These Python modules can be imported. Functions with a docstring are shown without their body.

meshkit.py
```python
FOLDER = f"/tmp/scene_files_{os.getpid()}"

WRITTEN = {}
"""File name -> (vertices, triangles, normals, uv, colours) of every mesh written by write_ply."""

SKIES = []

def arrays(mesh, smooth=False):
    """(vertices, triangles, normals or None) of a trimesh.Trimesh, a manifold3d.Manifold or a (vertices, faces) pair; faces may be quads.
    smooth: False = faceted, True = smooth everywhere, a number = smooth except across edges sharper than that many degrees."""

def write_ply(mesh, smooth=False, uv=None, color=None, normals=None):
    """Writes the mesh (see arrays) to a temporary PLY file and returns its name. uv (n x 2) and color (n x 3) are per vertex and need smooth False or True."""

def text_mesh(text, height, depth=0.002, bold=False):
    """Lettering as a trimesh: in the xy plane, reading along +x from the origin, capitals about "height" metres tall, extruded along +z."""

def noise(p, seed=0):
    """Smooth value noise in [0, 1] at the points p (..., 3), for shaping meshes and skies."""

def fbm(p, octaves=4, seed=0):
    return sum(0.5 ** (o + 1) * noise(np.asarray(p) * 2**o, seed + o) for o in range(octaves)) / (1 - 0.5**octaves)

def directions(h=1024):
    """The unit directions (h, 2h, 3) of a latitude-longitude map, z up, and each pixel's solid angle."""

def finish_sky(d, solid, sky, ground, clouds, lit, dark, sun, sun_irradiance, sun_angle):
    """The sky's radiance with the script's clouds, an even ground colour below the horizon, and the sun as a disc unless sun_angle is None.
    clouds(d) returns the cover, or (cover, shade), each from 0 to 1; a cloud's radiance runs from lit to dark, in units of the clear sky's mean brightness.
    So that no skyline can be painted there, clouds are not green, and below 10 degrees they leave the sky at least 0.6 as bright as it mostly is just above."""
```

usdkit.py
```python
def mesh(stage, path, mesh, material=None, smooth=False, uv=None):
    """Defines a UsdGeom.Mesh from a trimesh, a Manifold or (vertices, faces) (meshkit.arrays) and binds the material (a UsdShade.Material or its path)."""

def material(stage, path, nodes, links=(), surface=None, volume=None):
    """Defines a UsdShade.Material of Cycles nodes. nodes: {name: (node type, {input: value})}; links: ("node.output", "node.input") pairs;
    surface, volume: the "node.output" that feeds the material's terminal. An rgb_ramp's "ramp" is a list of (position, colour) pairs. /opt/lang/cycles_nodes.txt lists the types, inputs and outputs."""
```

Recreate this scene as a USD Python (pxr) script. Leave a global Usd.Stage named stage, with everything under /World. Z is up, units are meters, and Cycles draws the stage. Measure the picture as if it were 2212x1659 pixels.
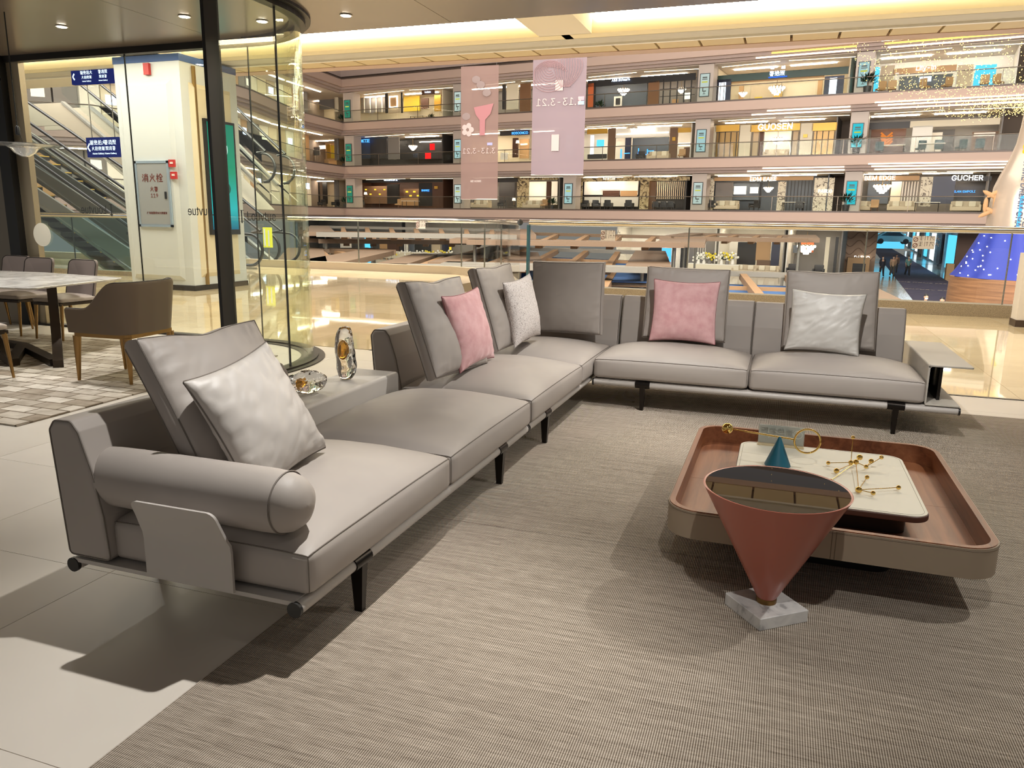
import math, random
import numpy as np
import trimesh
import shapely.geometry as sg
from shapely import affinity
import usdkit, meshkit
from pxr import Usd, UsdGeom, UsdLux, UsdShade, Gf, Sdf

stage = Usd.Stage.CreateInMemory()
UsdGeom.SetStageUpAxis(stage, UsdGeom.Tokens.z)
UsdGeom.SetStageMetersPerUnit(stage, 1.0)
UsdGeom.Xform.Define(stage, '/World')
stage.SetDefaultPrim(stage.GetPrimAtPath('/World'))
PI = math.pi

# ------------------------------------------------------------------ camera
IW, IH, FPX = 2212, 1659, 1655.0
EYE = np.array([0.0, 0.0, 1.42])
_pi, _ya, _ro = math.radians(12.09), math.radians(-19.09), math.radians(0.86)
_f = np.array([math.sin(_ya) * math.cos(_pi), math.cos(_ya) * math.cos(_pi), -math.sin(_pi)])
_r = np.array([math.cos(_ya), -math.sin(_ya), 0.0])
_u = np.cross(_r, _f)
CR = math.cos(_ro) * _r + math.sin(_ro) * _u
CU = -math.sin(_ro) * _r + math.cos(_ro) * _u
CAM = UsdGeom.Camera.Define(stage, '/World/camera')
CAM.CreateHorizontalApertureAttr(36.0)
CAM.CreateVerticalApertureAttr(36.0 * IH / IW)
CAM.CreateFocalLengthAttr(36.0 * FPX / IW)
CAM.CreateFStopAttr(0.0)
CAM.CreateClippingRangeAttr(Gf.Vec2f(0.05, 1000.0))
CAM.CreateExposureAttr(0.0)
_m = np.eye(4)
_m[0, :3], _m[1, :3], _m[2, :3], _m[3, :3] = CR, CU, -_f, EYE
CAM.AddTransformOp().Set(Gf.Matrix4d(*_m.ravel().tolist()))

def ray(px, py):
    return (px - IW / 2) / FPX * CR - (py - IH / 2) / FPX * CU + _f

def at(px, py, X=None, Y=None, Z=None):
    """The point of the plane x = X, y = Y or z = Z seen at a pixel: used to read positions off the photograph."""
    d = ray(px, py)
    t = (Z - EYE[2]) / d[2] if Z is not None else (Y - EYE[1]) / d[1] if Y is not None else (X - EYE[0]) / d[0]
    return EYE + t * d

# ------------------------------------------------------------------ light
dome = UsdLux.DomeLight.Define(stage, '/World/ambient')
dome.CreateColorAttr(Gf.Vec3f(1.0, 0.96, 0.9))
dome.CreateIntensityAttr(0.07)

def spot(name, pos, target, power, col=(1.0, 0.975, 0.93), radius=0.03, cone=36.0, soft=0.5):
    l = UsdLux.SphereLight.Define(stage, '/World/' + name)
    l.CreateRadiusAttr(radius)
    l.CreateIntensityAttr(power)
    l.CreateNormalizeAttr(True)
    l.CreateColorAttr(Gf.Vec3f(*col))
    s = UsdLux.ShapingAPI.Apply(l.GetPrim())
    s.CreateShapingConeAngleAttr(cone)
    s.CreateShapingConeSoftnessAttr(soft)
    m = Gf.Matrix4d().SetLookAt(Gf.Vec3d(*pos), Gf.Vec3d(*target), Gf.Vec3d(0.01, 1, 0.02)).GetInverse()
    UsdGeom.Xformable(l).AddTransformOp().Set(m)
    return l

def rect_light(name, pos, size, power, col=(1.0, 0.9, 0.78), rot=(0, 0, 0)):
    l = UsdLux.RectLight.Define(stage, '/World/' + name)
    l.CreateWidthAttr(size[0]); l.CreateHeightAttr(size[1])
    l.CreateIntensityAttr(power)
    l.CreateColorAttr(Gf.Vec3f(*col))
    x = UsdGeom.Xformable(l)
    x.AddTranslateOp().Set(Gf.Vec3d(*pos))
    x.AddRotateXYZOp().Set(Gf.Vec3f(*rot))
    return l

SP = 70.0
spot('shop_spot', (1.95, 3.4, 3.2), (0.35, 4.0, 0.2), SP * 0.80, cone=34, soft=0.35)
spot('shop_spot_001', (0.25, 0.9, 3.2), (0.35, 2.7, 0.1), SP * 0.62, cone=36, soft=0.8)
spot('shop_spot_002', (-1.05, 2.75, 3.2), (-1.3, 1.75, 0.0), SP * 2.0, cone=31, soft=1.0)
spot('shop_spot_003', (-0.45, 5.4, 3.2), (-1.45, 4.8, 0.2), SP * 1.35, cone=33, soft=0.9)
spot('shop_spot_004', (-6.0, 5.2, 3.2), (-6.0, 5.0, 0.0), SP * 1.0, cone=60)
spot('shop_spot_005', (-4.0, 4.3, 3.2), (-3.9, 4.6, 0.0), SP * 0.60, cone=44)
spot('shop_spot_006', (-7.9, 5.7, 3.2), (-7.9, 5.7, 0.0), SP * 0.9, cone=60)
spot('shop_spot_007', (0.15, 3.75, 3.2), (0.0, 6.2, 0.6), SP * 1.5, cone=36, soft=0.8)
rect_light('escalator_glow', (-16.0, 15.5, 9.0), (12.0, 8.0), 4.5, (1.0, 0.97, 0.93))
rect_light('corridor_glow', (-6.5, 10.6, 4.29), (27.0, 1.5), 7.0, (1.0, 0.93, 0.82))
rect_light('atrium_glow', (-2.0, 40.0, 24.0), (46.0, 34.0), 3.0, (1.0, 0.92, 0.84))
rect_light('atrium_wash', (-2.0, 17.0, 10.0), (50.0, 8.0), 18.0, (1.0, 0.91, 0.83), (80, 0, 0))  # unseen area light, added to brighten the far gallery fascias

# ------------------------------------------------------------------ helpers: materials
def lin(c):
    c = np.asarray(c, float) / 255.0
    return tuple(np.where(c <= 0.04045, c / 12.92, ((c + 0.055) / 1.055) ** 2.4))

MATS = {}
def pbr(name, rgb, rough=0.5, metal=0.0, bump=None, vary=None, **kw):
    """A principled material; rgb is sRGB 0-255. bump = (scale, strength, distance); vary = (scale, amount)."""
    if name in MATS:
        return MATS[name]
    col = lin(rgb)
    nodes = {'p': ('principled_bsdf', {'base_color': col, 'roughness': rough, 'metallic': metal, **kw})}
    links = []
    if bump or vary:
        nodes['tc'] = ('texture_coordinate', {})
    if vary:
        nodes['n'] = ('noise_texture', {'scale': vary[0], 'detail': 3.0})
        a = vary[1]
        nodes['r'] = ('rgb_ramp', {'ramp': [(0.3, tuple(c * (1 - a) for c in col)), (0.7, tuple(min(1, c * (1 + a)) for c in col))]})
        links += [('tc.object', 'n.vector'), ('n.fac', 'r.fac'), ('r.color', 'p.base_color')]
    if bump:
        nodes['bn'] = ('noise_texture', {'scale': bump[0], 'detail': 2.0})
        nodes['b'] = ('bump', {'strength': bump[1], 'distance': bump[2]})
        links += [('tc.object', 'bn.vector'), ('bn.fac', 'b.height'), ('b.normal', 'p.normal')]
    MATS[name] = usdkit.material(stage, '/World/Looks/' + name, nodes, links, surface='p.BSDF')
    return MATS[name]

def emit(name, rgb, strength):
    if name not in MATS:
        MATS[name] = usdkit.material(stage, '/World/Looks/' + name, {'e': ('emission', {'color': lin(rgb), 'strength': strength})}, surface='e.emission')
    return MATS[name]

def custom(name, nodes, links, surface='p.BSDF'):
    if name not in MATS:
        MATS[name] = usdkit.material(stage, '/World/Looks/' + name, nodes, links, surface=surface)
    return MATS[name]

def pane(name, tint, rough=0.0, ior=1.5, clear=1.0):
    """Thin glazing: clear, with the mirror share of its surfaces. The index is inverted on the way out, as the ray is not bent."""
    return custom(name, {'t': ('transparent_bsdf', {'color': tint}), 'g': ('glossy_bsdf', {'color': (1, 1, 1), 'roughness': rough}), 'o': ('geometry', {}),
                         'i': ('math', {'math_type': 'multiply_add', 'value2': 1.0 / ior - ior, 'value3': ior}),
                         'f': ('fresnel', {'IOR': ior}), 'k': ('math', {'math_type': 'multiply', 'value2': clear}), 'm': ('mix_closure', {})},
                  [('o.backfacing', 'i.value1'), ('i.value', 'f.IOR'), ('f.fac', 'k.value1'), ('k.value', 'm.fac'), ('t.BSDF', 'm.closure1'), ('g.BSDF', 'm.closure2')], 'm.closure')

# ------------------------------------------------------------------ helpers: meshes
def cat(ms):
    vs, fs, n = [], [], 0
    for m in ms:
        v, f, _ = meshkit.arrays(m)
        vs.append(v); fs.append(f + n); n += len(v)
    return np.vstack(vs), np.vstack(fs)

def tf(m, loc=(0, 0, 0), rz=0.0, rx=0.0, ry=0.0, s=(1, 1, 1)):
    v, f, _ = meshkit.arrays(m)
    v = v * np.asarray(s, float)
    if np.prod(s) < 0:
        f = f[:, ::-1]
    cx, sx, cy, sy, cz, sz = math.cos(rx), math.sin(rx), math.cos(ry), math.sin(ry), math.cos(rz), math.sin(rz)
    Rx = np.array([[1, 0, 0], [0, cx, -sx], [0, sx, cx]]); Ry = np.array([[cy, 0, sy], [0, 1, 0], [-sy, 0, cy]]); Rz = np.array([[cz, -sz, 0], [sz, cz, 0], [0, 0, 1]])
    return v @ (Rz @ Ry @ Rx).T + np.asarray(loc, float), f

_BF = np.array([[0, 2, 1], [0, 3, 2], [4, 5, 6], [4, 6, 7], [0, 1, 5], [0, 5, 4], [1, 2, 6], [1, 6, 5], [2, 3, 7], [2, 7, 6], [3, 0, 4], [3, 4, 7]])
def box(x0, x1, y0, y1, z0, z1):
    return np.array([[x0, y0, z0], [x1, y0, z0], [x1, y1, z0], [x0, y1, z0], [x0, y0, z1], [x1, y0, z1], [x1, y1, z1], [x0, y1, z1]], float), _BF

def hexa(b, t):
    """A box with any four bottom and four top corners (counter-clockwise seen from above)."""
    return np.vstack([np.asarray(b, float), np.asarray(t, float)]), _BF

def prism(poly, z0, z1):
    m = trimesh.creation.extrude_polygon(poly if hasattr(poly, 'exterior') else sg.Polygon(poly), z1 - z0, engine='earcut')
    return m.vertices + [0, 0, z0], m.faces

def rrect(x0, x1, y0, y1, r, n=8):
    return sg.box(x0 + r, y0 + r, x1 - r, y1 - r).buffer(r, quad_segs=n)

def soft_prism(poly, z0, z1, r, n=3):
    """An extrusion whose end edges are rounded: rings of the inset outline."""
    poly = poly if hasattr(poly, 'exterior') else sg.Polygon(poly)
    p0 = np.array(poly.exterior.coords)[:-1]
    area = np.sum(p0[:, 0] * np.roll(p0[:, 1], -1) - np.roll(p0[:, 0], -1) * p0[:, 1])
    if area < 0:
        p0 = p0[::-1]
    t = p0 - np.roll(p0, 1, 0); t2 = np.roll(p0, -1, 0) - p0
    nn = np.stack([t[:, 1], -t[:, 0]], 1) / (np.linalg.norm(t, axis=1)[:, None] + 1e-12) + np.stack([t2[:, 1], -t2[:, 0]], 1) / (np.linalg.norm(t2, axis=1)[:, None] + 1e-12)
    nn /= np.linalg.norm(nn, axis=1)[:, None] + 1e-12
    rings = []
    for k in range(n + 1):
        a = k / n * PI / 2
        rings.append((p0 - nn * r * (1 - math.sin(a)), z0 + r * (1 - math.cos(a))))
    for k in range(n, -1, -1):
        a = k / n * PI / 2
        rings.append((p0 - nn * r * (1 - math.sin(a)), z1 - r * (1 - math.cos(a))))
    N = len(p0)
    v = np.vstack([np.c_[p, np.full(N, z)] for p, z in rings])
    f = []
    for k in range(len(rings) - 1):
        i = np.arange(N); j = (i + 1) % N; a, b = k * N, (k + 1) * N
        f += [np.c_[a + i, a + j, b + j], np.c_[a + i, b + j, b + i]]
    _, cf = trimesh.creation.triangulate_polygon(sg.Polygon(rings[0][0]), engine='earcut')
    cv, cf = trimesh.creation.triangulate_polygon(sg.Polygon(rings[0][0]), engine='earcut')
    idx = np.array([np.argmin(((rings[0][0] - c) ** 2).sum(1)) for c in cv])
    cf = idx[cf]
    e1, e2 = rings[0][0][cf[:, 1]] - rings[0][0][cf[:, 0]], rings[0][0][cf[:, 2]] - rings[0][0][cf[:, 0]]
    flip = e1[:, 0] * e2[:, 1] - e1[:, 1] * e2[:, 0] < 0
    cf[flip] = cf[flip][:, ::-1]
    f += [cf[:, ::-1], cf + (len(rings) - 1) * N]
    return v, np.vstack(f)

def tube(path, r, sides=10, closed=False):
    p = np.asarray(path, float)
    n = len(p)
    r = np.broadcast_to(r, (n,))
    t = np.roll(p, -1, 0) - np.roll(p, 1, 0) if closed else np.gradient(p, axis=0)
    t /= np.linalg.norm(t, axis=1, keepdims=True) + 1e-12
    up = np.array([0, 0, 1.0]) if abs(t[0, 2]) < 0.9 else np.array([1.0, 0, 0])
    a = np.cross(t[0], up); a /= np.linalg.norm(a)
    A = []
    for k in range(n):
        a = a - t[k] * np.dot(a, t[k]); a /= np.linalg.norm(a) + 1e-12
        A.append(a.copy())
    A = np.array(A); B = np.cross(t, A)
    ang = np.arange(sides) * 2 * PI / sides
    v = (p[:, None] + r[:, None, None] * (np.cos(ang)[None, :, None] * A[:, None] + np.sin(ang)[None, :, None] * B[:, None])).reshape(-1, 3)
    f = []
    for k in range(n if closed else n - 1):
        i = np.arange(sides); j = (i + 1) % sides; q, w = k * sides, ((k + 1) % n) * sides
        f += [np.c_[q + i, q + j, w + j], np.c_[q + i, w + j, w + i]]
    if not closed:
        c0, c1 = len(v), len(v) + 1
        v = np.vstack([v, p[0], p[-1]])
        i = np.arange(sides); j = (i + 1) % sides
        f += [np.c_[j, i, np.full(sides, c0)], np.c_[(n - 1) * sides + i, (n - 1) * sides + j, np.full(sides, c1)]]
    return v, np.vstack(f)

def rod(a, b, r, sides=10):
    return tube([a, b], r, sides)

def beam(a, b, w, h, up=(0, 0, 1)):
    """A rectangular bar from a to b, w wide, h high."""
    a, b, up = np.asarray(a, float), np.asarray(b, float), np.asarray(up, float)
    t = (b - a) / np.linalg.norm(b - a)
    s = np.cross(t, up); s /= np.linalg.norm(s); u = np.cross(s, t)
    q = [-s * w / 2 - u * h / 2, s * w / 2 - u * h / 2, s * w / 2 + u * h / 2, -s * w / 2 + u * h / 2]
    v = np.array([a + x for x in q] + [b + x for x in q])
    return v, _BF[:, ::-1]

def lathe(prof, sides=24, loc=(0, 0, 0)):
    """Revolves (radius, height) pairs about z."""
    p = np.asarray(prof, float); n = len(p)
    a = np.arange(sides) * 2 * PI / sides
    v = np.stack([p[:, None, 0] * np.cos(a), p[:, None, 0] * np.sin(a), np.repeat(p[:, 1:], sides, 1)], -1).reshape(-1, 3)
    f = []
    for k in range(n - 1):
        i = np.arange(sides); j = (i + 1) % sides
        f += [np.c_[k * sides + i, k * sides + j, (k + 1) * sides + j], np.c_[k * sides + i, (k + 1) * sides + j, (k + 1) * sides + i]]
    v = np.vstack([v, [0, 0, p[0, 1]], [0, 0, p[-1, 1]]])
    i = np.arange(sides); j = (i + 1) % sides
    f += [np.c_[j, i, np.full(sides, n * sides)], np.c_[(n - 1) * sides + i, (n - 1) * sides + j, np.full(sides, n * sides + 1)]]
    return v + np.asarray(loc, float), np.vstack(f)

def ball(c, r, n=2, s=(1, 1, 1)):
    m = trimesh.creation.icosphere(n, 1.0)
    return m.vertices * r * np.asarray(s, float) + np.asarray(c, float), m.faces

def sheet(grid):
    """A grid of points (n, m, 3) as a surface."""
    n, m = grid.shape[:2]
    i, j = np.meshgrid(np.arange(n - 1), np.arange(m - 1), indexing='ij')
    q = np.stack([i * m + j, (i + 1) * m + j, (i + 1) * m + j + 1, i * m + j + 1], -1).reshape(-1, 4)
    return grid.reshape(-1, 3), np.vstack([q[:, [0, 1, 2]], q[:, [0, 2, 3]]])

def weld(m, d=5):
    t = trimesh.Trimesh(*m[:2], process=False); t.merge_vertices(digits_vertex=d); t.update_faces(t.nondegenerate_faces())
    return np.array(t.vertices), np.array(t.faces)

def soft_box(w, d, h, r, crown=0.08, side=0.012, n=26, seed=0, wr=0.004, flat=0.75):
    """A seat cushion: rounded box, base at z = 0, with a swollen top and slightly swollen sides."""
    def face(ax, sg_):
        u, v = np.meshgrid(np.linspace(-1, 1, n), np.linspace(-1, 1, n), indexing='ij')
        c = np.zeros((n, n, 3)); o = [k for k in range(3) if k != ax]
        c[..., ax] = sg_; c[..., o[0]] = u; c[..., o[1]] = v
        g = sheet(c)
        return (g[0], g[1] if (sg_ > 0) ^ (ax == 1) else g[1][:, ::-1])
    v, f = weld(cat([face(a, s) for a in range(3) for s in (-1, 1)]))
    return soft_pts(v, w, d, h, r, crown, side, seed, wr, flat), f

def soft_pts(v, w, d, h, r, crown=0.08, side=0.012, seed=0, wr=0.004, flat=0.75):
    """Where points of the unit cube's surface lie on the cushion."""
    half = np.array([w, d, h]) / 2
    p = np.asarray(v, float) * half
    inner = np.clip(p, -(half - r), half - r)
    dd = p - inner
    L = np.linalg.norm(dd, axis=1, keepdims=True)
    p = inner + np.where(L > 1e-9, dd / np.maximum(L, 1e-9) * np.minimum(L, r), 0)
    un, vn, wn = p[:, 0] / half[0], p[:, 1] / half[1], p[:, 2] / half[2]
    dome = np.clip(1 - np.abs(un) ** 2.4, 0, 1) ** flat * np.clip(1 - np.abs(vn) ** 2.4, 0, 1) ** flat
    nz = meshkit.fbm(np.c_[p[:, 0] * 5, p[:, 1] * 5, p[:, 2] * 0 + seed * 7.3], 3, seed) - 0.5
    up = np.clip((wn + 1) / 2, 0, 1) ** 2
    p[:, 2] += up * dome * (crown + nz * wr * 4)
    sb = np.clip(1 - np.abs(wn) ** 2, 0, 1)
    p[:, 0] += np.sign(un) * (np.abs(un) > 0.8) * sb * side * (1 - vn ** 4)
    p[:, 1] += np.sign(vn) * (np.abs(vn) > 0.8) * sb * side * (1 - un ** 4)
    p[:, 2] += half[2]
    return p

def pillow(w, h, t, edge=0.0, n=44, pinch=0.05, seed=0, wr=0.006, sag=0.12, power=0.55, dent=0.0):
    """A stuffed cushion standing in the xz plane, front towards -y, centre at the origin. edge = width of the gusset."""
    u, v = np.meshgrid(np.linspace(-1, 1, n), np.linspace(-1, 1, n), indexing='ij')
    u = np.sin(u * PI / 2) * 0.6 + u * 0.4; v = np.sin(v * PI / 2) * 0.6 + v * 0.4
    x = w / 2 * u * (1 - pinch * (1 - v ** 2) * np.abs(u) ** 1.5)
    z = h / 2 * v * (1 - pinch * 1.2 * (1 - u ** 2) * np.abs(v) ** 1.5)
    prof = np.clip(1 - u ** 2, 0, 1) ** power * np.clip(1 - v ** 2, 0, 1) ** power
    low = 1 + sag * (-v) * (1 - v ** 2) * 2
    th = edge / 2 + (t - edge) / 2 * prof * low
    rnd = random.Random(seed)
    def wrk(sign):
        du, dv = 1 - np.abs(u), 1 - np.abs(v)
        s = sign * 3.7 + seed * 11
        q = np.stack([u * 2.2 + s, v * 9 + 0.8 * np.sin(u * 3), np.full_like(u, s)], -1)
        side = (np.abs(meshkit.noise(q, seed) - 0.5) * 2) * np.exp(-du / 0.28) * np.clip(du / 0.08, 0, 1)
        q2 = np.stack([u * 8 + 0.8 * np.sin(v * 3), v * 2.2, np.full_like(u, s + 5)], -1)
        tb = (np.abs(meshkit.noise(q2, seed + 3) - 0.5) * 2) * np.exp(-dv / 0.25) * np.clip(dv / 0.08, 0, 1)
        big = meshkit.fbm(np.stack([u * 1.6 + s, v * 1.6, np.full_like(u, s + 9)], -1), 3, seed + 5) - 0.5
        diag = np.abs(meshkit.noise(np.stack([(u + v) * 2.0, (u - v) * 5, np.full_like(u, s)], -1), seed + 8) - 0.5) * 2
        return (side + tb * 0.8) * wr * 2.2 + big * wr * 2.5 * prof + diag * wr * 0.8 * prof
    front = np.stack([x, -(th + wrk(1) * (prof > 0)), z], -1)
    back = np.stack([x, th + wrk(-1) * 0.5 * (prof > 0), z], -1)
    if dent:
        front[..., 2] -= dent * np.exp(-((u) / 0.35) ** 2) * np.clip(v, 0, 1) ** 2
        back[..., 2] -= dent * np.exp(-((u) / 0.35) ** 2) * np.clip(v, 0, 1) ** 2
    F, B = sheet(front), sheet(back)
    parts = [F, (B[0], B[1][:, ::-1])]
    # the gusset strip round the edge
    ring = [(i, 0) for i in range(n)] + [(n - 1, j) for j in range(1, n)] + [(i, n - 1) for i in range(n - 2, -1, -1)] + [(0, j) for j in range(n - 2, 0, -1)]
    a = np.array([front[i, j] for i, j in ring]); b = np.array([back[i, j] for i, j in ring])
    if edge > 0:
        c = a.mean(0)
        k = 5
        rows = []
        for s in range(k + 1):
            q = a + (b - a) * s / k
            bulge = math.sin(PI * s / k) * edge * 0.22
            d = q - c; d[:, 1] = 0; d /= np.linalg.norm(d, axis=1, keepdims=True) + 1e-9
            rows.append(q + d * bulge)
        g = np.array(rows + [])
        g = np.concatenate([g, g[:, :1]], 1)
        G = sheet(g)
        parts.append((G[0], G[1][:, ::-1]))
    m = weld(cat(parts))
    return m, a, b

# ------------------------------------------------------------------ helpers: prims
COUNT = {}
def path_for(parent, name):
    k = (parent, name)
    n = COUNT.get(k, 0); COUNT[k] = n + 1
    return f'{parent}/{name}' if n == 0 else f'{parent}/{name}_{n:03d}'

def part(parent, name, mesh, mat, smooth=30, **data):
    p = path_for(str(parent.GetPath()) if parent else '/World', name)
    m = usdkit.mesh(stage, p, mesh, mat, smooth)
    for k, v in data.items():
        m.GetPrim().SetCustomDataByKey(k, v)
    return m.GetPrim()

def thing(name, label, category, loc=(0, 0, 0), rz=0.0, group=None, s=None):
    x = UsdGeom.Xform.Define(stage, path_for('/World', name))
    x.AddTranslateOp().Set(Gf.Vec3d(*map(float, loc)))
    if rz:
        x.AddRotateZOp().Set(math.degrees(rz))
    if s:
        x.AddScaleOp().Set(Gf.Vec3f(*([s] * 3 if np.ndim(s) == 0 else s)))
    p = x.GetPrim()
    p.SetCustomDataByKey('label', label); p.SetCustomDataByKey('category', category)
    if group:
        p.SetCustomDataByKey('group', group)
    return p

def solo(name, mesh, mat, label, category, group=None, smooth=30, kind=None):
    p = part(None, name, mesh, mat, smooth, label=label, category=category)
    if group: p.SetCustomDataByKey('group', group)
    if kind: p.SetCustomDataByKey('kind', kind)
    return p

def struct(name, mesh, mat, smooth=30, label=None, category=None):
    p = part(None, name, mesh, mat, smooth, kind='structure')
    if label: p.SetCustomDataByKey('label', label)
    if category: p.SetCustomDataByKey('category', category)
    return p

def struct_x(name, loc=(0, 0, 0), label=None, category=None):
    x = UsdGeom.Xform.Define(stage, path_for('/World', name))
    x.AddTranslateOp().Set(Gf.Vec3d(*map(float, loc)))
    x.GetPrim().SetCustomDataByKey('kind', 'structure')
    if label: x.GetPrim().SetCustomDataByKey('label', label)
    if category: x.GetPrim().SetCustomDataByKey('category', category)
    return x.GetPrim()

def dup(root, label, loc, rz=0.0, s=None, group=None):
    was = root.GetCustomData()
    r = thing(root.GetName().rstrip('0123456789').rstrip('_'), label, was['category'], loc, rz, group or was.get('group'), s)
    r.GetReferences().AddInternalReference(root.GetPath())
    r.SetInstanceable(True)
    return r

def proto(name):
    """A class prim to hold the parts of a thing that is repeated."""
    p = stage.CreateClassPrim('/_class_' + name)
    return p

def inst(cls, name, label, category, loc, rz=0.0, s=None, group=None):
    r = thing(name, label, category, loc, rz, group, s)
    r.GetReferences().AddInternalReference(cls.GetPath())
    r.SetInstanceable(True)
    return r

def text(s, h, depth=0.004, bold=False, mirror=False, center=True):
    """Lettering standing in the xz plane, read from -y, base at z = 0."""
    v, f, _ = meshkit.arrays(meshkit.text_mesh(s, h, depth, bold))
    if center:
        v = v - [(v[:, 0].max() + v[:, 0].min()) / 2, 0, 0]
    if mirror:
        v = v * [-1, 1, 1]; f = f[:, ::-1]
    return np.stack([v[:, 0], -v[:, 2], v[:, 1]], -1), f

def strokes(lines, h, w=0.09, depth=0.004, mirror=False):
    """Hand-drawn characters: lists of polylines in a 1 x 1 cell each, standing in the xz plane."""
    ms = []
    for cell, glyph in enumerate(lines):
        for pl in glyph:
            for (xa, za), (xb, zb) in zip(pl[:-1], pl[1:]):
                a, b = np.array([xa + cell * 1.15, 0, za]), np.array([xb + cell * 1.15, 0, zb])
                d = (b - a) / (np.linalg.norm(b - a) + 1e-9) * w * 0.3
                ms.append(beam(a - d, b + d, w, depth / h, up=(0, 1, 0)))
    v, f = cat(ms)
    n = len(lines)
    v = (v - [n * 1.15 / 2 - 0.075, 0, 0]) * h
    if mirror:
        v = v * [-1, 1, 1]; f = f[:, ::-1]
    return v, f

# ================================================================== large structure: the shop and the gallery outside it
rng = random.Random(7)
STONE = [pbr(f'shop_tile_{k}', c, 0.42, vary=(1.3, 0.05), specular_ior_level=0.4) for k, c in enumerate([(206, 198, 187), (203, 195, 183), (209, 201, 190)])]
GROUT = pbr('pale_grout', (214, 208, 198), 0.8)
SY = 7.32           # the threshold between the shop and the mall gallery
fl = struct_x('floor', label='pale stone tiled shop floor under the sofas', category='floor')
part(fl, 'bed', box(-11.5, 5.2, -0.6, SY, -0.08, -0.004), GROUT)
gy = [1.268 + 0.912 * k for k in range(-2, 8)]
for iy in range(len(gy) - 1):
    for ix in range(-10, 9):
        x0 = -2.465 + 0.912 * ix; y0, y1 = gy[iy], min(gy[iy + 1], SY)
        if y1 - y0 < 0.05 or x0 > 5 or x0 < -11.3:
            continue
        part(fl, 'tile', box(x0 + 0.0012, x0 + 0.9108, y0 + 0.0012, y1 - 0.0012, -0.02, 0.0), STONE[rng.randrange(3)])
CREAM = [custom(f'mall_tile_{k}', {'tc': ('texture_coordinate', {}), 'n': ('noise_texture', {'scale': 1.1, 'detail': 1.0}), 'b': ('bump', {'strength': 0.05, 'distance': 0.02}),
          'n2': ('noise_texture', {'scale': 2.5, 'detail': 4.0}), 'r': ('rgb_ramp', {'ramp': [(0.3, lin(c)), (0.7, lin(tuple(x - 8 for x in c)))]}),
          'p': ('principled_bsdf', {'roughness': 0.035, 'specular_ior_level': 0.9})},
          [('tc.object', 'n.vector'), ('n.fac', 'b.height'), ('b.normal', 'p.normal'), ('tc.object', 'n2.vector'), ('n2.fac', 'r.fac'), ('r.color', 'p.base_color')])
         for k, c in enumerate([(214, 196, 160), (210, 191, 154), (217, 200, 165)])]
gf = struct_x('floor', label='polished cream tiled mall gallery floor', category='floor')
part(gf, 'bed', box(-24, 5.6, SY, 14.2, -0.35, -0.006), pbr('mall_joint', (150, 132, 104), 0.5))
part(gf, 'bed', box(-24, -6.75, 14.2, 18.6, -0.35, -0.006), MATS['mall_joint'])
for iy in range(10):
    for ix in range(-22, 5):
        x0 = 2.0 + 1.2 * (ix - 2); y0 = 7.95 + 1.2 * (iy - 1)
        xa, xb, ya, yb = x0 + 0.0015, min(x0 + 1.1985, 5.5), max(y0 + 0.0015, SY + 0.03), y0 + 1.1985
        if yb > 14.2:
            if x0 + 1.2 > -6.8:
                yb = min(yb, 14.2)
                if yb - ya < 0.1: continue
            yb = min(yb, 18.55)
        if yb - ya > 0.05 and xb - xa > 0.05:
            part(gf, 'tile', box(xa, xb, ya, yb, -0.03, 0.0), CREAM[rng.randrange(3)])
DARK = pbr('black_metal', (22, 21, 20), 0.42)
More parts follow.
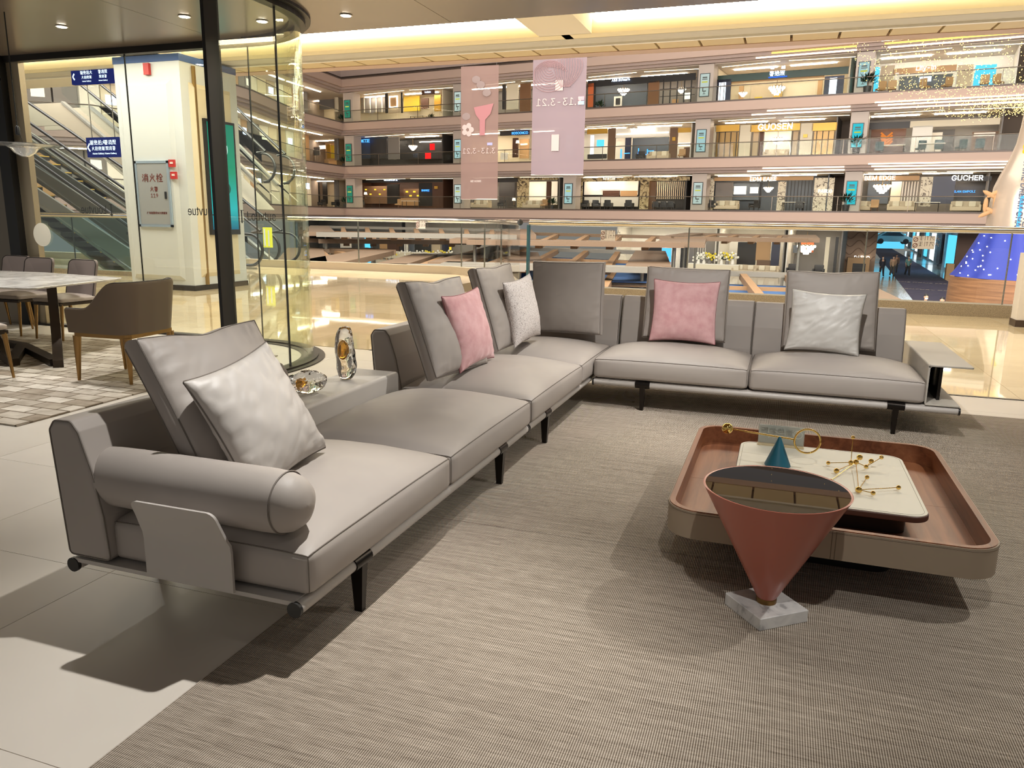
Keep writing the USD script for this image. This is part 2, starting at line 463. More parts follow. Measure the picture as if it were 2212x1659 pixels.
TRIM = pbr('threshold_steel', (60, 56, 50), 0.35, 0.8)
struct('trim_1', box(-4.2, 5.2, SY - 0.005, SY + 0.03, -0.02, 0.004), TRIM, label='dark metal threshold strip where the shop floor meets the mall floor', category='threshold')

# --- shop ceiling: slightly glossy taupe sheets
CEIL = pbr('ceiling_sheet', (134, 121, 109), 0.20, 0.35, bump=(0.9, 0.12, 0.05))
cl = struct_x('ceiling', label='glossy taupe shop ceiling in large sheets', category='ceiling')
for a, b in [(-11.5, -8.6), (-8.595, -5.9), (-5.895, -3.2), (-3.195, 0.4), (0.405, 3.0), (3.005, 5.4)]:
    part(cl, 'panel', box(a, b, -0.6, 3.4, 3.27, 3.32), CEIL)
    part(cl, 'panel', box(a, b, 3.405, SY, 3.27, 3.32), CEIL)
part(cl, 'slab', box(-11.5, 5.4, -0.6, SY, 3.32, 4.55), pbr('ceiling_edge', (176, 160, 140), 0.6))

# --- gallery ceiling with its lit coves
WHITE = pbr('white_plaster', (226, 218, 202), 0.75)
CREAMP = pbr('cove_paint', (236, 224, 190), 0.7)
LED = emit('cove_led', (255, 240, 205), 14.0)
gc = struct_x('ceiling', label='white mall gallery ceiling with lit coves', category='ceiling')
CZ, CA, CB, CT = 4.30, 9.7, 12.58, 4.86
part(gc, 'slab', box(-26, 5.6, SY, CA, CZ, CZ + 0.2), WHITE)
part(gc, 'slab', box(-26, 5.6, CB + 0.29, 13.36, CZ, CZ + 0.2), pbr('grey_soffit', (196, 192, 182), 0.7))
part(gc, 'slab', box(-26, 5.6, CA - 0.3, CB + 0.6, CT, CT + 0.15), CREAMP)
part(gc, 'lip', box(-26, 5.6, 13.30, 13.37, CZ - 0.03, CZ + 0.1), pbr('slot_white', (232, 230, 224), 0.5))
coves = [(-26.0, -12.0), (-11.1, -3.98), (-3.12, 5.6)]
for k in range(len(coves)):
    a, b = coves[k]
    part(gc, 'cove_wall', hexa([(a - 0.5, CB - 0.001, CZ), (b + 0.5, CB - 0.001, CZ), (b + 0.5, CB + 0.3, CZ), (a - 0.5, CB + 0.3, CZ)],
                               [(a - 0.5, CB + 0.02, CT), (b + 0.5, CB + 0.02, CT), (b + 0.5, CB + 0.3, CT), (a - 0.5, CB + 0.3, CT)]), CREAMP)
    part(gc, 'led_strip', box(a + 0.05, b - 0.05, CB - 0.06, CB - 0.0, 4.515, 4.60), LED, label='bright LED strip along the cove')
    if k:
        a2 = coves[k - 1][1]
        part(gc, 'cove_end', hexa([(a2, CA - 0.01, CZ), (a, CA - 0.01, CZ), (a, CB + 0.01, CZ), (a2, CB + 0.01, CZ)],
                                  [(a2 - 0.0, CA, CT), (a + 0.0, CA, CT), (a + 0.0, CB, CT), (a2 - 0.0, CB, CT)]), WHITE)
BEIGE = [pbr(f'soffit_panel_{k}', c, 0.55) for k, c in enumerate([(206, 186, 142), (202, 181, 137)])]
x = -12.4; k = 0
part(gc, 'slab', box(-26, -12.42, 13.37, 14.4, CZ, CZ + 0.2), WHITE)
part(gc, 'backing', box(-12.42, 5.6, 13.37, 14.4, 4.42, 4.6), pbr('soffit_gap', (96, 82, 58), 0.8))
while x < 5.5:
    part(gc, 'panel', hexa([(x + 0.02, 13.38, 4.34), (x + 0.70, 13.38, 4.34), (x + 0.70, 14.28, 4.37), (x + 0.02, 14.28, 4.37)],
                           [(x + 0.02, 13.38, 4.40), (x + 0.70, 13.38, 4.40), (x + 0.70, 14.28, 4.43), (x + 0.02, 14.28, 4.43)]), BEIGE[k % 2])
    x += 0.72; k += 1
struct('trim_2', box(-26, 5.6, 14.28, 14.6, 4.36, 6.6), pbr('upper_fascia', (190, 164, 148), 0.7), label='fascia above the atrium edge of the gallery ceiling', category='fascia')

# --- glass front of the shop: straight run, rounded corner, short return ending at a black post
GLASS = pane('shop_glass', (0.965, 0.985, 0.965), 0.0, 1.5, 0.9)
GLASSC = pane('bent_glass', (0.95, 0.98, 0.90), 0.0, 1.45, 0.8)
arc = [(-5.6 + 1.25 * math.sin(t), 6.1 + 1.25 * math.cos(t)) for t in np.linspace(0, PI / 2, 17)]
line_ = [(-9.3, 7.35)] + arc + [(-4.35, 5.3)]
ls = sg.LineString(line_)
gt = struct_x('window_1', label='full height glass shop front with a rounded corner', category='window')
part(gt, 'bottom_track', prism(ls.buffer(0.055, cap_style=2), 0.0, 0.025), pbr('track_dark', (52, 48, 43), 0.4, 0.6))
part(gt, 'corner_skirt', prism(sg.LineString(arc + [(-4.35, 5.3)]).buffer(0.12, cap_style=2), 0.0, 0.012), MATS['track_dark'])
part(gt, 'top_track', prism(ls.buffer(0.05, cap_style=2), 3.20, 3.27), pbr('track_black', (34, 31, 28), 0.4, 0.5))
part(gt, 'top_ring', prism(sg.LineString(arc + [(-4.35, 5.3)]).buffer(0.10, cap_style=2), 3.245, 3.27), MATS['track_black'])
for a, b in [(-9.2, -7.294), (-7.286, -5.604)]:
    part(gt, 'pane', box(a, b, 7.344, 7.356, 0.02, 3.22), GLASS)
seg = sg.LineString(arc[:9]); part(gt, 'pane', prism(seg.buffer(0.006, cap_style=2), 0.02, 3.22), GLASSC, 40)
seg = sg.LineString(arc[8:]); part(gt, 'pane', prism(seg.buffer(0.006, cap_style=2), 0.02, 3.22), GLASSC, 40)
part(gt, 'pane', box(-4.356, -4.344, 5.36, 6.092, 0.02, 3.22), GLASS)
for x_, y_ in [(-7.29, 7.35), (-5.602, 7.35)]:
    part(gt, 'joint', box(x_ - 0.004, x_ + 0.004, y_ - 0.008, y_ + 0.008, 0.02, 3.22), pbr('silicone', (30, 32, 28), 0.5))
part(gt, 'joint', box(-4.359, -4.341, 6.09, 6.1, 0.02, 3.22), MATS['silicone'])
post = struct('trim_3', soft_prism(rrect(-4.395, -4.365, 5.215, 5.395, 0.006), 0, 3.27, 0.004), pbr('post_black', (9, 8, 8), 0.5), label='tall black post ending the glass return behind the front sofa', category='post')
# left end of the glass: black post, bronze jamb, steel clad wall
struct('trim_4', box(-9.31, -9.13, 7.25, 7.45, 0, 3.27), MATS['post_black'], label='black post at the far left end of the shop glass', category='post')
struct('trim_5', box(-9.13, -8.93, 7.34, 7.42, 0, 3.27), pbr('champagne_metal', (172, 158, 132), 0.35, 0.7), label='champagne metal jamb beside the black post', category='jamb')
STEEL = pbr('brushed_steel', (120, 112, 100), 0.33, 0.9, bump=(60, 0.05, 0.002))
struct('wall_left', box(-11.4, -9.31, 7.28, 7.40, 0, 3.27), STEEL, label='brushed steel clad wall at the left edge', category='wall')

# --- the black shop lettering, seen from behind, on the glass
LET = pbr('black_vinyl', (16, 15, 14), 0.6)
def louvtue(loc, rz, lab, mirror=True):
    t = tf(text('Louvtue', 0.098, 0.002), s=(0.80, 1, 1.0))
    ser = cat([t, box(-0.288, -0.270, -0.002, 0.0, -0.03, 0.11), box(-0.300, -0.245, -0.002, 0, 0.108, 0.114), box(-0.30, -0.25, -0.002, 0, -0.012, -0.006)])
    solo('shop_lettering', tf(ser, loc, rz + (PI if mirror else 0)), LET, lab, 'lettering', smooth=False)
louvtue((-7.98, 7.359, 1.42), 0, 'black shop name lettering seen mirrored on the leftmost glass pane')
louvtue((-6.36, 7.359, 1.42), 0, 'black shop name lettering seen mirrored just left of the black post')
a_ = 0.06
louvtue((-5.6 + 1.24 * math.sin(a_), 6.1 + 1.24 * math.cos(a_), 1.37), -a_, 'black shop name lettering on the bent glass over the escalator handrails', False)

# --- railing along the atrium
CURB = pbr('granite_curb', (150, 136, 112), 0.6, vary=(90, 0.35))
STAIN = pbr('polished_steel', (206, 200, 188), 0.12, 1.0)
RG = pane('rail_glass', (0.96, 0.98, 0.97), 0.0, 1.4, 0.45)
cb = struct_x('wall_back', label='low speckled granite curb along the atrium edge', category='curb')
part(cb, 'curb', box(-4.62, 3.62, 14.12, 14.42, -0.4, 0.20), CURB)
part(cb, 'curb', prism(sg.LineString([(-30, 18.75), (-8.2, 18.75), (-7.0, 18.2), (-6.2, 17.2), (-5.4, 15.4), (-4.62, 14.27)]).buffer(0.14, cap_style=2), -0.4, 0.20), CURB)
part(cb, 'curb', box(-30, -14.2, 14.15, 14.4, -0.4, 0.10), CURB)
gr = thing('atrium_railing', 'glass railing with gold toned steel handrail behind the right-hand sofa run', 'railing', (0, 0, 0))
part(gr, 'handrail', rod((-4.62, 14.25, 1.375), (3.62, 14.25, 1.375), 0.055, 16), STAIN)
xs = [-4.60, -1.62, 1.30, 3.40]
for a, b in zip(xs[:-1], xs[1:]):
    part(gr, 'glass_pane', box(a + 0.008, b - 0.008, 14.242, 14.258, 0.20, 1.34), RG)
for a in xs[1:]:
    part(gr, 'post', rod((a, 14.27, 0.2), (a, 14.27, 1.35), 0.012, 8), pbr('steel_post', (190, 186, 176), 0.2, 1.0))
part(gr, 'end_post', box(-4.66, -4.62, 14.20, 14.30, 0.2, 1.33), pbr('glass_edge', (70, 110, 120), 0.1, 0.3))
gl = thing('atrium_railing', 'glass railing with chrome handrail curving round the far corner behind the bent shop glass', 'railing', (0, 0, 0))
cp = [(-13.2, 18.72), (-8.4, 18.70), (-7.4, 18.4), (-6.6, 17.7), (-6.0, 16.6), (-5.4, 15.3), (-4.9, 14.5)]
CHROME = pbr('chrome_tube', (196, 192, 184), 0.1, 1.0)
part(gl, 'handrail', tube([(x, y, 1.375) for x, y in cp], 0.06, 14), CHROME, 60)
for a, b in zip(cp[:-1], cp[1:]):
    part(gl, 'glass_pane', prism(sg.LineString([a, b]).buffer(0.007, cap_style=2), 0.20, 1.33), RG)
for a in [(-11.0, 18.75), (-7.9, 18.65), (-7.1, 18.25), (-6.2, 17.0)]:
    part(gl, 'post', rod((a[0], a[1], 0.2), (a[0], a[1], 1.33), 0.02, 8), MATS['steel_post'])
ge = thing('atrium_railing', 'glass railing with chrome handrail in front of the escalators at the left', 'railing', (0, 0, 0))
part(ge, 'handrail', rod((-22, 14.25, 1.38), (-12.6, 14.25, 1.38), 0.06, 14), CHROME)
for a, b in [(-22, -18.6), (-18.58, -16.2), (-16.18, -12.6)]:
    part(ge, 'glass_pane', box(a, b, 14.243, 14.257, 0.1, 1.33), pane('rail_glass_green', (0.80, 0.93, 0.92), 0.0, 1.5, 1.0))
    part(ge, 'post', rod((b + 0.01, 14.27, 0.1), (b + 0.01, 14.27, 1.35), 0.014, 8), pbr('rail_post_dark', (60, 62, 60), 0.4, 0.6))
# small notices stuck on the railing glass
def notice(loc, w, h, lab, rows=2):
    t = thing('railing_notice', lab, 'notice', loc)
    part(t, 'sheet', box(-w / 2, w / 2, -0.002, 0.0, 0, h), pbr('notice_paper', (196, 190, 182), 0.6))
    for k in range(rows):
        z = h * (0.72 - 0.44 * k)
        ring = tube([(-w * 0.36 + h * 0.15 * math.cos(q), -0.003, z + h * 0.15 * math.sin(q)) for q in np.linspace(0, 2 * PI, 17)[:-1]], 0.006, 4, True)
        part(t, 'icon', cat([ring, beam((-w * 0.36 - 0.03, -0.003, z - 0.03), (-w * 0.36 + 0.03, -0.003, z + 0.03), 0.008, 0.002, (0, 1, 0))]), pbr('notice_red', (120, 84, 78), 0.6))
        g = [[[(0.1, 0.9), (0.9, 0.9)], [(0.5, 1), (0.5, 0)], [(0.1, 0.5), (0.9, 0.5)], [(0.2, 0.1), (0.8, 0.1)]], [[(0.2, 1), (0.2, 0)], [(0.5, 0.8), (0.9, 0.8)], [(0.7, 1), (0.7, 0.1)]], [[(0.1, 0.8), (0.9, 0.8)], [(0.3, 1), (0.1, 0)], [(0.5, 0.6), (0.9, 0.1)]], [[(0, 0.5), (1, 0.5)], [(0.5, 1), (0.1, 0)], [(0.5, 0.5), (0.9, 0)]]]
        part(t, 'writing', tf(strokes(g, 0.07), (0.08, -0.003, z - 0.01)), pbr('notice_ink', (120, 110, 106), 0.6), False)
    return t
notice((*at(1313, 520, Y=14.235)[:2], at(1313, 520, Y=14.235)[2]), 0.27, 0.19, 'white warning notice on the railing glass behind the middle back cushion')
notice((*at(1993, 538, Y=14.235)[:2], at(1993, 538, Y=14.235)[2]), 0.33, 0.21, 'white warning notice on the railing glass above the walkway with people')
notice(tuple(at(909, 494, Y=18.6)), 0.27, 0.20, 'white warning notice on the far railing glass behind the left-hand sofa back')

# ================================================================== the sofas
LEATHER = custom('taupe_leather', {'tc': ('texture_coordinate', {}), 'n': ('noise_texture', {'scale': 2.2, 'detail': 3.0}),
    'r': ('rgb_ramp', {'ramp': [(0.3, lin((158, 150, 144))), (0.7, lin((166, 158, 151)))]}),
    'v': ('voronoi_texture', {'scale': 420.0}) if False else ('noise_texture', {'scale': 380.0, 'detail': 2.0}),
    'b': ('bump', {'strength': 0.10, 'distance': 0.0008}), 'p': ('principled_bsdf', {'roughness': 0.52, 'specular_ior_level': 0.35})},
    [('tc.object', 'n.vector'), ('n.fac', 'r.fac'), ('r.color', 'p.base_color'), ('tc.object', 'v.vector'), ('v.fac', 'b.height'), ('b.normal', 'p.normal')])
PALE = pbr('pale_leather', (180, 174, 168), 0.5, bump=(380, 0.1, 0.0008))
SHELF = pbr('pale_shelf', (200, 194, 186), 0.5)
SEAM = pbr('seam_thread', (112, 104, 97), 0.7)
RAIL = pbr('rail_leather', (170, 164, 158), 0.45)
BRONZE = pbr('dark_bronze', (44, 40, 37), 0.28, 0.85)
BLACK = pbr('black_cap', (17, 17, 17), 0.4)
SMOKE = pbr('smoked_bronze', (24, 20, 18), 0.08, 0.3)

def add_leg(root, x, y, along):
    """A sleeve round the rail and a tapering blade leg."""
    s = 0.055
    d = np.array([1.0, 0, 0]) if along == 'x' else np.array([0, 1.0, 0])
    c = np.array([x, y, 0.207])
    a, b = (0.026, 0.020), (0.015, 0.013)
    if along == 'x': a, b = (a[1], a[0]), (b[1], b[0])
    top = [(x + i * a[0], y + j * a[1], 0.205) for i, j in ((-1, -1), (1, -1), (1, 1), (-1, 1))]
    bot = [(x + i * b[0], y + j * b[1], 0.0095 if x > -1.55 else 0.0) for i, j in ((-1, -1), (1, -1), (1, 1), (-1, 1))]
    part(root, 'leg', cat([hexa(bot, top), rod(c - d * s, c + d * s, 0.0285, 16)]), BRONZE)

def seat(root, x0, x1, y0, y1, z0, h, crown, seed, wr=0.004):
    w, d = x1 - x0, y1 - y0
    r = 0.027
    m = soft_box(w, d, h, r, crown, 0.012, 34, seed, wr)
    o = np.array([(x0 + x1) / 2, (y0 + y1) / 2, z0])
    c = part(root, 'seat_cushion', tf(m, tuple(o)), LEATHER, 50)
    # piping along the upper edge and down the four corners, lying on the cushion's own surface
    t = np.linspace(-1, 1, 34)[:-1]
    ring = np.vstack([np.c_[t, -np.ones_like(t), np.ones_like(t)], np.c_[np.ones_like(t), t, np.ones_like(t)], np.c_[-t, np.ones_like(t), np.ones_like(t)], np.c_[-np.ones_like(t), -t, np.ones_like(t)]])
    q = soft_pts(ring, w, d, h, r, crown, 0.012, seed, wr)
    q = q + (q - [0, 0, 0]) * [1 / w, 1 / d, 0] * 0.002 + [0, 0, 0.0008]
    part(c, 'piping', tube(q + o, 0.0023, 6, True), SEAM, 60)
    for u_, v_ in ((1, -1), (1, 1), (-1, -1)):
        zz = np.linspace(-0.98, 0.98, 10)
        k = soft_pts(np.c_[np.full(10, u_), np.full(10, v_), zz], w, d, h, r, crown, 0.012, seed, wr)
        part(c, 'piping', tube(k + o, 0.0020, 5), SEAM, 60)
    return c

def backrest(root, y0, y1, dx=0.0, z1=0.735, axis='y', yb=0.0):
    prof = sg.Polygon([(-2.292, 0.242), (-2.105, 0.242), (-2.118, 0.40), (-2.150, 0.56), (-2.196, 0.70), (-2.225, 0.737), (-2.300, 0.735), (-2.325, 0.70)])
    prof = prof.buffer(-0.02).buffer(0.02, quad_segs=6)
    if axis == 'x':
        pass
    q = affinity.translate(prof, dx, 0)
    s = (z1 - 0.242) / (0.737 - 0.242)
    q = affinity.scale(q, 1, s, origin=(0, 0.242))
    v, f = soft_prism(q, 0, y1 - y0, 0.018)
    v, f = trimesh.remesh.subdivide(v, f) if False else (v, f)
    if axis == 'y':
        m = np.stack([v[:, 0], y1 - v[:, 2], v[:, 1]], -1), f
        b = part(root, 'backrest', m, LEATHER, 50)
        o = np.array(q.exterior.coords)[:-1]; o = o + (np.array([q.centroid.x, q.centroid.y]) - o) * 0.012
        part(b, 'seam', tube([(p[0], y0 + 0.006, p[1]) for p in o], 0.003, 5, True), SEAM, 60)
    else:   # runs along x: profile depth (x + 2.292) becomes y
        yy = yb - (v[:, 0] + 2.11)
        m = np.stack([y0 + v[:, 2], yy, v[:, 1]], -1), f
        b = part(root, 'backrest', m, LEATHER, 50)
        o = np.array(q.exterior.coords)[:-1]; o = o + (np.array([q.centroid.x, q.centroid.y]) - o) * 0.012
        for xx in (y0 + 0.006, y1 - 0.006):
            part(b, 'seam', tube([(xx, yb - (p[0] + 2.11), p[1]) for p in o], 0.003, 5, True), SEAM, 60)
    return b

def rails(root, pts):
    for a, b in pts:
        a, b = np.array(a, float), np.array(b, float)
        d = (b - a) / np.linalg.norm(b - a)
        part(root, 'rail', rod(a + d * 0.012, b - d * 0.012, 0.0235, 16), RAIL, 40)
        for e, s in ((a, 1), (b, -1)):
            part(root, 'rail_cap', rod(e, e + d * s * 0.013, 0.026, 18), BLACK, 40)

# --- left-hand run, front module
A1 = thing('modular_sofa', 'taupe leather sofa module nearest the viewer with round bolster arm and rear shelf', 'sofa', (0, 0, 0), group=None)
rails(A1, [((-1.36, 1.864, 0.207), (-1.36, 4.19, 0.207)), ((-2.275, 1.864, 0.207), (-2.275, 4.19, 0.207))])
part(A1, 'deck', box(-2.272, -1.362, 1.868, 4.186, 0.219, 0.234), PALE)
for yy in (2.26, 3.747):
    add_leg(A1, -1.36, yy, 'y'); add_leg(A1, -2.275, yy, 'y')
seat(A1, -2.13, -1.325, 1.905, 3.018, 0.236, 0.145, 0.10, 3, 0.006)
seat(A1, -2.17, -1.325, 3.022, 4.186, 0.236, 0.145, 0.10, 5)
backrest(A1, 1.868, 3.06)
part(A1, 'rear_shelf', tf(soft_prism(rrect(-2.47, -2.165, 3.07, 4.135, 0.02), 0.236, 0.50, 0.02)), SHELF, 40)
bol = lathe([(0.001, -0.49), (0.05, -0.488), (0.085, -0.472), (0.099, -0.44), (0.104, -0.38), (0.105, 0.0), (0.1045, 0.34), (0.102, 0.395), (0.098, 0.405), (0.092, 0.43), (0.072, 0.458), (0.04, 0.474), (0.001, 0.478)], 36)
bv = bol[0]; nz = meshkit.fbm(bv * [14, 14, 5], 3, 4) - 0.5
rr_ = np.linalg.norm(bv[:, :2], axis=1, keepdims=True)
bv = bv + np.c_[bv[:, :2] / np.maximum(rr_, 1e-6) * nz[:, None] * 0.006 * (rr_ > 0.03), np.zeros(len(bv))]
bm = tf((bv, bol[1]), (-1.845, 1.975, 0.517), ry=PI / 2)
bo = part(A1, 'bolster_arm', bm, LEATHER, 60)
for o_ in (0.40,):
    part(bo, 'seam', tube([(-1.845 + o_, 1.975 + 0.1015 * math.cos(t), 0.517 + 0.1015 * math.sin(t)) for t in np.linspace(0, 2 * PI, 40)[:-1]], 0.003, 5, True), SEAM, 60)
# folded side panel holding the bolster
def panel_sheet(x0, x1, rows, th):
    """A folded plate with round upper corners: rows of (y, z, inset)."""
    f, b = [], []
    for y, z, i in rows:
        f.append([(x, y - th / 2, z) for x in np.linspace(x0 + i, x1 - i, 7)])
        b.append([(x, y + th / 2, z) for x in np.linspace(x0 + i, x1 - i, 7)])
    F, B = np.array(f), np.array(b)
    G = np.concatenate([F, B[::-1], F[:1]], 0)
    n = len(rows)
    s = sheet(G); ends = []
    for c in (0, -1):
        q = np.stack([F[:, c], B[:, c]], 1)
        e = sheet(q); ends.append(e if c == 0 else (e[0], e[1][:, ::-1]))
    return cat([(s[0], s[1]), *ends])
rows = [(1.853, 0.234, 0.0), (1.853, 0.30, 0.0), (1.853, 0.37, 0.0), (1.850, 0.395, 0.0), (1.838, 0.42, 0.004), (1.822, 0.46, 0.008), (1.806, 0.498, 0.010), (1.801, 0.51, 0.014), (1.798, 0.518, 0.022), (1.7965, 0.5225, 0.034)]
pm = panel_sheet(-1.925, -1.575, rows, 0.010)
part(A1, 'side_panel', pm, PALE, 40)

# --- left-hand run, corner module
A2 = thing('modular_sofa', 'taupe leather corner sofa module where the two runs meet', 'sofa')
rails(A2, [((-1.36, 4.20, 0.207), (-1.36, 5.94, 0.207)), ((-2.375, 4.20, 0.207), (-2.375, 6.75, 0.207))])
part(A2, 'deck', box(-2.372, -1.362, 4.204, 6.70, 0.219, 0.234), PALE)
for yy in (4.595, 6.3):
    if yy < 6: add_leg(A2, -1.36, yy, 'y')
    add_leg(A2, -2.375, yy, 'y')
seat(A2, -2.20, -1.325, 4.204, 5.43, 0.236, 0.145, 0.105, 8)
seat(A2, -2.20, -1.328, 5.432, 6.42, 0.236, 0.145, 0.09, 9)
backrest(A2, 4.24, 6.72, -0.095)
backrest(A2, -2.18, -1.275, 0, 0.80, 'x', 6.44)

# --- right-hand run along the back
B1 = thing('modular_sofa', 'taupe leather two-seat sofa module along the back with a folded side table', 'sofa')
rails(B1, [((-1.315, 5.715, 0.203), (1.21, 5.715, 0.203)), ((-1.25, 6.66, 0.203), (1.21, 6.66, 0.203))])
part(B1, 'deck', box(-1.30, 1.20, 5.717, 6.658, 0.215, 0.231), PALE)
for xx in (-0.925, 0.819):
    add_leg(B1, xx, 5.715, 'x'); add_leg(B1, xx, 6.66, 'x')
seat(B1, -1.308, -0.166, 5.695, 6.44, 0.238, 0.15, 0.095, 11)
seat(B1, -0.156, 0.988, 5.695, 6.44, 0.238, 0.15, 0.10, 12)
backrest(B1, -1.262, -0.1802, 0, 0.80, 'x', 6.44)
backrest(B1, -0.1800, 0.935, 0, 0.795, 'x', 6.44)
tb = part(B1, 'side_table', cat([soft_prism(rrect(0.998, 1.262, 5.72, 6.90, 0.02), 0.494, 0.506, 0.003), box(0.992, 1.004, 5.73, 6.90, 0.236, 0.495), rod((1.003, 5.73, 0.496), (1.003, 6.90, 0.496), 0.011, 10),
                                soft_prism(rrect(0.994, 1.205, 5.70, 6.62, 0.012), 0.231, 0.242, 0.003)]), pbr('table_hide', (176, 170, 160), 0.5))
sb = part(B1, 'side_table_support', cat([box(1.085, 1.105, 5.86, 6.45, 0.242, 0.493), box(1.01, 1.105, 6.43, 6.45, 0.242, 0.493), box(1.01, 1.095, 5.86, 6.45, 0.478, 0.493)]), SMOKE)

# ================================================================== cushions lying on the sofas
def rot(yaw, tilt, roll):
    cr, sr, ct, st, cy, sy = math.cos(roll), math.sin(roll), math.cos(tilt), math.sin(tilt), math.cos(yaw), math.sin(yaw)
    return np.array([[cy, -sy, 0], [sy, cy, 0], [0, 0, 1]]) @ np.array([[1, 0, 0], [0, ct, st], [0, -st, ct]]) @ np.array([[cr, 0, sr], [0, 1, 0], [-sr, 0, cr]])

def cushion(label, c, yaw, tilt, roll, w, h, t, edge, mat, seed, category='cushion', name='cushion', pipe=True, pipemat=None, **kw):
    (v, f), a, b = pillow(w, h, t, edge, seed=seed, **kw)
    M = rot(math.radians(yaw), math.radians(tilt), math.radians(roll))
    x = thing(name, label, category, c)
    body = part(x, 'cover', (v @ M.T, f), mat, 70)
    if pipe:
        part(x, 'seam', tube((a @ M.T)[::2], 0.0032, 5, True), pipemat or SEAM, 60)
        if edge > 0:
            part(x, 'seam', tube((b @ M.T)[::2], 0.0032, 5, True), pipemat or SEAM, 60)
    return x
GREYL = pbr('light_grey_leather', (184, 178, 172), 0.46, bump=(380, 0.1, 0.0008), specular_ior_level=0.4)
PINK = custom('pink_velvet', {'tc': ('texture_coordinate', {}), 'n': ('noise_texture', {'scale': 14.0, 'detail': 4.0}), 'r': ('rgb_ramp', {'ramp': [(0.3, lin((204, 154, 156))), (0.7, lin((222, 180, 181)))]}),
    'n2': ('noise_texture', {'scale': 700.0}), 'b': ('bump', {'strength': 0.2, 'distance': 0.001}), 'p': ('principled_bsdf', {'roughness': 0.85, 'sheen_weight': 0.6, 'sheen_roughness': 0.4, 'sheen_tint': (1, 0.85, 0.87), 'specular_ior_level': 0.1})},
    [('tc.object', 'n.vector'), ('n.fac', 'r.fac'), ('r.color', 'p.base_color'), ('tc.object', 'n2.vector'), ('n2.fac', 'b.height'), ('b.normal', 'p.normal')])
TWEED = custom('speckled_boucle', {'tc': ('texture_coordinate', {}), 'n': ('noise_texture', {'scale': 130.0, 'detail': 3.0}), 'r': ('rgb_ramp', {'ramp': [(0.30, lin((120, 110, 106))), (0.42, lin((206, 198, 194))), (0.7, lin((226, 220, 216)))]}),
    'n2': ('noise_texture', {'scale': 260.0}), 'b': ('bump', {'strength': 0.5, 'distance': 0.002}), 'p': ('principled_bsdf', {'roughness': 0.95, 'specular_ior_level': 0.1})},
    [('tc.object', 'n.vector'), ('n.fac', 'r.fac'), ('r.color', 'p.base_color'), ('tc.object', 'n2.vector'), ('n2.fac', 'b.height'), ('b.normal', 'p.normal')])
PSEAM = pbr('pink_seam', (150, 96, 102), 0.9)
BK = dict(edge=0.07, mat=LEATHER, pinch=0.02, power=0.6, wr=0.006)
cushion('large taupe leather back cushion behind the pale grey cushion, nearest the viewer', (-1.965, 2.355, 0.722), 86, 31, 0, 0.59, 0.59, 0.19, seed=21, dent=0.02, **BK)
cushion('large taupe leather back cushion behind the left-hand pink cushion', (-1.99, 4.42, 0.755), 80, 22, 0, 0.60, 0.60, 0.19, seed=22, dent=0.02, **BK)
cushion('large taupe leather back cushion behind the speckled cushion', (-2.00, 5.48, 0.775), 86, 17, -1, 0.62, 0.61, 0.19, seed=23, dent=0.01, **BK)
cushion('large taupe leather back cushion standing in the sofa corner', (-1.69, 6.29, 0.785), -5, 4, -1, 0.62, 0.585, 0.17, seed=24, **BK)
cushion('large taupe leather back cushion behind the right-hand pink cushion', (-0.716, 6.39, 0.767), 6, 14, 1, 0.645, 0.575, 0.18, seed=25, **BK)
cushion('large pale taupe leather back cushion at the right end, behind the creased grey cushion', (0.379, 6.39, 0.773), 0, 13, -1, 0.65, 0.585, 0.19, seed=26, dent=0.01, **BK)
SM = dict(edge=0.0, pinch=0.07, power=0.5)
cushion('pale grey leather cushion leaning on the sofa nearest the viewer', (-1.79, 2.31, 0.685), 88, 26, -9, 0.485, 0.485, 0.17, mat=GREYL, seed=31, wr=0.010, **SM)
cushion('dusty pink velvet cushion on the left-hand sofa run', (-1.884, 4.575, 0.726), 84, 14, -3, 0.49, 0.49, 0.15, mat=PINK, seed=32, pipemat=PSEAM, wr=0.006, **SM)
cushion('white speckled boucle cushion on the left-hand sofa run', (-1.856, 5.58, 0.746), 83, 10, -5, 0.485, 0.495, 0.15, mat=TWEED, seed=33, pipemat=pbr('white_seam', (170, 164, 160), 0.9), wr=0.004, **SM)
cushion('dusty pink velvet cushion in the middle of the right-hand sofa run', (-0.702, 6.19, 0.728), 5, 12, 1, 0.515, 0.495, 0.15, mat=PINK, seed=34, pipemat=PSEAM, wr=0.004, **SM)
cushion('creased light grey leather cushion at the right end of the sofa', (0.335, 6.10, 0.712), -2, 12, 2, 0.515, 0.46, 0.15, mat=pbr('silver_leather', (204, 201, 196), 0.45, bump=(380, 0.1, 0.0008)), seed=35, pipemat=pbr('silver_seam', (140, 136, 130), 0.6), wr=0.012, **SM)

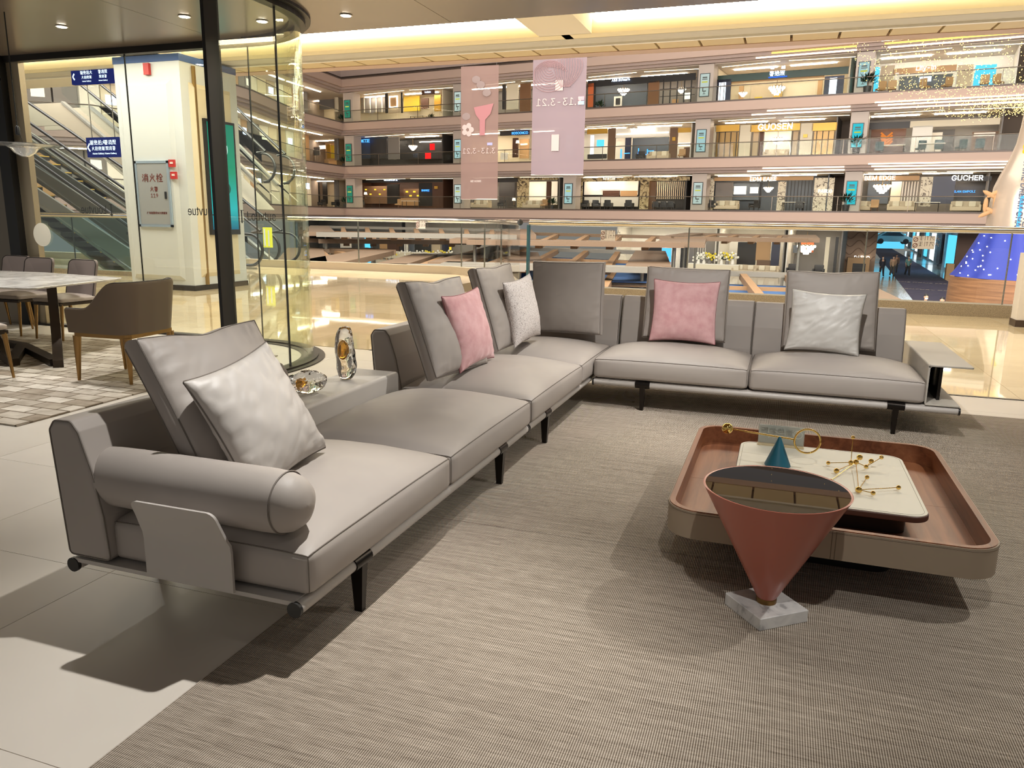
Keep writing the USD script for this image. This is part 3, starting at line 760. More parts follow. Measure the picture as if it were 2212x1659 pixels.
# ================================================================== rugs
def rug_mat(name, light, mid, dark):
    return custom(name, {'tc': ('texture_coordinate', {}), 'w': ('wave_texture', {'wave_type': 'bands', 'bands_direction': 'x', 'profile': 'sine', 'scale': 46.0, 'distortion': 0.12, 'detail': 0.0}),
        'mp': ('mapping', {'scale': (2.0, 55.0, 1.0)}), 'n': ('noise_texture', {'scale': 1.0, 'detail': 4.0, 'roughness': 0.7}),
        'mp2': ('mapping', {'scale': (14.0, 260.0, 1.0)}), 'n2': ('noise_texture', {'scale': 1.0, 'detail': 2.0}),
        'a': ('math', {'math_type': 'multiply_add', 'value2': 0.6, 'value3': -0.30}), 'a2': ('math', {'math_type': 'multiply_add', 'value2': 0.6, 'value3': -0.3}),
        's': ('math', {'math_type': 'add'}), 's2': ('math', {'math_type': 'multiply_add', 'value2': 0.62, 'value3': 0.19}), 's3': ('math', {'math_type': 'add', 'use_clamp': True}),
        'r': ('rgb_ramp', {'ramp': [(0.0, lin(dark)), (0.45, lin(mid)), (1.0, lin(light))]}),
        'b': ('bump', {'strength': 0.7, 'distance': 0.0025}), 'p': ('principled_bsdf', {'roughness': 0.95, 'specular_ior_level': 0.05})},
        [('tc.object', 'w.vector'), ('tc.object', 'mp.vector'), ('mp.vector', 'n.vector'), ('tc.object', 'mp2.vector'), ('mp2.vector', 'n2.vector'),
         ('n.fac', 'a.value1'), ('n2.fac', 'a2.value1'), ('a.value', 's.value1'), ('a2.value', 's.value2'), ('w.fac', 's2.value1'), ('s.value', 's3.value1'), ('s2.value', 's3.value2'),
         ('s3.value', 'r.fac'), ('r.color', 'p.base_color'), ('w.fac', 'b.height'), ('b.normal', 'p.normal')])
RUG = rug_mat('ribbed_rug', (214, 204, 190), (146, 133, 118), (62, 53, 46))
solo('rug', soft_prism(sg.box(-1.598, 0.35, 3.9, 3.176), 0.0005, 0.009, 0.003), RUG, 'ribbed taupe flat-woven rug nearest the viewer', 'rug')
solo('rug', soft_prism(sg.box(-1.56, 3.180, 3.9, 6.565), 0.0005, 0.009, 0.003), RUG, 'ribbed taupe flat-woven rug under the coffee table and back sofa run', 'rug')

# ================================================================== low table with its tray and platform
WOOD = custom('walnut', {'tc': ('texture_coordinate', {}), 'mp': ('mapping', {'scale': (16.0, 1.1, 16.0)}), 'n': ('noise_texture', {'scale': 2.0, 'detail': 6.0, 'distortion': 0.6}),
    'mp2': ('mapping', {'scale': (3.0, 0.5, 3.0)}), 'n2': ('noise_texture', {'scale': 1.5, 'detail': 2.0}), 'mx': ('math', {'math_type': 'multiply_add', 'value2': 0.5}), 'h': ('math', {'math_type': 'multiply', 'value2': 0.5}),
    'r': ('rgb_ramp', {'ramp': [(0.3, lin((92, 54, 36))), (0.5, lin((134, 84, 56))), (0.72, lin((160, 106, 72)))]}), 'p': ('principled_bsdf', {'roughness': 0.38, 'specular_ior_level': 0.4})},
    [('tc.object', 'mp.vector'), ('mp.vector', 'n.vector'), ('tc.object', 'mp2.vector'), ('mp2.vector', 'n2.vector'), ('n2.fac', 'h.value1'), ('n.fac', 'mx.value1'), ('h.value', 'mx.value3'), ('mx.value', 'r.fac'), ('r.color', 'p.base_color')])
HIDE = pbr('saddle_hide', (150, 134, 114), 0.6, bump=(420, 0.15, 0.0006))
ct = thing('coffee_table', 'low square coffee table with walnut tray top and stitched beige hide sides', 'coffee table', (0.235, 3.653, 0))
W2, D2 = 0.60, 0.705
outer, inner = rrect(-W2, W2, -D2, D2, 0.13, 10), rrect(-W2 + 0.028, W2 - 0.028, -D2 + 0.028, D2 - 0.028, 0.105, 10)
rim = outer.buffer(-0.005).difference(inner)
part(ct, 'rim', prism(rim, 0.185, 0.30), WOOD)
wb = part(ct, 'hide_wrap', prism(outer.difference(outer.buffer(-0.006)), 0.182, 0.296), HIDE, 40)
part(wb, 'stitching', tube([(*p, 0.288) for p in np.array(outer.buffer(0.0006).exterior.coords)[:-1]], 0.0012, 4, True), pbr('stitch', (108, 94, 78), 0.8))
part(wb, 'stitching', cat([rod((xx, -D2 - 0.0008, 0.184), (xx, -D2 - 0.0008, 0.294), 0.0012, 4) for xx in (0.028, 0.042)]), MATS['stitch'])
for a, b in [(-W2 + 0.02, -0.0008), (0.0008, W2 - 0.02)]:
    for c, d in [(-D2 + 0.02, -0.0008), (0.0008, D2 - 0.02)]:
        part(ct, 'tray_board', prism(inner.buffer(0.004).intersection(sg.box(a - 0.02 if a < 0 else a, c - 0.02 if c < 0 else c, b if b < 0 else b + 0.02, d if d < 0 else d + 0.02)), 0.186, 0.206), WOOD)
part(ct, 'plinth', prism(rrect(-0.30, 0.30, -0.36, 0.36, 0.08), 0.009, 0.184), BLACK)
px0, px1, py0, py1 = -0.36, 0.385, -0.53, 0.32
part(ct, 'platform_support', prism(rrect(px0 + 0.12, px1 - 0.06, py0 + 0.12, py1 - 0.12, 0.06), 0.207, 0.302), pbr('support_black', (26, 24, 23), 0.4))
pl = part(ct, 'platform', soft_prism(rrect(px0, px1, py0, py1, 0.075, 10), 0.303, 0.328, 0.005), pbr('platform_edge', (84, 54, 42), 0.4), 40)
part(pl, 'leather_inlay', prism(rrect(px0 + 0.004, px1 - 0.004, py0 + 0.004, py1 - 0.004, 0.071, 10), 0.3275, 0.3305), pbr('ivory_leather', (216, 212, 196), 0.5))
part(pl, 'stitching', tube([(*p, 0.3308) for p in np.array(rrect(px0 + 0.016, px1 - 0.016, py0 + 0.016, py1 - 0.016, 0.06, 10).exterior.coords)[:-1]], 0.0009, 4, True), pbr('ivory_stitch', (176, 170, 154), 0.8))
TZ = 0.3306
# ornaments
GOLD = pbr('polished_gold', (242, 204, 118), 0.09, 1.0)
t = thing('balance_ornament', 'teal cone ornament balancing a gold rod with ball and ring on the table', 'ornament', (0.056, 3.60, TZ))
part(t, 'cone', lathe([(0.056, 0.0), (0.058, 0.003), (0.0065, 0.132), (0.004, 0.136), (0.001, 0.137)], 40), pbr('teal_lacquer', (22, 92, 112), 0.42), 40)
a, b = np.array([-0.235, 0.03, 0.144]), np.array([0.062, -0.004, 0.131])
part(t, 'rod', rod(a, b, 0.0035, 8), GOLD, 60)
part(t, 'ball', ball(a, 0.026, 3), GOLD, True)
rc = np.array([0.118, -0.012, 0.1315])
part(t, 'ring', tube([rc + 0.0555 * np.array([math.cos(q), 0.15 * math.cos(q), math.sin(q)]) for q in np.linspace(0, 2 * PI, 49)[:-1]], 0.0042, 10, True), GOLD, True)
# molecule ornament
nodes = {}
pts = [(1789, 1000), (1838, 999), (1849, 998), (1857, 988), (1882, 996), (1871, 1008), (1904, 988), (1807, 1017), (1873, 1031), (1855, 1058), (1886, 1065), (1941, 1053), (1795, 1038), (1832, 944)]
hs = [0.02, 0.035, 0.03, 0.045, 0.035, 0.02, 0.05, 0.015, 0.02, 0.016, 0.015, 0.015, 0.012, None]
rs = [0.009, 0.011, 0.0125, 0.0135, 0.0115, 0.0095, 0.0095, 0.012, 0.0095, 0.0135, 0.0095, 0.0095, 0.007, 0.0085]
P3 = [at(x, y, Z=TZ + h) if h is not None else None for (x, y), h in zip(pts, hs)]
P3[13] = np.array([P3[1][0] - 0.002, P3[1][1] + 0.005, 0.0]); P3[13][2] = at(1832, 944, Y=P3[13][1])[2]
mo = thing('molecule_ornament', 'gold ball-and-rod molecule ornament on the ivory platform', 'ornament', (P3[9][0], P3[9][1], TZ))
off = np.array([P3[9][0], P3[9][1], TZ])
for p_, r_ in zip(P3, rs):
    part(mo, 'ball', ball(p_ - off, r_, 2), GOLD, True)
for i, j in [(0, 1), (1, 13), (1, 2), (2, 3), (2, 5), (5, 4), (5, 6), (2, 7), (2, 12), (2, 9), (9, 8), (9, 11), (9, 10)]:
    part(mo, 'rod', rod(P3[i] - off, P3[j] - off, 0.0017, 6), GOLD, 60)
# acrylic no-photograph sign, seen from behind
sx, sy_ = 0.067, 3.95
ns = thing('table_sign', 'small clear acrylic notice standing at the back of the ivory platform', 'sign', (sx, sy_, TZ))
ACR = pane('acrylic', (0.93, 0.93, 0.9), 0.02, 1.49, 1.0)
part(ns, 'foot', box(-0.11, 0.11, -0.035, 0.025, 0.0, 0.005), pbr('acrylic_foot', (206, 186, 146), 0.15, specular_ior_level=0.6))
part(ns, 'card', soft_prism(sg.box(-0.108, 0.008, 0.108, 0.098), -0.002, 0.002, 0.001) if False else box(-0.108, 0.108, -0.002, 0.002, 0.006, 0.10), pbr('notice_card', (196, 198, 200), 0.35))
part(ns, 'cover', box(-0.111, 0.111, -0.006, -0.003, 0.005, 0.104), ACR)
zhao = [[(0.08, 0.95), (0.08, 0.45), (0.36, 0.45), (0.36, 0.95), (0.08, 0.95)], [(0.08, 0.7), (0.36, 0.7)], [(0.46, 0.95), (0.92, 0.95), (0.9, 0.7), (0.8, 0.7)], [(0.62, 0.95), (0.45, 0.7)], [(0.5, 0.62), (0.9, 0.62), (0.9, 0.42), (0.5, 0.42), (0.5, 0.62)], [(0.12, 0.25), (0.05, 0.05)], [(0.35, 0.25), (0.38, 0.08)], [(0.58, 0.25), (0.65, 0.08)], [(0.8, 0.25), (0.95, 0.05)]]
pai = [[(0.05, 0.75), (0.42, 0.75)], [(0.24, 1.0), (0.24, 0.05), (0.12, 0.12)], [(0.05, 0.35), (0.42, 0.52)], [(0.7, 1.0), (0.6, 0.8)], [(0.5, 0.8), (0.95, 0.8), (0.95, 0.05), (0.5, 0.05), (0.5, 0.8)], [(0.5, 0.43), (0.95, 0.43)]]
jue = [[(0.25, 1.0), (0.08, 0.72), (0.3, 0.72), (0.05, 0.42), (0.36, 0.46)], [(0.05, 0.1), (0.38, 0.2)], [(0.6, 1.0), (0.46, 0.75)], [(0.55, 0.88), (0.85, 0.88), (0.75, 0.72)], [(0.5, 0.72), (0.92, 0.72), (0.92, 0.42), (0.5, 0.42), (0.5, 0.72)], [(0.71, 0.72), (0.71, 0.42)], [(0.5, 0.72), (0.5, 0.08), (0.97, 0.08), (0.97, 0.2)]]
xie = [[(0.1, 0.95), (0.2, 0.82)], [(0.05, 0.65), (0.2, 0.65), (0.2, 0.1), (0.3, 0.2)], [(0.45, 0.98), (0.4, 0.85)], [(0.36, 0.85), (0.62, 0.85), (0.62, 0.02)], [(0.36, 0.85), (0.36, 0.35), (0.62, 0.35)], [(0.36, 0.6), (0.62, 0.6)], [(0.6, 0.35), (0.32, 0.05)], [(0.7, 0.7), (0.98, 0.7)], [(0.88, 1.0), (0.88, 0.02), (0.78, 0.1)], [(0.74, 0.5), (0.8, 0.35)]]
W_ = strokes([xie, jue, pai, zhao], 0.034, 0.08, 0.001, mirror=True)
part(ns, 'writing', tf(W_, (-0.022, -0.0025, 0.052)), pbr('notice_white', (226, 226, 224), 0.5), False)
part(ns, 'writing', tf(text('NO PHOTO', 0.009, 0.001, mirror=True), (-0.03, -0.0025, 0.034)), MATS['notice_white'], False)
part(ns, 'icon', cat([tube([(0.078 + 0.02 * math.cos(q), -0.0025, 0.062 + 0.02 * math.sin(q)) for q in np.linspace(0, 2 * PI, 25)[:-1]], 0.0016, 4, True), box(0.068, 0.088, -0.003, -0.0022, 0.054, 0.067), beam((0.065, -0.003, 0.048), (0.091, -0.003, 0.076), 0.002, 0.001, (0, 1, 0))]), MATS['notice_white'], False)

# cone side table
cn = thing('cone_side_table', 'terracotta inverted cone side table with smoked mirror top on a marble base', 'side table', (0.047, 2.772, 0.009))
part(cn, 'marble_base', tf(soft_prism(rrect(-0.105, 0.105, -0.105, 0.105, 0.004, 3), 0.0, 0.047, 0.003), rz=math.radians(39)), custom('carrara', {'tc': ('texture_coordinate', {}), 'n': ('noise_texture', {'scale': 9.0, 'detail': 8.0, 'distortion': 1.6}),
    'r': ('rgb_ramp', {'ramp': [(0.33, lin((160, 158, 157))), (0.42, lin((200, 198, 196))), (0.65, lin((214, 212, 208)))]}), 'p': ('principled_bsdf', {'roughness': 0.12})}, [('tc.object', 'n.vector'), ('n.fac', 'r.fac'), ('r.color', 'p.base_color')]), 40)
part(cn, 'brass_collar', lathe([(0.036, 0.047), (0.037, 0.049), (0.037, 0.064), (0.036, 0.066)], 32), pbr('satin_brass', (128, 98, 56), 0.35, 0.9), 40)
part(cn, 'cone', lathe([(0.034, 0.064), (0.0355, 0.067), (0.252, 0.484), (0.2545, 0.489), (0.252, 0.490), (0.246, 0.488)], 96), pbr('terracotta_lacquer', (170, 98, 82), 0.25, specular_ior_level=0.45), 40)
part(cn, 'mirror_top', lathe([(0.001, 0.484), (0.246, 0.484), (0.2475, 0.4865), (0.246, 0.4885), (0.001, 0.4885)], 96), custom('smoked_mirror', {'p': ('principled_bsdf', {'base_color': lin((30, 20, 18)), 'roughness': 0.01, 'specular_ior_level': 0.28, 'ior': 1.5})}, []), 40)

# glass sculptures on the rear shelf
CLEAR = custom('clear_glass', {'p': ('principled_bsdf', {'base_color': (0.93, 0.93, 0.91), 'roughness': 0.0, 'transmission_weight': 1.0, 'ior': 1.5})}, [])
AMBER = custom('amber_glass', {'p': ('principled_bsdf', {'base_color': lin((226, 168, 66)), 'roughness': 0.02, 'transmission_weight': 0.9, 'ior': 1.5})}, [])
g1 = thing('glass_sculpture', 'tall upright clear glass sculpture with amber core on the sofa shelf', 'sculpture', (-2.335, 3.80, 0.501))
m = trimesh.creation.icosphere(5, 1.0); v = m.vertices.copy()
zz = v[:, 2]; rad = np.where(zz > 0, 1.0, 1.02)
p = np.c_[v[:, 0] * 0.058, v[:, 1] * 0.050, 0.155 + np.sign(zz) * np.abs(zz) ** 0.72 * 0.155]
xy = np.linalg.norm(v[:, :2], axis=1, keepdims=True)
p[:, :2] *= np.where(xy > 0, np.maximum(xy, 1e-6) ** -0.42, 1)
p[:, :2] *= (1.06 - 0.16 * np.clip(p[:, 2:] / 0.31, 0, 1) ** 2)
nz = meshkit.fbm(p * [22, 22, 16], 3, 5) - 0.5
p[:, :2] *= 1 + nz[:, None] * 0.22
p[:, 0] += 0.006 * np.sin(p[:, 2] * 22)
p[:, 2] = np.clip(p[:, 2], 0, None)
part(g1, 'body', (p, m.faces), CLEAR, True)
part(g1, 'core', ball((-0.004, -0.012, 0.175), 0.03, 3, (0.9, 0.7, 1.9)), AMBER, True)
part(g1, 'core', ball((0.018, 0.01, 0.10), 0.012, 3, (0.7, 0.7, 3.0)), pbr('inner_silver', (200, 200, 198), 0.1, 1.0), True)
g2 = thing('glass_sculpture', 'low rounded clear glass sculpture with amber streak on the sofa shelf', 'sculpture', (-2.325, 3.395, 0.501))
m = trimesh.creation.icosphere(5, 1.0); v = m.vertices
p = np.c_[v[:, 0] * 0.075, v[:, 1] * 0.11, 0.063 + v[:, 2] * 0.063]
nz = meshkit.fbm(p * 26, 3, 9) - 0.5
p *= 1 + nz[:, None] * 0.22
hole = np.exp(-(((p[:, 0] - 0.03) / 0.03) ** 2 + ((p[:, 1] + 0.02) / 0.045) ** 2)) * (v[:, 2] > 0)
p[:, 2] -= hole * 0.03
p[:, 2] = np.clip(p[:, 2], 0, None)
p = tf((p, m.faces), rz=-0.5)
part(g2, 'body', p, CLEAR, True)
part(g2, 'core', ball((-0.02, -0.02, 0.06), 0.02, 3, (0.9, 1.8, 0.8)), AMBER, True)

# ================================================================== dining corner behind the glass
DRUG = custom('patchwork_rug', {'tc': ('texture_coordinate', {}), 'br': ('brick_texture', {'color1': lin((216, 208, 196)), 'color2': lin((150, 136, 118)), 'mortar': lin((128, 116, 100)), 'scale': 1.0, 'mortar_size': 0.008, 'brick_width': 0.26, 'row_height': 0.15, 'offset': 0.5, 'bias': -0.15}),
    'n': ('noise_texture', {'scale': 7.0, 'detail': 3.0}), 'mx': ('mix_color', {'blend_type': 'multiply', 'fac': 0.6}), 'rr': ('rgb_ramp', {'ramp': [(0.35, (0.55, 0.52, 0.48)), (0.62, (1, 1, 1))]}),
    'n2': ('noise_texture', {'scale': 240.0}), 'b': ('bump', {'strength': 0.5, 'distance': 0.003}), 'p': ('principled_bsdf', {'roughness': 0.95, 'specular_ior_level': 0.1})},
    [('tc.object', 'br.vector'), ('tc.object', 'n.vector'), ('n.fac', 'rr.fac'), ('br.color', 'mx.a'), ('rr.color', 'mx.b'), ('mx.result', 'p.base_color'), ('tc.object', 'n2.vector'), ('n2.fac', 'b.height'), ('b.normal', 'p.normal')])
solo('rug', soft_prism(sg.Polygon([(-9.8, 3.75), (-4.80, 3.63), (-4.86, 6.6), (-9.8, 6.72)]), 0.0005, 0.012, 0.004), DRUG, 'patchwork rug in pale and taupe blocks under the dining table', 'rug')
MARBLE = custom('white_marble', {'tc': ('texture_coordinate', {}), 'n': ('noise_texture', {'scale': 3.2, 'detail': 8.0, 'distortion': 2.0}), 'r': ('rgb_ramp', {'ramp': [(0.40, lin((206, 202, 198))), (0.50, lin((232, 229, 224))), (0.8, lin((236, 233, 229)))]}), 'p': ('principled_bsdf', {'roughness': 0.14})},
    [('tc.object', 'n.vector'), ('n.fac', 'r.fac'), ('r.color', 'p.base_color')])
TAB = pbr('table_bronze', (60, 50, 42), 0.38, 0.6)
dt = thing('dining_table', 'white marble dining table on dark sculpted legs', 'dining table', (-8.0, 5.75, 0.012))
top = sg.Polygon([(1.60, -0.62), (1.34, 0.70), (0.0, 0.86), (-1.4, 0.74), (-1.6, -0.55), (0.0, -0.80)]).buffer(-0.09).buffer(0.09, quad_segs=8)
part(dt, 'tabletop', cat([soft_prism(top, 0.728, 0.740, 0.004), soft_prism(top.buffer(-0.03), 0.716, 0.728, 0.006)]), MARBLE, 40)
def blade(pts, w, th, n=14):
    """A flat bar swept along a bent path in a vertical plane."""
    p = np.array(pts, float); t = np.linspace(0, 1, n)
    k = len(p) - 1
    from math import comb
    c = sum(comb(k, i) * ((1 - t) ** (k - i) * t ** i)[:, None] * p[i] for i in range(k + 1))
    d = np.gradient(c, axis=0); d /= np.linalg.norm(d, axis=1, keepdims=True)
    side = np.cross(d, [0, 0, 1.0]); h = p[-1] - p[0]; h[2] = 0; h /= np.linalg.norm(h) + 1e-9
    s = np.array([-h[1], h[0], 0.0])
    u = np.cross(s, d)
    W = np.broadcast_to(np.asarray(w, float), (n,)) if np.ndim(w) == 0 else np.interp(t, np.linspace(0, 1, len(w)), w)
    g = np.stack([c - s * th / 2 - u * W[:, None] / 2, c + s * th / 2 - u * W[:, None] / 2, c + s * th / 2 + u * W[:, None] / 2, c - s * th / 2 + u * W[:, None] / 2, c - s * th / 2 - u * W[:, None] / 2], 1)
    m = sheet(g)
    e0, e1 = sheet(g[0][[0, 1, 3, 2]].reshape(2, 2, 3)), sheet(g[-1][[0, 1, 3, 2]].reshape(2, 2, 3))
    return cat([m, e0, (e1[0], e1[1][:, ::-1])])
for (tx, ty), (fx, fy) in [((1.18, -0.05), (1.72, -0.52)), ((0.72, -0.45), (1.30, -0.62)), ((-1.1, 0.2), (-1.5, 0.5)), ((-1.1, -0.3), (-1.5, -0.5))]:
    part(dt, 'leg', blade([(tx, ty, 0.715), (tx + (fx - tx) * 0.05, ty + (fy - ty) * 0.05, 0.38), (tx + (fx - tx) * 0.25, ty + (fy - ty) * 0.25, 0.1), (fx, fy, 0.035)], [0.13, 0.10, 0.10, 0.07], 0.085), TAB, 40)
part(dt, 'foot_bar', cat([beam((1.62, -0.46, 0.035), (0.5, 0.1, 0.03), 0.1, 0.06), beam((1.22, -0.58, 0.035), (0.5, 0.1, 0.03), 0.1, 0.06), beam((-1.4, 0.4, 0.035), (0.5, 0.1, 0.03), 0.1, 0.06)]), TAB)

CHL = pbr('chair_leather', (118, 106, 100), 0.5, bump=(380, 0.1, 0.0008))
CHB = pbr('chair_brown_leather', (100, 84, 68), 0.48, bump=(380, 0.1, 0.0008))
BRASS = pbr('aged_brass', (150, 118, 74), 0.3, 0.9)
PIPE = pbr('chair_piping', (40, 34, 30), 0.6)
def leg_tap(x, y, z, fx, fy, r0=0.022, r1=0.011):
    return tube([(x, y, z), ((x + fx) / 2, (y + fy) / 2, z / 2), (fx, fy, 0)], [r0, (r0 + r1) / 2, r1], 10)
sc = proto('dining_chair')
def cpart(cls, name, mesh, mat, smooth=30):
    p = path_for(str(cls.GetPath()), name)
    return usdkit.mesh(stage, p, mesh, mat, smooth).GetPrim()
# padded side chair facing -y, its seat front at y = -0.24
prof = sg.Polygon([(-0.26, 0.43), (0.24, 0.41), (0.255, 0.44), (0.33, 0.87), (0.325, 0.90), (0.30, 0.895), (0.22, 0.50), (0.18, 0.475), (-0.26, 0.475)])
prof = prof.buffer(-0.012).buffer(0.012, quad_segs=4)
v, f = soft_prism(rrect(-0.22, 0.22, 0.40, 0.88, 0.06), -0.022, 0.022, 0.015)
bk = np.stack([v[:, 0], 0.235 + (v[:, 1] - 0.45) * 0.22 + v[:, 2] - 0.06 * (v[:, 0] / 0.22) ** 2 * 0.5, v[:, 1]], -1), f[:, ::-1]
cpart(sc, 'backrest', bk, CHL, 50)
o = np.array(rrect(-0.216, 0.216, 0.42, 0.876, 0.06).exterior.coords)[:-1]
cpart(sc, 'backrest_piping', tube([(p[0], 0.235 + (p[1] - 0.45) * 0.22 - 0.03 * (p[0] / 0.22) ** 2 - 0.02, p[1]) for p in o], 0.005, 5, True), PIPE, 60)
cpart(sc, 'seat', tf(soft_box(0.45, 0.47, 0.055, 0.02, 0.03, 0.005, 12, 2), (0, 0.0, 0.42)), pbr('chair_seat_leather', (170, 158, 150), 0.5), 50)
cpart(sc, 'seat_frame', cat([box(-0.22, 0.22, -0.235, 0.235, 0.39, 0.42)]), TAB)
for s_ in (-1, 1):
    cpart(sc, 'leg', leg_tap(s_ * 0.20, -0.21, 0.40, s_ * 0.21, -0.24), BRASS, 50)
    cpart(sc, 'leg', leg_tap(s_ * 0.20, 0.21, 0.40, s_ * 0.21, 0.27), BRASS, 50)
for (cx, cy, rz, lab) in [(-9.08, 6.85, 0.0, 'grey leather dining chair at the far left, mostly hidden behind the marble table'), (-8.48, 6.68, 0.02, 'grey leather dining chair beside the black post, behind the marble table'), (-7.76, 6.64, -0.04, 'grey leather dining chair behind the marble table, next to the brown armchair'),
                          (-6.47, 4.53, PI - 0.1, 'brass legged dining chair on the near side of the marble table at the left edge')]:
    inst(sc, 'dining_chair', lab, 'chair', (cx, cy, 0.012 if cy < 6.3 else 0.012), rz, group='grey dining chairs')
ac = thing('dining_armchair', 'brown leather dining armchair with scooped arms and brass legs', 'armchair', (-5.40, 5.17, 0.012), -PI / 2 + 0.06)
pth = np.array([(-0.275, -0.29), (-0.28, -0.1), (-0.285, 0.10), (-0.28, 0.20), (-0.255, 0.262), (-0.19, 0.29), (0, 0.30), (0.19, 0.29), (0.255, 0.262), (0.28, 0.20), (0.285, 0.10), (0.28, -0.1), (0.275, -0.29)])
L = np.r_[0, np.cumsum(np.linalg.norm(np.diff(pth, axis=0), axis=1))]
tt = np.linspace(0, L[-1], 61)
pp = np.c_[np.interp(tt, L, pth[:, 0]), np.interp(tt, L, pth[:, 1])]
dd = np.gradient(pp, axis=0); dd /= np.linalg.norm(dd, axis=1, keepdims=True); nn_ = np.c_[-dd[:, 1], dd[:, 0]]
yy = np.clip((pp[:, 1] + 0.12) / 0.36, 0, 1); ht = 0.625 + (0.855 - 0.625) * (yy ** 2 * (3 - 2 * yy))
g = []
for k, (th_, zf) in enumerate([(0.024, 0.0), (0.024, 0.25), (0.024, 0.6), (0.022, 0.93), (0.012, 1.0), (-0.012, 1.0), (-0.022, 0.93), (-0.022, 0.6), (-0.022, 0.25), (-0.022, 0.0), (0.024, 0.0)]):
    z = 0.42 + (ht - 0.42) * zf
    fl_ = (z - 0.42) * 0.12
    g.append(np.c_[pp + nn_ * (th_ + fl_[:, None]), z])
G = np.array(g)
sh = sheet(G)
e0 = np.array([G[[0, 1, 2, 3, 4], 0], G[[9, 8, 7, 6, 5], 0]]); e1 = np.array([G[[0, 1, 2, 3, 4], -1], G[[9, 8, 7, 6, 5], -1]])
sA, sB = sheet(e0), sheet(e1)
part(ac, 'shell', cat([sh, sA, (sB[0], sB[1][:, ::-1])]), CHB, 50)
part(ac, 'piping', tube(np.c_[pp + nn_ * (0.12 * (ht - 0.42))[:, None], ht + 0.002], 0.005, 5), PIPE, 60)
part(ac, 'seat', tf(soft_box(0.50, 0.54, 0.06, 0.02, 0.03, 0.004, 12, 3), (0, -0.01, 0.42)), CHB, 50)
part(ac, 'seat_frame', prism(rrect(-0.28, 0.28, -0.28, 0.30, 0.05), 0.385, 0.42), BRASS)
for s_ in (-1, 1):
    for y_ in (-0.25, 0.27):
        part(ac, 'leg', leg_tap(s_ * 0.255, y_, 0.39, s_ * 0.268, y_ * 1.04, 0.034, 0.013), BRASS, 50)
# pendant of clear glass over the table
pc = at(52, 315, Y=5.75)
pd = thing('glass_pendant', 'clear glass bowl pendant lamp with wide flat rim over the dining table', 'pendant lamp', (pc[0], pc[1], pc[2]))
part(pd, 'shade', lathe([(0.001, -0.105), (0.04, -0.10), (0.09, -0.07), (0.12, -0.03), (0.15, -0.008), (0.33, 0.004), (0.33, 0.009), (0.15, -0.002), (0.115, -0.02), (0.085, -0.06), (0.04, -0.088), (0.001, -0.094)], 40), custom('pendant_glass', {'p': ('principled_bsdf', {'base_color': (0.95, 0.95, 0.93), 'roughness': 0.06, 'transmission_weight': 0.95, 'ior': 1.45})}, []), 60)
part(pd, 'cable', rod((-0.06, 0, 0.13), (-0.06, 0, 3.26 - pc[2]), 0.006, 6), BLACK)
part(pd, 'cable', rod((0, 0, 0.0), (-0.06, 0, 0.15), 0.003, 6), BLACK)
part(pd, 'socket', lathe([(0.016, 0.10), (0.022, 0.11), (0.02, 0.17), (0.008, 0.19)], 16, (-0.06, 0, 0)), BLACK, 40)
wd = at(91, 507, Y=7.338)  # the white disc on the pane paints in a lamp's reflection
solo('reflection_disc', tf(prism(sg.Point(0, 0).buffer(0.145, quad_segs=12), 0, 0.002), tuple(wd), rx=PI / 2), pbr('reflection_white', (240, 234, 214), 0.6), 'round white decal on the leftmost glass pane above the dining chairs, a disc painted in for a lamp reflection', 'lamp_reflection')
# recessed downlights in the shop ceiling
DL = emit('downlight_lens', (255, 244, 226), 30.0)
for (x_, y_), w_ in zip([(-7.08, 6.36), (-5.56, 6.38), (-4.95, 6.74), (-4.04, 6.77)], ['furthest left, by the pendant cable', 'just left of the black post', 'inside the bent glass corner', 'right of the bent glass corner']):
    d_ = thing('ceiling_downlight', 'small recessed ceiling spotlight ' + w_, 'ceiling light', (x_, y_, 3.262))
    part(d_, 'trim', lathe([(0.045, 0.0), (0.058, 0.0), (0.06, 0.004), (0.045, 0.006)], 20), pbr('trim_white', (220, 214, 204), 0.5))
    part(d_, 'lens', lathe([(0.001, -0.004), (0.044, -0.004), (0.044, -0.001), (0.001, -0.001)], 20), DL)

# ================================================================== pillar in the gallery with fire cabinet and screen
PW = pbr('pillar_white', (208, 214, 214), 0.35)
PX0, PX1, PY0, PY1 = -12.06, -10.55, 11.88, 13.42
pil = struct_x('wall_pillar', label='white clad square pillar in the gallery behind the black post', category='pillar')
part(pil, 'core', box(PX0, PX1, PY0, PY1, 0.0, 4.14), PW)
part(pil, 'base', box(PX0 - 0.015, PX1 + 0.015, PY0 - 0.015, PY1 + 0.015, 0, 0.10), pbr('pillar_base', (38, 34, 32), 0.25))
part(pil, 'panel', hexa([(PX0 + 0.16, PY0 - 0.05, 0.28), (PX1 - 0.28, PY0 - 0.05, 0.28), (PX1 - 0.2, PY0, 0.2), (PX0 + 0.08, PY0, 0.2)], [(PX0 + 0.16, PY0 - 0.05, 3.74), (PX1 - 0.28, PY0 - 0.05, 3.74), (PX1 - 0.2, PY0, 3.82), (PX0 + 0.08, PY0, 3.82)]), PW)
part(pil, 'panel', hexa([(PX1, PY0 + 0.2, 0.25), (PX1 + 0.05, PY0 + 0.28, 0.33), (PX1 + 0.05, PY1 - 0.28, 0.33), (PX1, PY1 - 0.2, 0.25)], [(PX1, PY0 + 0.2, 3.8), (PX1 + 0.05, PY0 + 0.28, 3.72), (PX1 + 0.05, PY1 - 0.28, 3.72), (PX1, PY1 - 0.2, 3.8)]), pbr('pillar_cream', (216, 206, 176), 0.4))
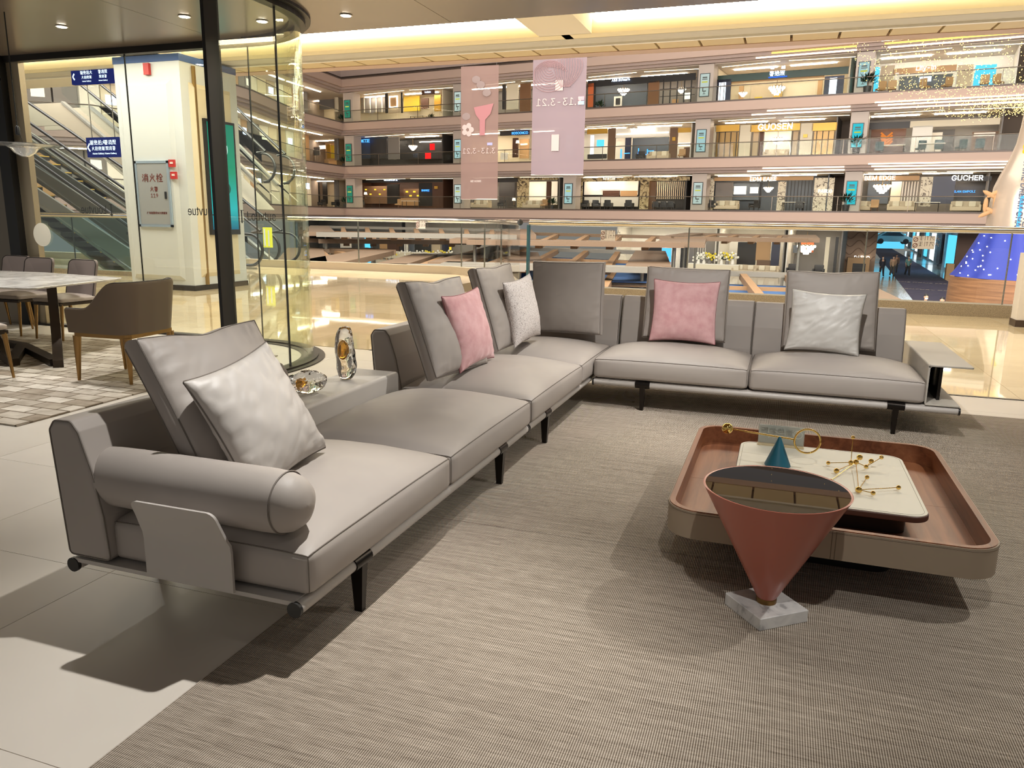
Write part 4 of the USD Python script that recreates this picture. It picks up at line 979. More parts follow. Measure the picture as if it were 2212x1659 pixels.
part(pil, 'brass_strip', box(PX1 + 0.0, PX1 + 0.055, PY0 + 0.30, PY0 + 0.35, 0.1, 4.1), pbr('brass_strip', (170, 140, 84), 0.3, 0.8))
part(pil, 'blue_tape', box(PX0 - 0.01, PX1 + 0.01, PY0 - 0.01, PY1, 4.14, 4.26), pbr('blue_tape', (52, 88, 148), 0.5))
fc = thing('fire_hydrant_cabinet', 'grey fire hydrant cabinet with red lettering on the white pillar', 'fire cabinet', (-11.29, PY0 - 0.055, 1.19))
FW, FH = 0.80, 1.21
part(fc, 'frame', cat([box(-FW / 2, FW / 2, -0.03, 0, 0, 0.045), box(-FW / 2, FW / 2, -0.03, 0, FH - 0.045, FH), box(-FW / 2, -FW / 2 + 0.045, -0.03, 0, 0, FH), box(FW / 2 - 0.045, FW / 2, -0.03, 0, 0, FH)]), pbr('cabinet_frame', (176, 196, 214), 0.3, 0.5))
dr = part(fc, 'door', box(-FW / 2 + 0.047, FW / 2 - 0.047, -0.02, 0, 0.047, FH - 0.047), pbr('cabinet_grey', (164, 168, 170), 0.3, 0.2))
part(dr, 'handle', box(0.27, 0.31, -0.035, -0.018, 0.52, 0.65), BLACK)
xiao = [[(0.12, 0.92), (0.2, 0.8)], [(0.05, 0.65), (0.15, 0.55)], [(0.06, 0.1), (0.22, 0.4)], [(0.65, 1.0), (0.65, 0.72)], [(0.42, 0.92), (0.5, 0.78)], [(0.9, 0.92), (0.8, 0.78)], [(0.42, 0.02), (0.42, 0.68), (0.92, 0.68), (0.92, 0.02), (0.82, 0.06)], [(0.42, 0.46), (0.92, 0.46)], [(0.42, 0.26), (0.92, 0.26)]]
huo = [[(0.2, 0.75), (0.28, 0.55)], [(0.82, 0.78), (0.68, 0.55)], [(0.5, 1.0), (0.5, 0.6), (0.1, 0.05)], [(0.5, 0.55), (0.92, 0.05)]]
shuan = [[(0.05, 0.72), (0.4, 0.72)], [(0.22, 1.0), (0.22, 0.0)], [(0.22, 0.68), (0.04, 0.3)], [(0.22, 0.6), (0.38, 0.42)], [(0.7, 1.0), (0.42, 0.66)], [(0.7, 1.0), (1.0, 0.66)], [(0.52, 0.58), (0.9, 0.58)], [(0.54, 0.34), (0.88, 0.34)], [(0.71, 0.58), (0.71, 0.08)], [(0.45, 0.06), (0.98, 0.06)]]
jing = [[(0.1, 0.9), (0.5, 0.9)], [(0.22, 1.0), (0.22, 0.8)], [(0.4, 1.0), (0.4, 0.8)], [(0.15, 0.75), (0.5, 0.75), (0.46, 0.55)], [(0.7, 1.0), (0.58, 0.8)], [(0.62, 0.9), (0.95, 0.9)], [(0.85, 0.9), (0.6, 0.58)], [(0.66, 0.8), (0.95, 0.56)], [(0.1, 0.48), (0.95, 0.48)], [(0.25, 0.38), (0.8, 0.38)], [(0.25, 0.28), (0.8, 0.28)], [(0.28, 0.2), (0.76, 0.2), (0.76, 0.02), (0.28, 0.02), (0.28, 0.2)]]
RED = pbr('sign_red', (112, 48, 38), 0.5)
part(dr, 'writing', tf(strokes([xiao, huo, shuan], 0.145, 0.10), (0.0, -0.023, 0.83)), RED, False)
part(dr, 'writing', tf(strokes([huo, jing], 0.085, 0.10), (0.02, -0.023, 0.655)), RED, False)
part(dr, 'writing', tf(text('119', 0.07, 0.003), (0.02, -0.021, 0.545)), RED, False)
yan = [[(0.1, 0.85), (0.9, 0.85)], [(0.3, 0.85), (0.3, 0.1)], [(0.5, 0.6), (0.9, 0.6), (0.9, 0.1), (0.5, 0.1), (0.5, 0.6)]]
guang = [[(0.5, 1), (0.5, 0.85)], [(0.1, 0.82), (0.9, 0.82)], [(0.22, 0.82), (0.05, 0.05)]]
dong = [[(0.1, 0.85), (0.9, 0.85)], [(0.45, 1), (0.2, 0.5), (0.85, 0.5)], [(0.55, 0.7), (0.55, 0.0)], [(0.3, 0.35), (0.12, 0.1)], [(0.75, 0.35), (0.9, 0.12)]]
part(dr, 'writing', tf(strokes([guang, dong, pai, jing, xiao, yan, huo, jue, xie, dong], 0.042, 0.11), (0.05, -0.023, 0.24)), RED, False)
ALR = pbr('alarm_red', (186, 40, 36), 0.4)
for (px_, py_, lab) in [(373, 353, 'upper red fire alarm box beside the hydrant cabinet'), (377, 379, 'lower red fire alarm box beside the hydrant cabinet')]:
    q = at(px_, py_, Y=PY0 - 0.05)
    t = thing('fire_alarm_box', lab, 'fire alarm', (q[0], PY0 - 0.052, q[2]))
    part(t, 'box', box(-0.07, 0.07, -0.03, 0, -0.065, 0.065), ALR)
    part(t, 'plate', box(-0.035, 0.035, -0.034, -0.03, -0.01, 0.025), pbr('alarm_plate', (226, 214, 206), 0.5))
q = at(312, 149, Y=PY0 - 0.05)
t = thing('fire_alarm_bell', 'red and white fire alarm sounder at the top of the white pillar', 'fire alarm', (q[0], PY0 - 0.002, q[2]))
part(t, 'box', box(-0.02, 0.10, -0.06, 0, -0.1, 0.1), ALR)
part(t, 'strobe', box(-0.055, -0.02, -0.05, 0, -0.08, 0.08), pbr('strobe_white', (226, 220, 216), 0.3))
TEAL = custom('teal_screen', {'tc': ('texture_coordinate', {}), 's': ('separate_xyz', {}), 'r': ('rgb_ramp', {'ramp': [(0.0, lin((26, 70, 120))), (0.25, lin((40, 196, 200))), (0.6, lin((30, 160, 120))), (1.0, lin((20, 140, 110)))]}), 'm': ('math', {'math_type': 'multiply', 'value2': 0.5}), 'e': ('emission', {'strength': 1.1})},
    [('tc.object', 's.vector'), ('s.z', 'm.value1'), ('m.value', 'r.fac'), ('r.color', 'e.color')], 'e.emission')
ad = thing('advertising_screen', 'tall teal advertising screen on the side of the white pillar', 'screen', (PX1 + 0.052, 12.74, 1.05))
part(ad, 'bezel', box(0, 0.06, -0.42, 0.42, 0, 2.15), BLACK)
pn = part(ad, 'picture', box(0.0605, 0.064, -0.37, 0.37, 0.1, 2.1), TEAL)
WGL = emit('screen_white', (220, 255, 245), 1.3)
part(pn, 'emblem', tube([(0.066, 0.16 * math.cos(q), 1.62 + 0.16 * math.sin(q)) for q in np.linspace(0, 2 * PI, 33)[:-1]], 0.008, 4, True), WGL)
part(pn, 'writing', tf(strokes([jue, pai, xie], 0.10, 0.1), (0.068, 0, 1.60), rz=PI / 2), WGL, False)
part(pn, 'writing', tf(text('HOME', 0.05, 0.002), (0.068, 0, 1.34), rz=PI / 2), WGL, False)
part(pn, 'picture_plant', cat([ball((0.066, 0.02 + 0.1 * math.sin(k * 2.1), 0.85 + 0.1 * math.cos(k * 1.3)), 0.09, 1, (0.03, 1, 1)) for k in range(6)]), emit('screen_green', (30, 110, 90), 0.9))

# ================================================================== escalators
ESG = pbr('escalator_steel', (150, 148, 140), 0.3, 0.7)
ESB = pbr('escalator_panel', (132, 124, 108), 0.45, 0.2)
ESD = pbr('escalator_step', (58, 52, 48), 0.5, 0.2)
EYL = pbr('step_yellow', (216, 172, 72), 0.5)
EBK = pbr('escalator_black', (18, 18, 18), 0.35)
EGL = pane('escalator_glass', (0.93, 0.96, 0.96), 0.0, 1.3, 0.3)
def escalator(label, xb, zb, y0, y1, slope, n_run, soffit=False, tail=2.2, drop=0.85, seen_steps=True):
    """Rises towards -x from (xb, zb); n_run metres of slope between the planes y0 and y1."""
    t = thing('escalator', label, 'escalator', (xb, y0, zb))
    w = y1 - y0
    X = lambda s: -s
    zt = slope * n_run
    for s_, yy_ in ((0, 0.0), (1, w)):
        a = [(tail, 0.05), (0, 0.10), (-n_run, zt + 0.10), (-n_run - 2, zt + 0.1)]
        poly = sg.Polygon([(tail, 0.05), (0.2, 0.05), (-n_run, zt + 0.06), (-n_run - 2, zt + 0.06), (-n_run - 2, zt - drop), (-n_run, zt - drop), (0.9, -drop * 0.62), (tail, -drop * 0.62)])
        v, f = prism(poly, 0, 0.07)
        part(t, 'side_panel', (np.stack([v[:, 0], yy_ + 0.035 - v[:, 2], v[:, 1]], -1), f), ESB if soffit else ESG)
        part(t, 'skirt', cat([beam((0.2, yy_ - 0.005, 0.06), (-n_run, yy_ - 0.005, zt + 0.08), 0.14, 0.06)]), ESG)
        gp = sg.Polygon([(tail - 0.25, 0.14), (0.3, 0.16), (-n_run, zt + 0.32), (-n_run, zt + 1.05), (0.4, 0.95), (tail - 0.25, 0.88)])
        v, f = prism(gp, 0, 0.012)
        part(t, 'balustrade_glass', (np.stack([v[:, 0], yy_ + 0.006 - v[:, 2], v[:, 1]], -1), f), EGL)
        r = 0.42; c = (tail - 0.2, 0.52)
        arc_ = [(c[0] + r * math.sin(q), c[1] + r * math.cos(q)) for q in np.linspace(0, PI, 13)]
        hp = [(-n_run, zt + 1.08), (0.5, 1.0), (0.2, 0.96)] + arc_ + [(0.6, 0.12)]
        part(t, 'handrail', tube([(a_, yy_, b_) for a_, b_ in hp], 0.042, 8), EBK, 60)
    if seen_steps:
        n = int(n_run / 0.40)
        for k in range(n):
            x0 = -0.40 * k; z0 = slope * 0.40 * k
            part(t, 'step', box(x0 - 0.44, x0, 0.06, w - 0.06, z0 - 0.1, z0 + 0.02), ESD)
        part(t, 'step_edge', cat([box(-0.40 * k - 0.03, -0.40 * k + 0.003, 0.07, w - 0.07, slope * 0.4 * k + 0.0, slope * 0.4 * k + 0.024) for k in range(n)]), EYL)
    # underside cladding in panels
    m = max(2, int(n_run / 1.6)); st = n_run / m
    for k in range(m):
        a, b = -st * k, -st * (k + 1) + 0.02
        part(t, 'soffit_panel', hexa([(b, 0, slope * -b - drop), (a, 0, slope * -a - drop), (a, w, slope * -a - drop), (b, w, slope * -b - drop)], [(b, 0, slope * -b - drop + 0.03), (a, 0, slope * -a - drop + 0.03), (a, w, slope * -a - drop + 0.03), (b, w, slope * -b - drop + 0.03)]), ESB)
    return t
escalator('nearest escalator behind the left glass panes, rising to the left', -15.4, 0.0, 14.95, 16.0, 0.58, 9.2, drop=0.34, tail=1.8)
escalator('second escalator, rising to the left just behind the nearest one', -15.3, 0.0, 16.5, 17.6, 0.58, 9.6, drop=0.34, tail=1.8)
escalator('escalator whose black handrail loops end behind the bent shop glass', -14.8, 0.0, 18.9, 19.9, 0.72, 6.5, True, tail=0.9, drop=0.6, seen_steps=False)
escalator('upper escalator with tan panelled underside behind the bent shop glass', -15.6, 2.35, 20.4, 21.4, 0.88, 6.0, True, tail=0.6, drop=0.75, seen_steps=False)
# yellow notice by the escalator foot
q = at(578, 513, Y=18.6)
t = thing('escalator_notice', 'yellow and white notice board beside the escalator handrail loops', 'notice', tuple(q))
part(t, 'board', box(-0.15, 0.15, 0, 0.02, -0.28, 0.28), pbr('notice_yellow', (206, 210, 60), 0.5))
part(t, 'stripe', cat([box(-0.12, -0.07, -0.004, 0, -0.24, 0.24), box(0.02, 0.06, -0.004, 0, -0.24, 0.2)]), pbr('notice_lilac', (190, 196, 214), 0.5))
part(t, 'pole', rod((0, 0.03, -0.28), (0, 0.03, -q[2] + 0.0), 0.02, 8), ESG)
# hanging direction signs
BLUE = emit('sign_blue', (22, 40, 120), 0.7)
WHT = emit('sign_white', (225, 240, 255), 1.6)
def dirsign(px, py, Y, w, h, lab):
    q = at(px, py, Y=Y)
    t = thing('direction_sign', lab, 'sign', tuple(q))
    part(t, 'panel', box(-w / 2, w / 2, 0, 0.08, -h / 2, h / 2), BLUE)
    part(t, 'arrow', cat([beam((-w * 0.46, -0.006, 0), (-w * 0.46 + h * 0.15, -0.006, h * 0.2), 0.03, 0.006, (0, 1, 0)), beam((-w * 0.46, -0.006, 0), (-w * 0.46 + h * 0.15, -0.006, -h * 0.2), 0.03, 0.006, (0, 1, 0))]), WHT)
    for k, gl_ in enumerate([[xie, jue, pai, huo], [jing, xiao, zhao]]):
        part(t, 'writing', tf(strokes(gl_, h * 0.24, 0.10), (-w * 0.14 + w * 0.38 * k, -0.006, h * 0.12)), WHT, False)
        part(t, 'writing', tf(strokes(gl_[::-1], h * 0.20, 0.10), (-w * 0.14 + w * 0.38 * k, -0.006, -h * 0.16)), WHT, False)
        part(t, 'writing', tf(text('Home Gallery', h * 0.09, 0.004), (-w * 0.14 + w * 0.38 * k, -0.006, -h * 0.36)), WHT, False)
    part(t, 'hanger', cat([rod((e_ * w * 0.35, 0.04, h / 2), (e_ * w * 0.35, 0.04, 4.31 - q[2]), 0.01, 6) for e_ in (-1, 1)]), ESG)
dirsign(222, 318, 13.0, 0.88, 0.40, 'blue hanging direction sign between the escalator and the white pillar')
dirsign(200, 164, 12.9, 1.15, 0.30, 'blue hanging direction sign near the ceiling left of the white pillar')

# ================================================================== the far side of the atrium: three galleries of shops
FD = np.array([0.98855, -0.15088]); FN = np.array([0.15088, 0.98855]); FO = np.array([-7.127, 68.967]); FRZ = math.atan2(FD[1], FD[0])
def fac(px, py, n=0.0):
    """Where a sight line meets the vertical plane n metres behind the gallery edge: (along, height)."""
    d = ray(px, py); o = FO + FN * n
    t = np.dot(o - EYE[:2], FN) / np.dot(d[:2], FN)
    p = EYE + t * d
    return float(np.dot(p[:2] - FO, FD)), float(p[2])
def wpt(s, n, z=0.0):
    q = FO + FD * s + FN * n
    return (float(q[0]), float(q[1]), float(z))
def fmesh(m):
    return tf(m, (FO[0], FO[1], 0), FRZ)
LV = [fac(1290, y)[1] for y in (452, 345, 232, 119)]          # floor heights of the galleries
COLPX = [(978 + 154.3 * k) / (1 - 0.0734 * k) for k in range(-1, 6)]
COLS = {k: fac((978 + 154.3 * k) / (1 - 0.0734 * k), 295)[0] for k in range(-1, 6)}
GROUND = -2.9
COLS[-1] = fac(740, 295)[0]
ROSE = pbr('rose_fascia', (178, 154, 140), 0.6)
ROSE2 = pbr('rose_soffit', (168, 150, 142), 0.65)
CAPB = pbr('slab_cap', (84, 70, 62), 0.4)
COLM = pbr('gallery_column', (170, 158, 148), 0.5)
GCEIL = pbr('gallery_ceiling', (208, 198, 186), 0.7)
STRIP = emit('gallery_strip', (255, 238, 208), 2.2)
STRIPY = emit('gallery_strip_warm', (255, 206, 100), 2.2)
FRAIL = pbr('gallery_rail', (110, 100, 88), 0.3, 0.7)
FGL = pane('gallery_glass', (0.95, 0.97, 0.95), 0.0, 1.3, 0.3)

B_ = wpt(fac(742, 300)[0], 0); 
def along(px, like, f):
    d = ray(px, 470); db = ray(742, 470)
    t = np.dot(np.array(like[:2]), FN) / 1.0
    tb = np.dot(np.array(like[:2]) - EYE[:2], _f[:2]) / np.dot(db[:2], _f[:2])
    q = EYE + d * tb * f
    return (float(q[0]), float(q[1]))
WING = [along(655, B_, 0.90), along(560, B_, 0.76), along(430, B_, 0.66), along(220, B_, 0.58), along(-80, B_, 0.55)]
front = [wpt(fac(2330, 300)[0], 0)[:2], wpt(fac(815, 300)[0], 0)[:2], B_[:2]] + WING
def slab(off_front, off_back, z0, z1):
    line = sg.LineString(front)
    a = line.parallel_offset(abs(off_front), 'right' if off_front > 0 else 'left', join_style=2) if abs(off_front) > 1e-6 else line
    b = line.parallel_offset(off_back, 'right', join_style=2)
    pa, pb = list(a.coords), list(b.coords)
    if (pa[0][0] - front[0][0]) ** 2 + (pa[0][1] - front[0][1]) ** 2 > (pa[-1][0] - front[0][0]) ** 2 + (pa[-1][1] - front[0][1]) ** 2: pa = pa[::-1]
    if (pb[0][0] - front[0][0]) ** 2 + (pb[0][1] - front[0][1]) ** 2 > (pb[-1][0] - front[0][0]) ** 2 + (pb[-1][1] - front[0][1]) ** 2: pb = pb[::-1]
    return prism(sg.Polygon(pa + pb[::-1]).buffer(0), z0, z1)
GN = ['lowest', 'middle', 'upper', 'top']
for i, z in enumerate(LV):
    g_ = struct_x('gallery_floor', label=f'rose coloured fascia and floor of the {GN[i]} gallery across the atrium', category='gallery')
    part(g_, 'cap', slab(0, 0.5, z - 0.12, z), CAPB)
    part(g_, 'fascia', slab(0.02, 0.6, z - 0.85, z - 0.12), ROSE)
    part(g_, 'floor_plate', slab(0.4, 13, z - 0.3, z - 0.01), pbr('gallery_floor_tile', (200, 186, 164), 0.25))
    part(g_, 'step', slab(0.35, 1.2, z - 1.06, z - 0.85), ROSE2)
    part(g_, 'step', slab(0.75, 1.6, z - 1.26, z - 1.06), ROSE2)
    part(g_, 'soffit', slab(1.2, 13, z - 1.30, z - 1.2), GCEIL)
# back walls of the wing at the left and upper parapet
struct('wall_far', slab(6.6, 7.2, LV[0] - 1.3, LV[3] + 7.0), pbr('far_wall', (120, 106, 94), 0.7), label='back wall behind the far shops', category='wall')
struct('wall_top', slab(0.3, 1.0, LV[3] + 0.2, LV[3] + 4.5), ROSE2, label='fascia above the top gallery', category='fascia')
# railings of the galleries
for i in range(3):
    z = LV[i]
    t = thing('gallery_railing', f'glass railing of the {GN[i]} gallery across the atrium', 'railing')
    ln = sg.LineString(front).parallel_offset(0.15, 'right', join_style=2)
    pts_ = list(ln.coords)
    part(t, 'handrail', tube([(x, y, z + 1.12) for x, y in pts_], 0.035, 8), FRAIL, 60)
    s0, s1 = fac(815, 300)[0], fac(2330, 300)[0]
    n_ = 24
    for k in range(n_):
        a = s0 + (s1 - s0) * k / n_; b = s0 + (s1 - s0) * (k + 1) / n_
        part(t, 'glass_pane', fmesh(box(a + 0.02, b - 0.02, 0.145, 0.155, z, z + 1.08)), FGL)
        if k % 2 == 0:
            part(t, 'post', fmesh(box(a - 0.02, a + 0.02, 0.13, 0.17, z, z + 1.1)), FRAIL)
    for a, b in zip([wpt(s0, 0.15)[:2]] + pts_[2:-1] if False else pts_[:-1], pts_[1:]):
        if min(a[0], b[0]) < wpt(s0, 0)[0] - 0.1:
            part(t, 'glass_pane', prism(sg.LineString([a, b]).buffer(0.006, cap_style=2), z, z + 1.08), FGL)
# columns with lit advertising screens
SCR = [emit('screen_cyan', (176, 214, 214), 0.9), emit('screen_pale', (206, 224, 216), 0.85), emit('screen_teal', (60, 200, 214), 1.0), emit('screen_green2', (60, 150, 120), 0.7)]
INK = pbr('screen_ink', (60, 66, 64), 0.5)
YINK = emit('screen_yellow', (226, 226, 90), 0.8)
for i in range(3):
    for k in range(-1, 5):
        z = LV[i]; s = COLS[k]; ht = LV[i + 1] - z - 1.3
        c = struct('column', fmesh(soft_prism(rrect(s - 0.55, s + 0.75, 0.9, 2.2, 0.04), z, z + ht, 0.01)), COLM)
        pos = ['leftmost', 'second from the left', 'third from the left', 'fourth from the left', 'fifth from the left', 'far right'][k + 1]
        c.SetCustomDataByKey('label', f'{pos} column of the {GN[i]} gallery'); c.SetCustomDataByKey('category', 'column')
        w_, h_ = (0.72, 1.75) if k < 4 else (0.9, 1.9)
        q = wpt(s + 0.05, 0.9, z + 0.55)
        t = thing('advertising_screen', f'lit upright advertising screen on the {pos} column, {GN[i]} gallery', 'screen', q, FRZ)
        part(t, 'frame', box(-w_ / 2 - 0.06, w_ / 2 + 0.06, -0.06, 0, -0.06, h_ + 0.06), pbr('screen_frame', (52, 60, 62), 0.4))
        sm = SCR[3] if k == -1 else SCR[2] if (k == 3 and i < 2) else SCR[0] if (i + k) % 2 else SCR[1]
        pn = part(t, 'picture', box(-w_ / 2, w_ / 2, -0.075, -0.061, 0, h_), sm)
        if k < 4:
            part(pn, 'picture_chair', cat([box(-0.16, 0.16, -0.085, -0.076, 0.35, 0.43), box(-0.16, -0.09, -0.085, -0.076, 0.43, 0.66), box(-0.02, 0.02, -0.085, -0.076, 0.16, 0.35), box(-0.12, 0.12, -0.085, -0.076, 0.14, 0.18)]), INK)
            part(pn, 'writing', cat([box(-0.2, 0.2, -0.085, -0.076, 1.42, 1.52), box(-0.22, 0.22, -0.085, -0.076, 1.3, 1.36)]), INK)
            part(pn, 'stripe', box(-0.24, 0.24, -0.085, -0.076, 1.06, 1.16), YINK)
        else:
            part(pn, 'picture_people', cat([ball((-0.2 + 0.2 * j, -0.08, 1.0 + 0.1 * (j % 2)), 0.12, 1, (1, 0.05, 1.2)) for j in range(3)] + [box(-0.34 + 0.2 * j, -0.08 + 0.2 * j, -0.085, -0.076, 0.2, 0.9) for j in range(3)]), INK)

# ------------------------------------------------------------------ shops
FM = {n: pbr('shop_' + n, c, r, mt) for n, c, r, mt in [
    ('black', (24, 22, 22), 0.5, 0), ('charcoal', (52, 50, 50), 0.5, 0), ('grey', (120, 116, 112), 0.6, 0), ('slate', (74, 82, 92), 0.5, 0), ('white', (226, 222, 212), 0.6, 0),
    ('cream', (214, 204, 180), 0.6, 0), ('beige', (184, 168, 142), 0.6, 0), ('brown', (104, 78, 56), 0.5, 0), ('walnut', (78, 50, 36), 0.5, 0), ('gold', (190, 148, 60), 0.35, 0.4), ('yellow', (222, 190, 60), 0.5, 0),
    ('navy', (28, 34, 58), 0.4, 0), ('green', (34, 60, 52), 0.4, 0), ('orange', (190, 96, 50), 0.6, 0), ('red', (180, 34, 34), 0.5, 0), ('bronze', (140, 112, 66), 0.3, 0.5), ('teal', (36, 66, 68), 0.6, 0), ('tan', (176, 140, 98), 0.6, 0), ('leaf', (44, 74, 40), 0.7, 0), ('marble', (222, 220, 214), 0.3, 0), ('brick', (120, 86, 58), 0.8, 0)]}
FM['stone'] = custom('gold_marble', {'tc': ('texture_coordinate', {}), 'n': ('noise_texture', {'scale': 1.6, 'detail': 6.0, 'distortion': 2.5}), 'r': ('rgb_ramp', {'ramp': [(0.38, lin((70, 56, 40))), (0.5, lin((178, 158, 116))), (0.7, lin((206, 190, 150)))]}), 'p': ('principled_bsdf', {'roughness': 0.3})}, [('tc.object', 'n.vector'), ('n.fac', 'r.fac'), ('r.color', 'p.base_color')])
FM['floral'] = custom('floral_panel', {'tc': ('texture_coordinate', {}), 'n': ('noise_texture', {'scale': 2.2, 'detail': 3.0, 'distortion': 3.0}), 'r': ('rgb_ramp', {'ramp': [(0.40, lin((110, 98, 84))), (0.45, lin((206, 196, 172))), (0.7, lin((214, 206, 184)))]}), 'p': ('principled_bsdf', {'roughness': 0.5})}, [('tc.object', 'n.vector'), ('n.fac', 'r.fac'), ('r.color', 'p.base_color')])
EM = {n: emit('glow_' + n, c, s) for n, c, s in [('white', (255, 246, 228), 4.0), ('soft', (255, 240, 214), 1.6), ('blue', (40, 90, 255), 2.2), ('neon', (70, 150, 255), 2.6), ('cyan', (90, 200, 240), 1.5), ('bluewhite', (200, 220, 255), 3.5), ('gold', (255, 200, 60), 1.4), ('red', (255, 40, 40), 1.2), ('lit', (255, 236, 200), 3.0), ('window', (230, 240, 250), 1.6), ('orange', (255, 150, 70), 0.8)]}
FM.update({'*' + k: v for k, v in EM.items()})
LIT = emit('shop_ceiling_light', (255, 238, 212), 30.0)
SN = 3.0      # the shop fronts stand this far behind the gallery edge
def frect(x0, y0, x1, y1, n, th=0.12):
    cx, cy = (x0 + x1) / 2, (y0 + y1) / 2
    s0, s1 = fac(x0, cy, n)[0], fac(x1, cy, n)[0]
    z1, z0 = fac(cx, y0, n)[1], fac(cx, y1, n)[1]
    return s0, s1, z0, z1, n, n + th
class Shop:
    def __init__(self, level, x0, x1, label, wall='beige', depth=3.4, light=1.0, open_=True):
        z = LV[level] if level >= 0 else GROUND
        self.z = z; top = (LV[level + 1] - 1.32)
        s0, s1 = fac(x0, 300, SN)[0], fac(x1, 300, SN)[0]
        self.s0, self.s1, self.top, self.level = s0, s1, top, level
        self.o = (s0 + s1) / 2
        self.t = thing('showroom', label, 'shop', wpt(self.o, 0, z), FRZ)
        L = lambda a, b, c, d, e, f: box(a - self.o, b - self.o, c, d, e - z, f - z)
        self.L = L
        part(self.t, 'back_wall', L(s0, s1, SN + depth, SN + depth + 0.1, z, top), FM[wall])
        part(self.t, 'side_wall', L(s0, s0 + 0.1, SN, SN + depth, z, top), FM[wall]); part(self.t, 'side_wall', L(s1 - 0.1, s1, SN, SN + depth, z, top), FM[wall])
        part(self.t, 'shop_floor', L(s0, s1, SN, SN + depth, z - 0.005, z + 0.01), FM['beige'])
        if light:
            w = (s1 - s0)
            for f_ in (0.28, 0.72):
                part(self.t, 'ceiling_light', L(s0 + w * f_ - w * 0.17 * light, s0 + w * f_ + w * 0.17 * light, SN + 1.0, SN + 1.28, top - 0.06, top - 0.02), LIT)
    def el(self, name, mat, x0, y0, x1, y1, n=0.0, th=0.12):
        s0, s1, z0, z1, n0, n1 = frect(x0, y0, x1, y1, SN + n, th)
        return part(self.t, name, self.L(s0, s1, n0, n1, max(z0, self.z + 0.0), z1), FM[mat])
    def sign(self, s, mat, cx, cy, hpx, n=-0.16, glyphs=None):
        s_, z_ = fac(cx, cy + hpx / 2, SN + n)
        h = hpx / FPX * 68
        m = strokes(glyphs, h, 0.13, 0.03) if glyphs else text(s, h, 0.03, True)
        return part(self.t, 'sign', tf(m, (s_ - self.o, SN + n, z_ - self.z)), FM[mat], False)
    def slats(self, name, mat, x0, y0, x1, y1, count, n=0.0, wpx=1.5):
        for k in range(count):
            c = x0 + (x1 - x0) * (k + 0.5) / count
            self.el(name, mat, c - wpx / 2, y0, c + wpx / 2, y1, n, 0.06)

# upper gallery
S = Shop(2, 757, 957, 'upper gallery shop with yellow lattice and glass fronted room, far left', 'cream')
for a in [('lattice', 'yellow', 761, 196, 776, 240), ('frame', 'black', 776, 193, 836, 197), ('frame', 'black', 832, 193, 838, 244), ('frame', 'black', 866, 195, 869, 244), ('wall_panel', 'beige', 838, 190, 864, 244), ('picture', 'tan', 843, 211, 855, 229, -0.12), ('cabinet', 'walnut', 910, 212, 925, 235, 2.2), ('curtain', 'gold', 938, 205, 952, 240, 2.0), ('wall_panel', 'yellow', 872, 200, 906, 240, 2.6)]: S.el(*a)
S.el('glass', 'grey', 780, 198, 831, 243, 1.6); S.slats('mullion', 'white', 780, 200, 831, 243, 4, 1.4)
for a in [('picture_frame', '*lit', 840, 207, 858, 210, -0.2), ('picture_frame', '*lit', 840, 230, 858, 233, -0.2), ('picture_frame', '*lit', 840, 207, 842, 233, -0.2), ('picture_frame', '*lit', 856, 207, 858, 233, -0.2)]: S.el(*a)
S.el('sign_board', 'walnut', 911, 193, 938, 204, -0.1); S.sign('Ladoro', '*bluewhite', 924, 198.5, 4)
S = Shop(2, 984, 1212, 'upper gallery shop with pale panels and a carved wood panel behind the banners', 'grey')
for a in [('wall_panel', 'cream', 1094, 180, 1119, 236), ('wall_panel', 'charcoal', 1085, 180, 1092, 236), ('carved_panel', 'brick', 1123, 180, 1146, 240), ('wall_panel', 'beige', 984, 185, 1016, 236, 0.5), ('counter', 'charcoal', 1150, 200, 1200, 236, 1.2)]: S.el(*a)
for a in [(990, 205, 1011, 208), (990, 226, 1011, 229), (990, 205, 993, 229), (1008, 205, 1011, 229)]: S.el('light_frame', '*lit', *a, -0.2)
S = Shop(2, 1226, 1500, 'upper gallery shop with black lintel, pale chandelier and black gridded window', 'grey')
for a in [('door_panel', 'orange', 1270, 180, 1282, 231), ('lintel', 'black', 1270, 166, 1502, 180), ('brick_pier', 'brick', 1400, 175, 1423, 226), ('frame', 'black', 1282, 178, 1286, 232), ('picture', 'white', 1326, 208, 1343, 229, 1.8), ('picture', 'charcoal', 1330, 212, 1339, 226, 1.7), ('wall_panel', 'slate', 1287, 182, 1397, 232, 2.8)]: S.el(*a)
S.slats('window_bar', 'black', 1425, 172, 1500, 226, 5, 0.0, 2.2)
for y in (174, 190, 206): S.el('window_bar', 'black', 1425, y, 1500, y + 1.2, -0.02, 0.06)
S.el('glowing_disc', '*soft', 1478, 200, 1492, 214, 1.0, 0.05); S.sign('A&B Bonnaro', '*bluewhite', 1341, 172.5, 5)
S = Shop(2, 1540, 1822, 'upper gallery shop with green lintel, navy doors and blue lit sign', 'cream')
for a in [('lintel', 'green', 1540, 154, 1832, 169), ('door', 'navy', 1540, 172, 1578, 220), ('door', 'navy', 1780, 164, 1822, 209), ('curtain', 'tan', 1596, 186, 1606, 214, 2.4), ('curtain', 'tan', 1766, 172, 1776, 206, 2.4), ('wall_panel', 'beige', 1622, 184, 1690, 212, 2.9), ('flower_bed', 'yellow', 1630, 209, 1646, 214, 0.6), ('urn', 'gold', 1671, 196, 1689, 212, 1.2), ('cornice', 'tan', 1580, 169, 1780, 173, 0.3)]: S.el(*a)
S.el('lit_window', '*window', 1552, 178, 1567, 219, -0.05); S.el('lit_window', '*window', 1791, 168, 1807, 205, -0.05)
S.slats('muntin', 'grey', 1552, 178, 1567, 219, 2, -0.1, 0.7)
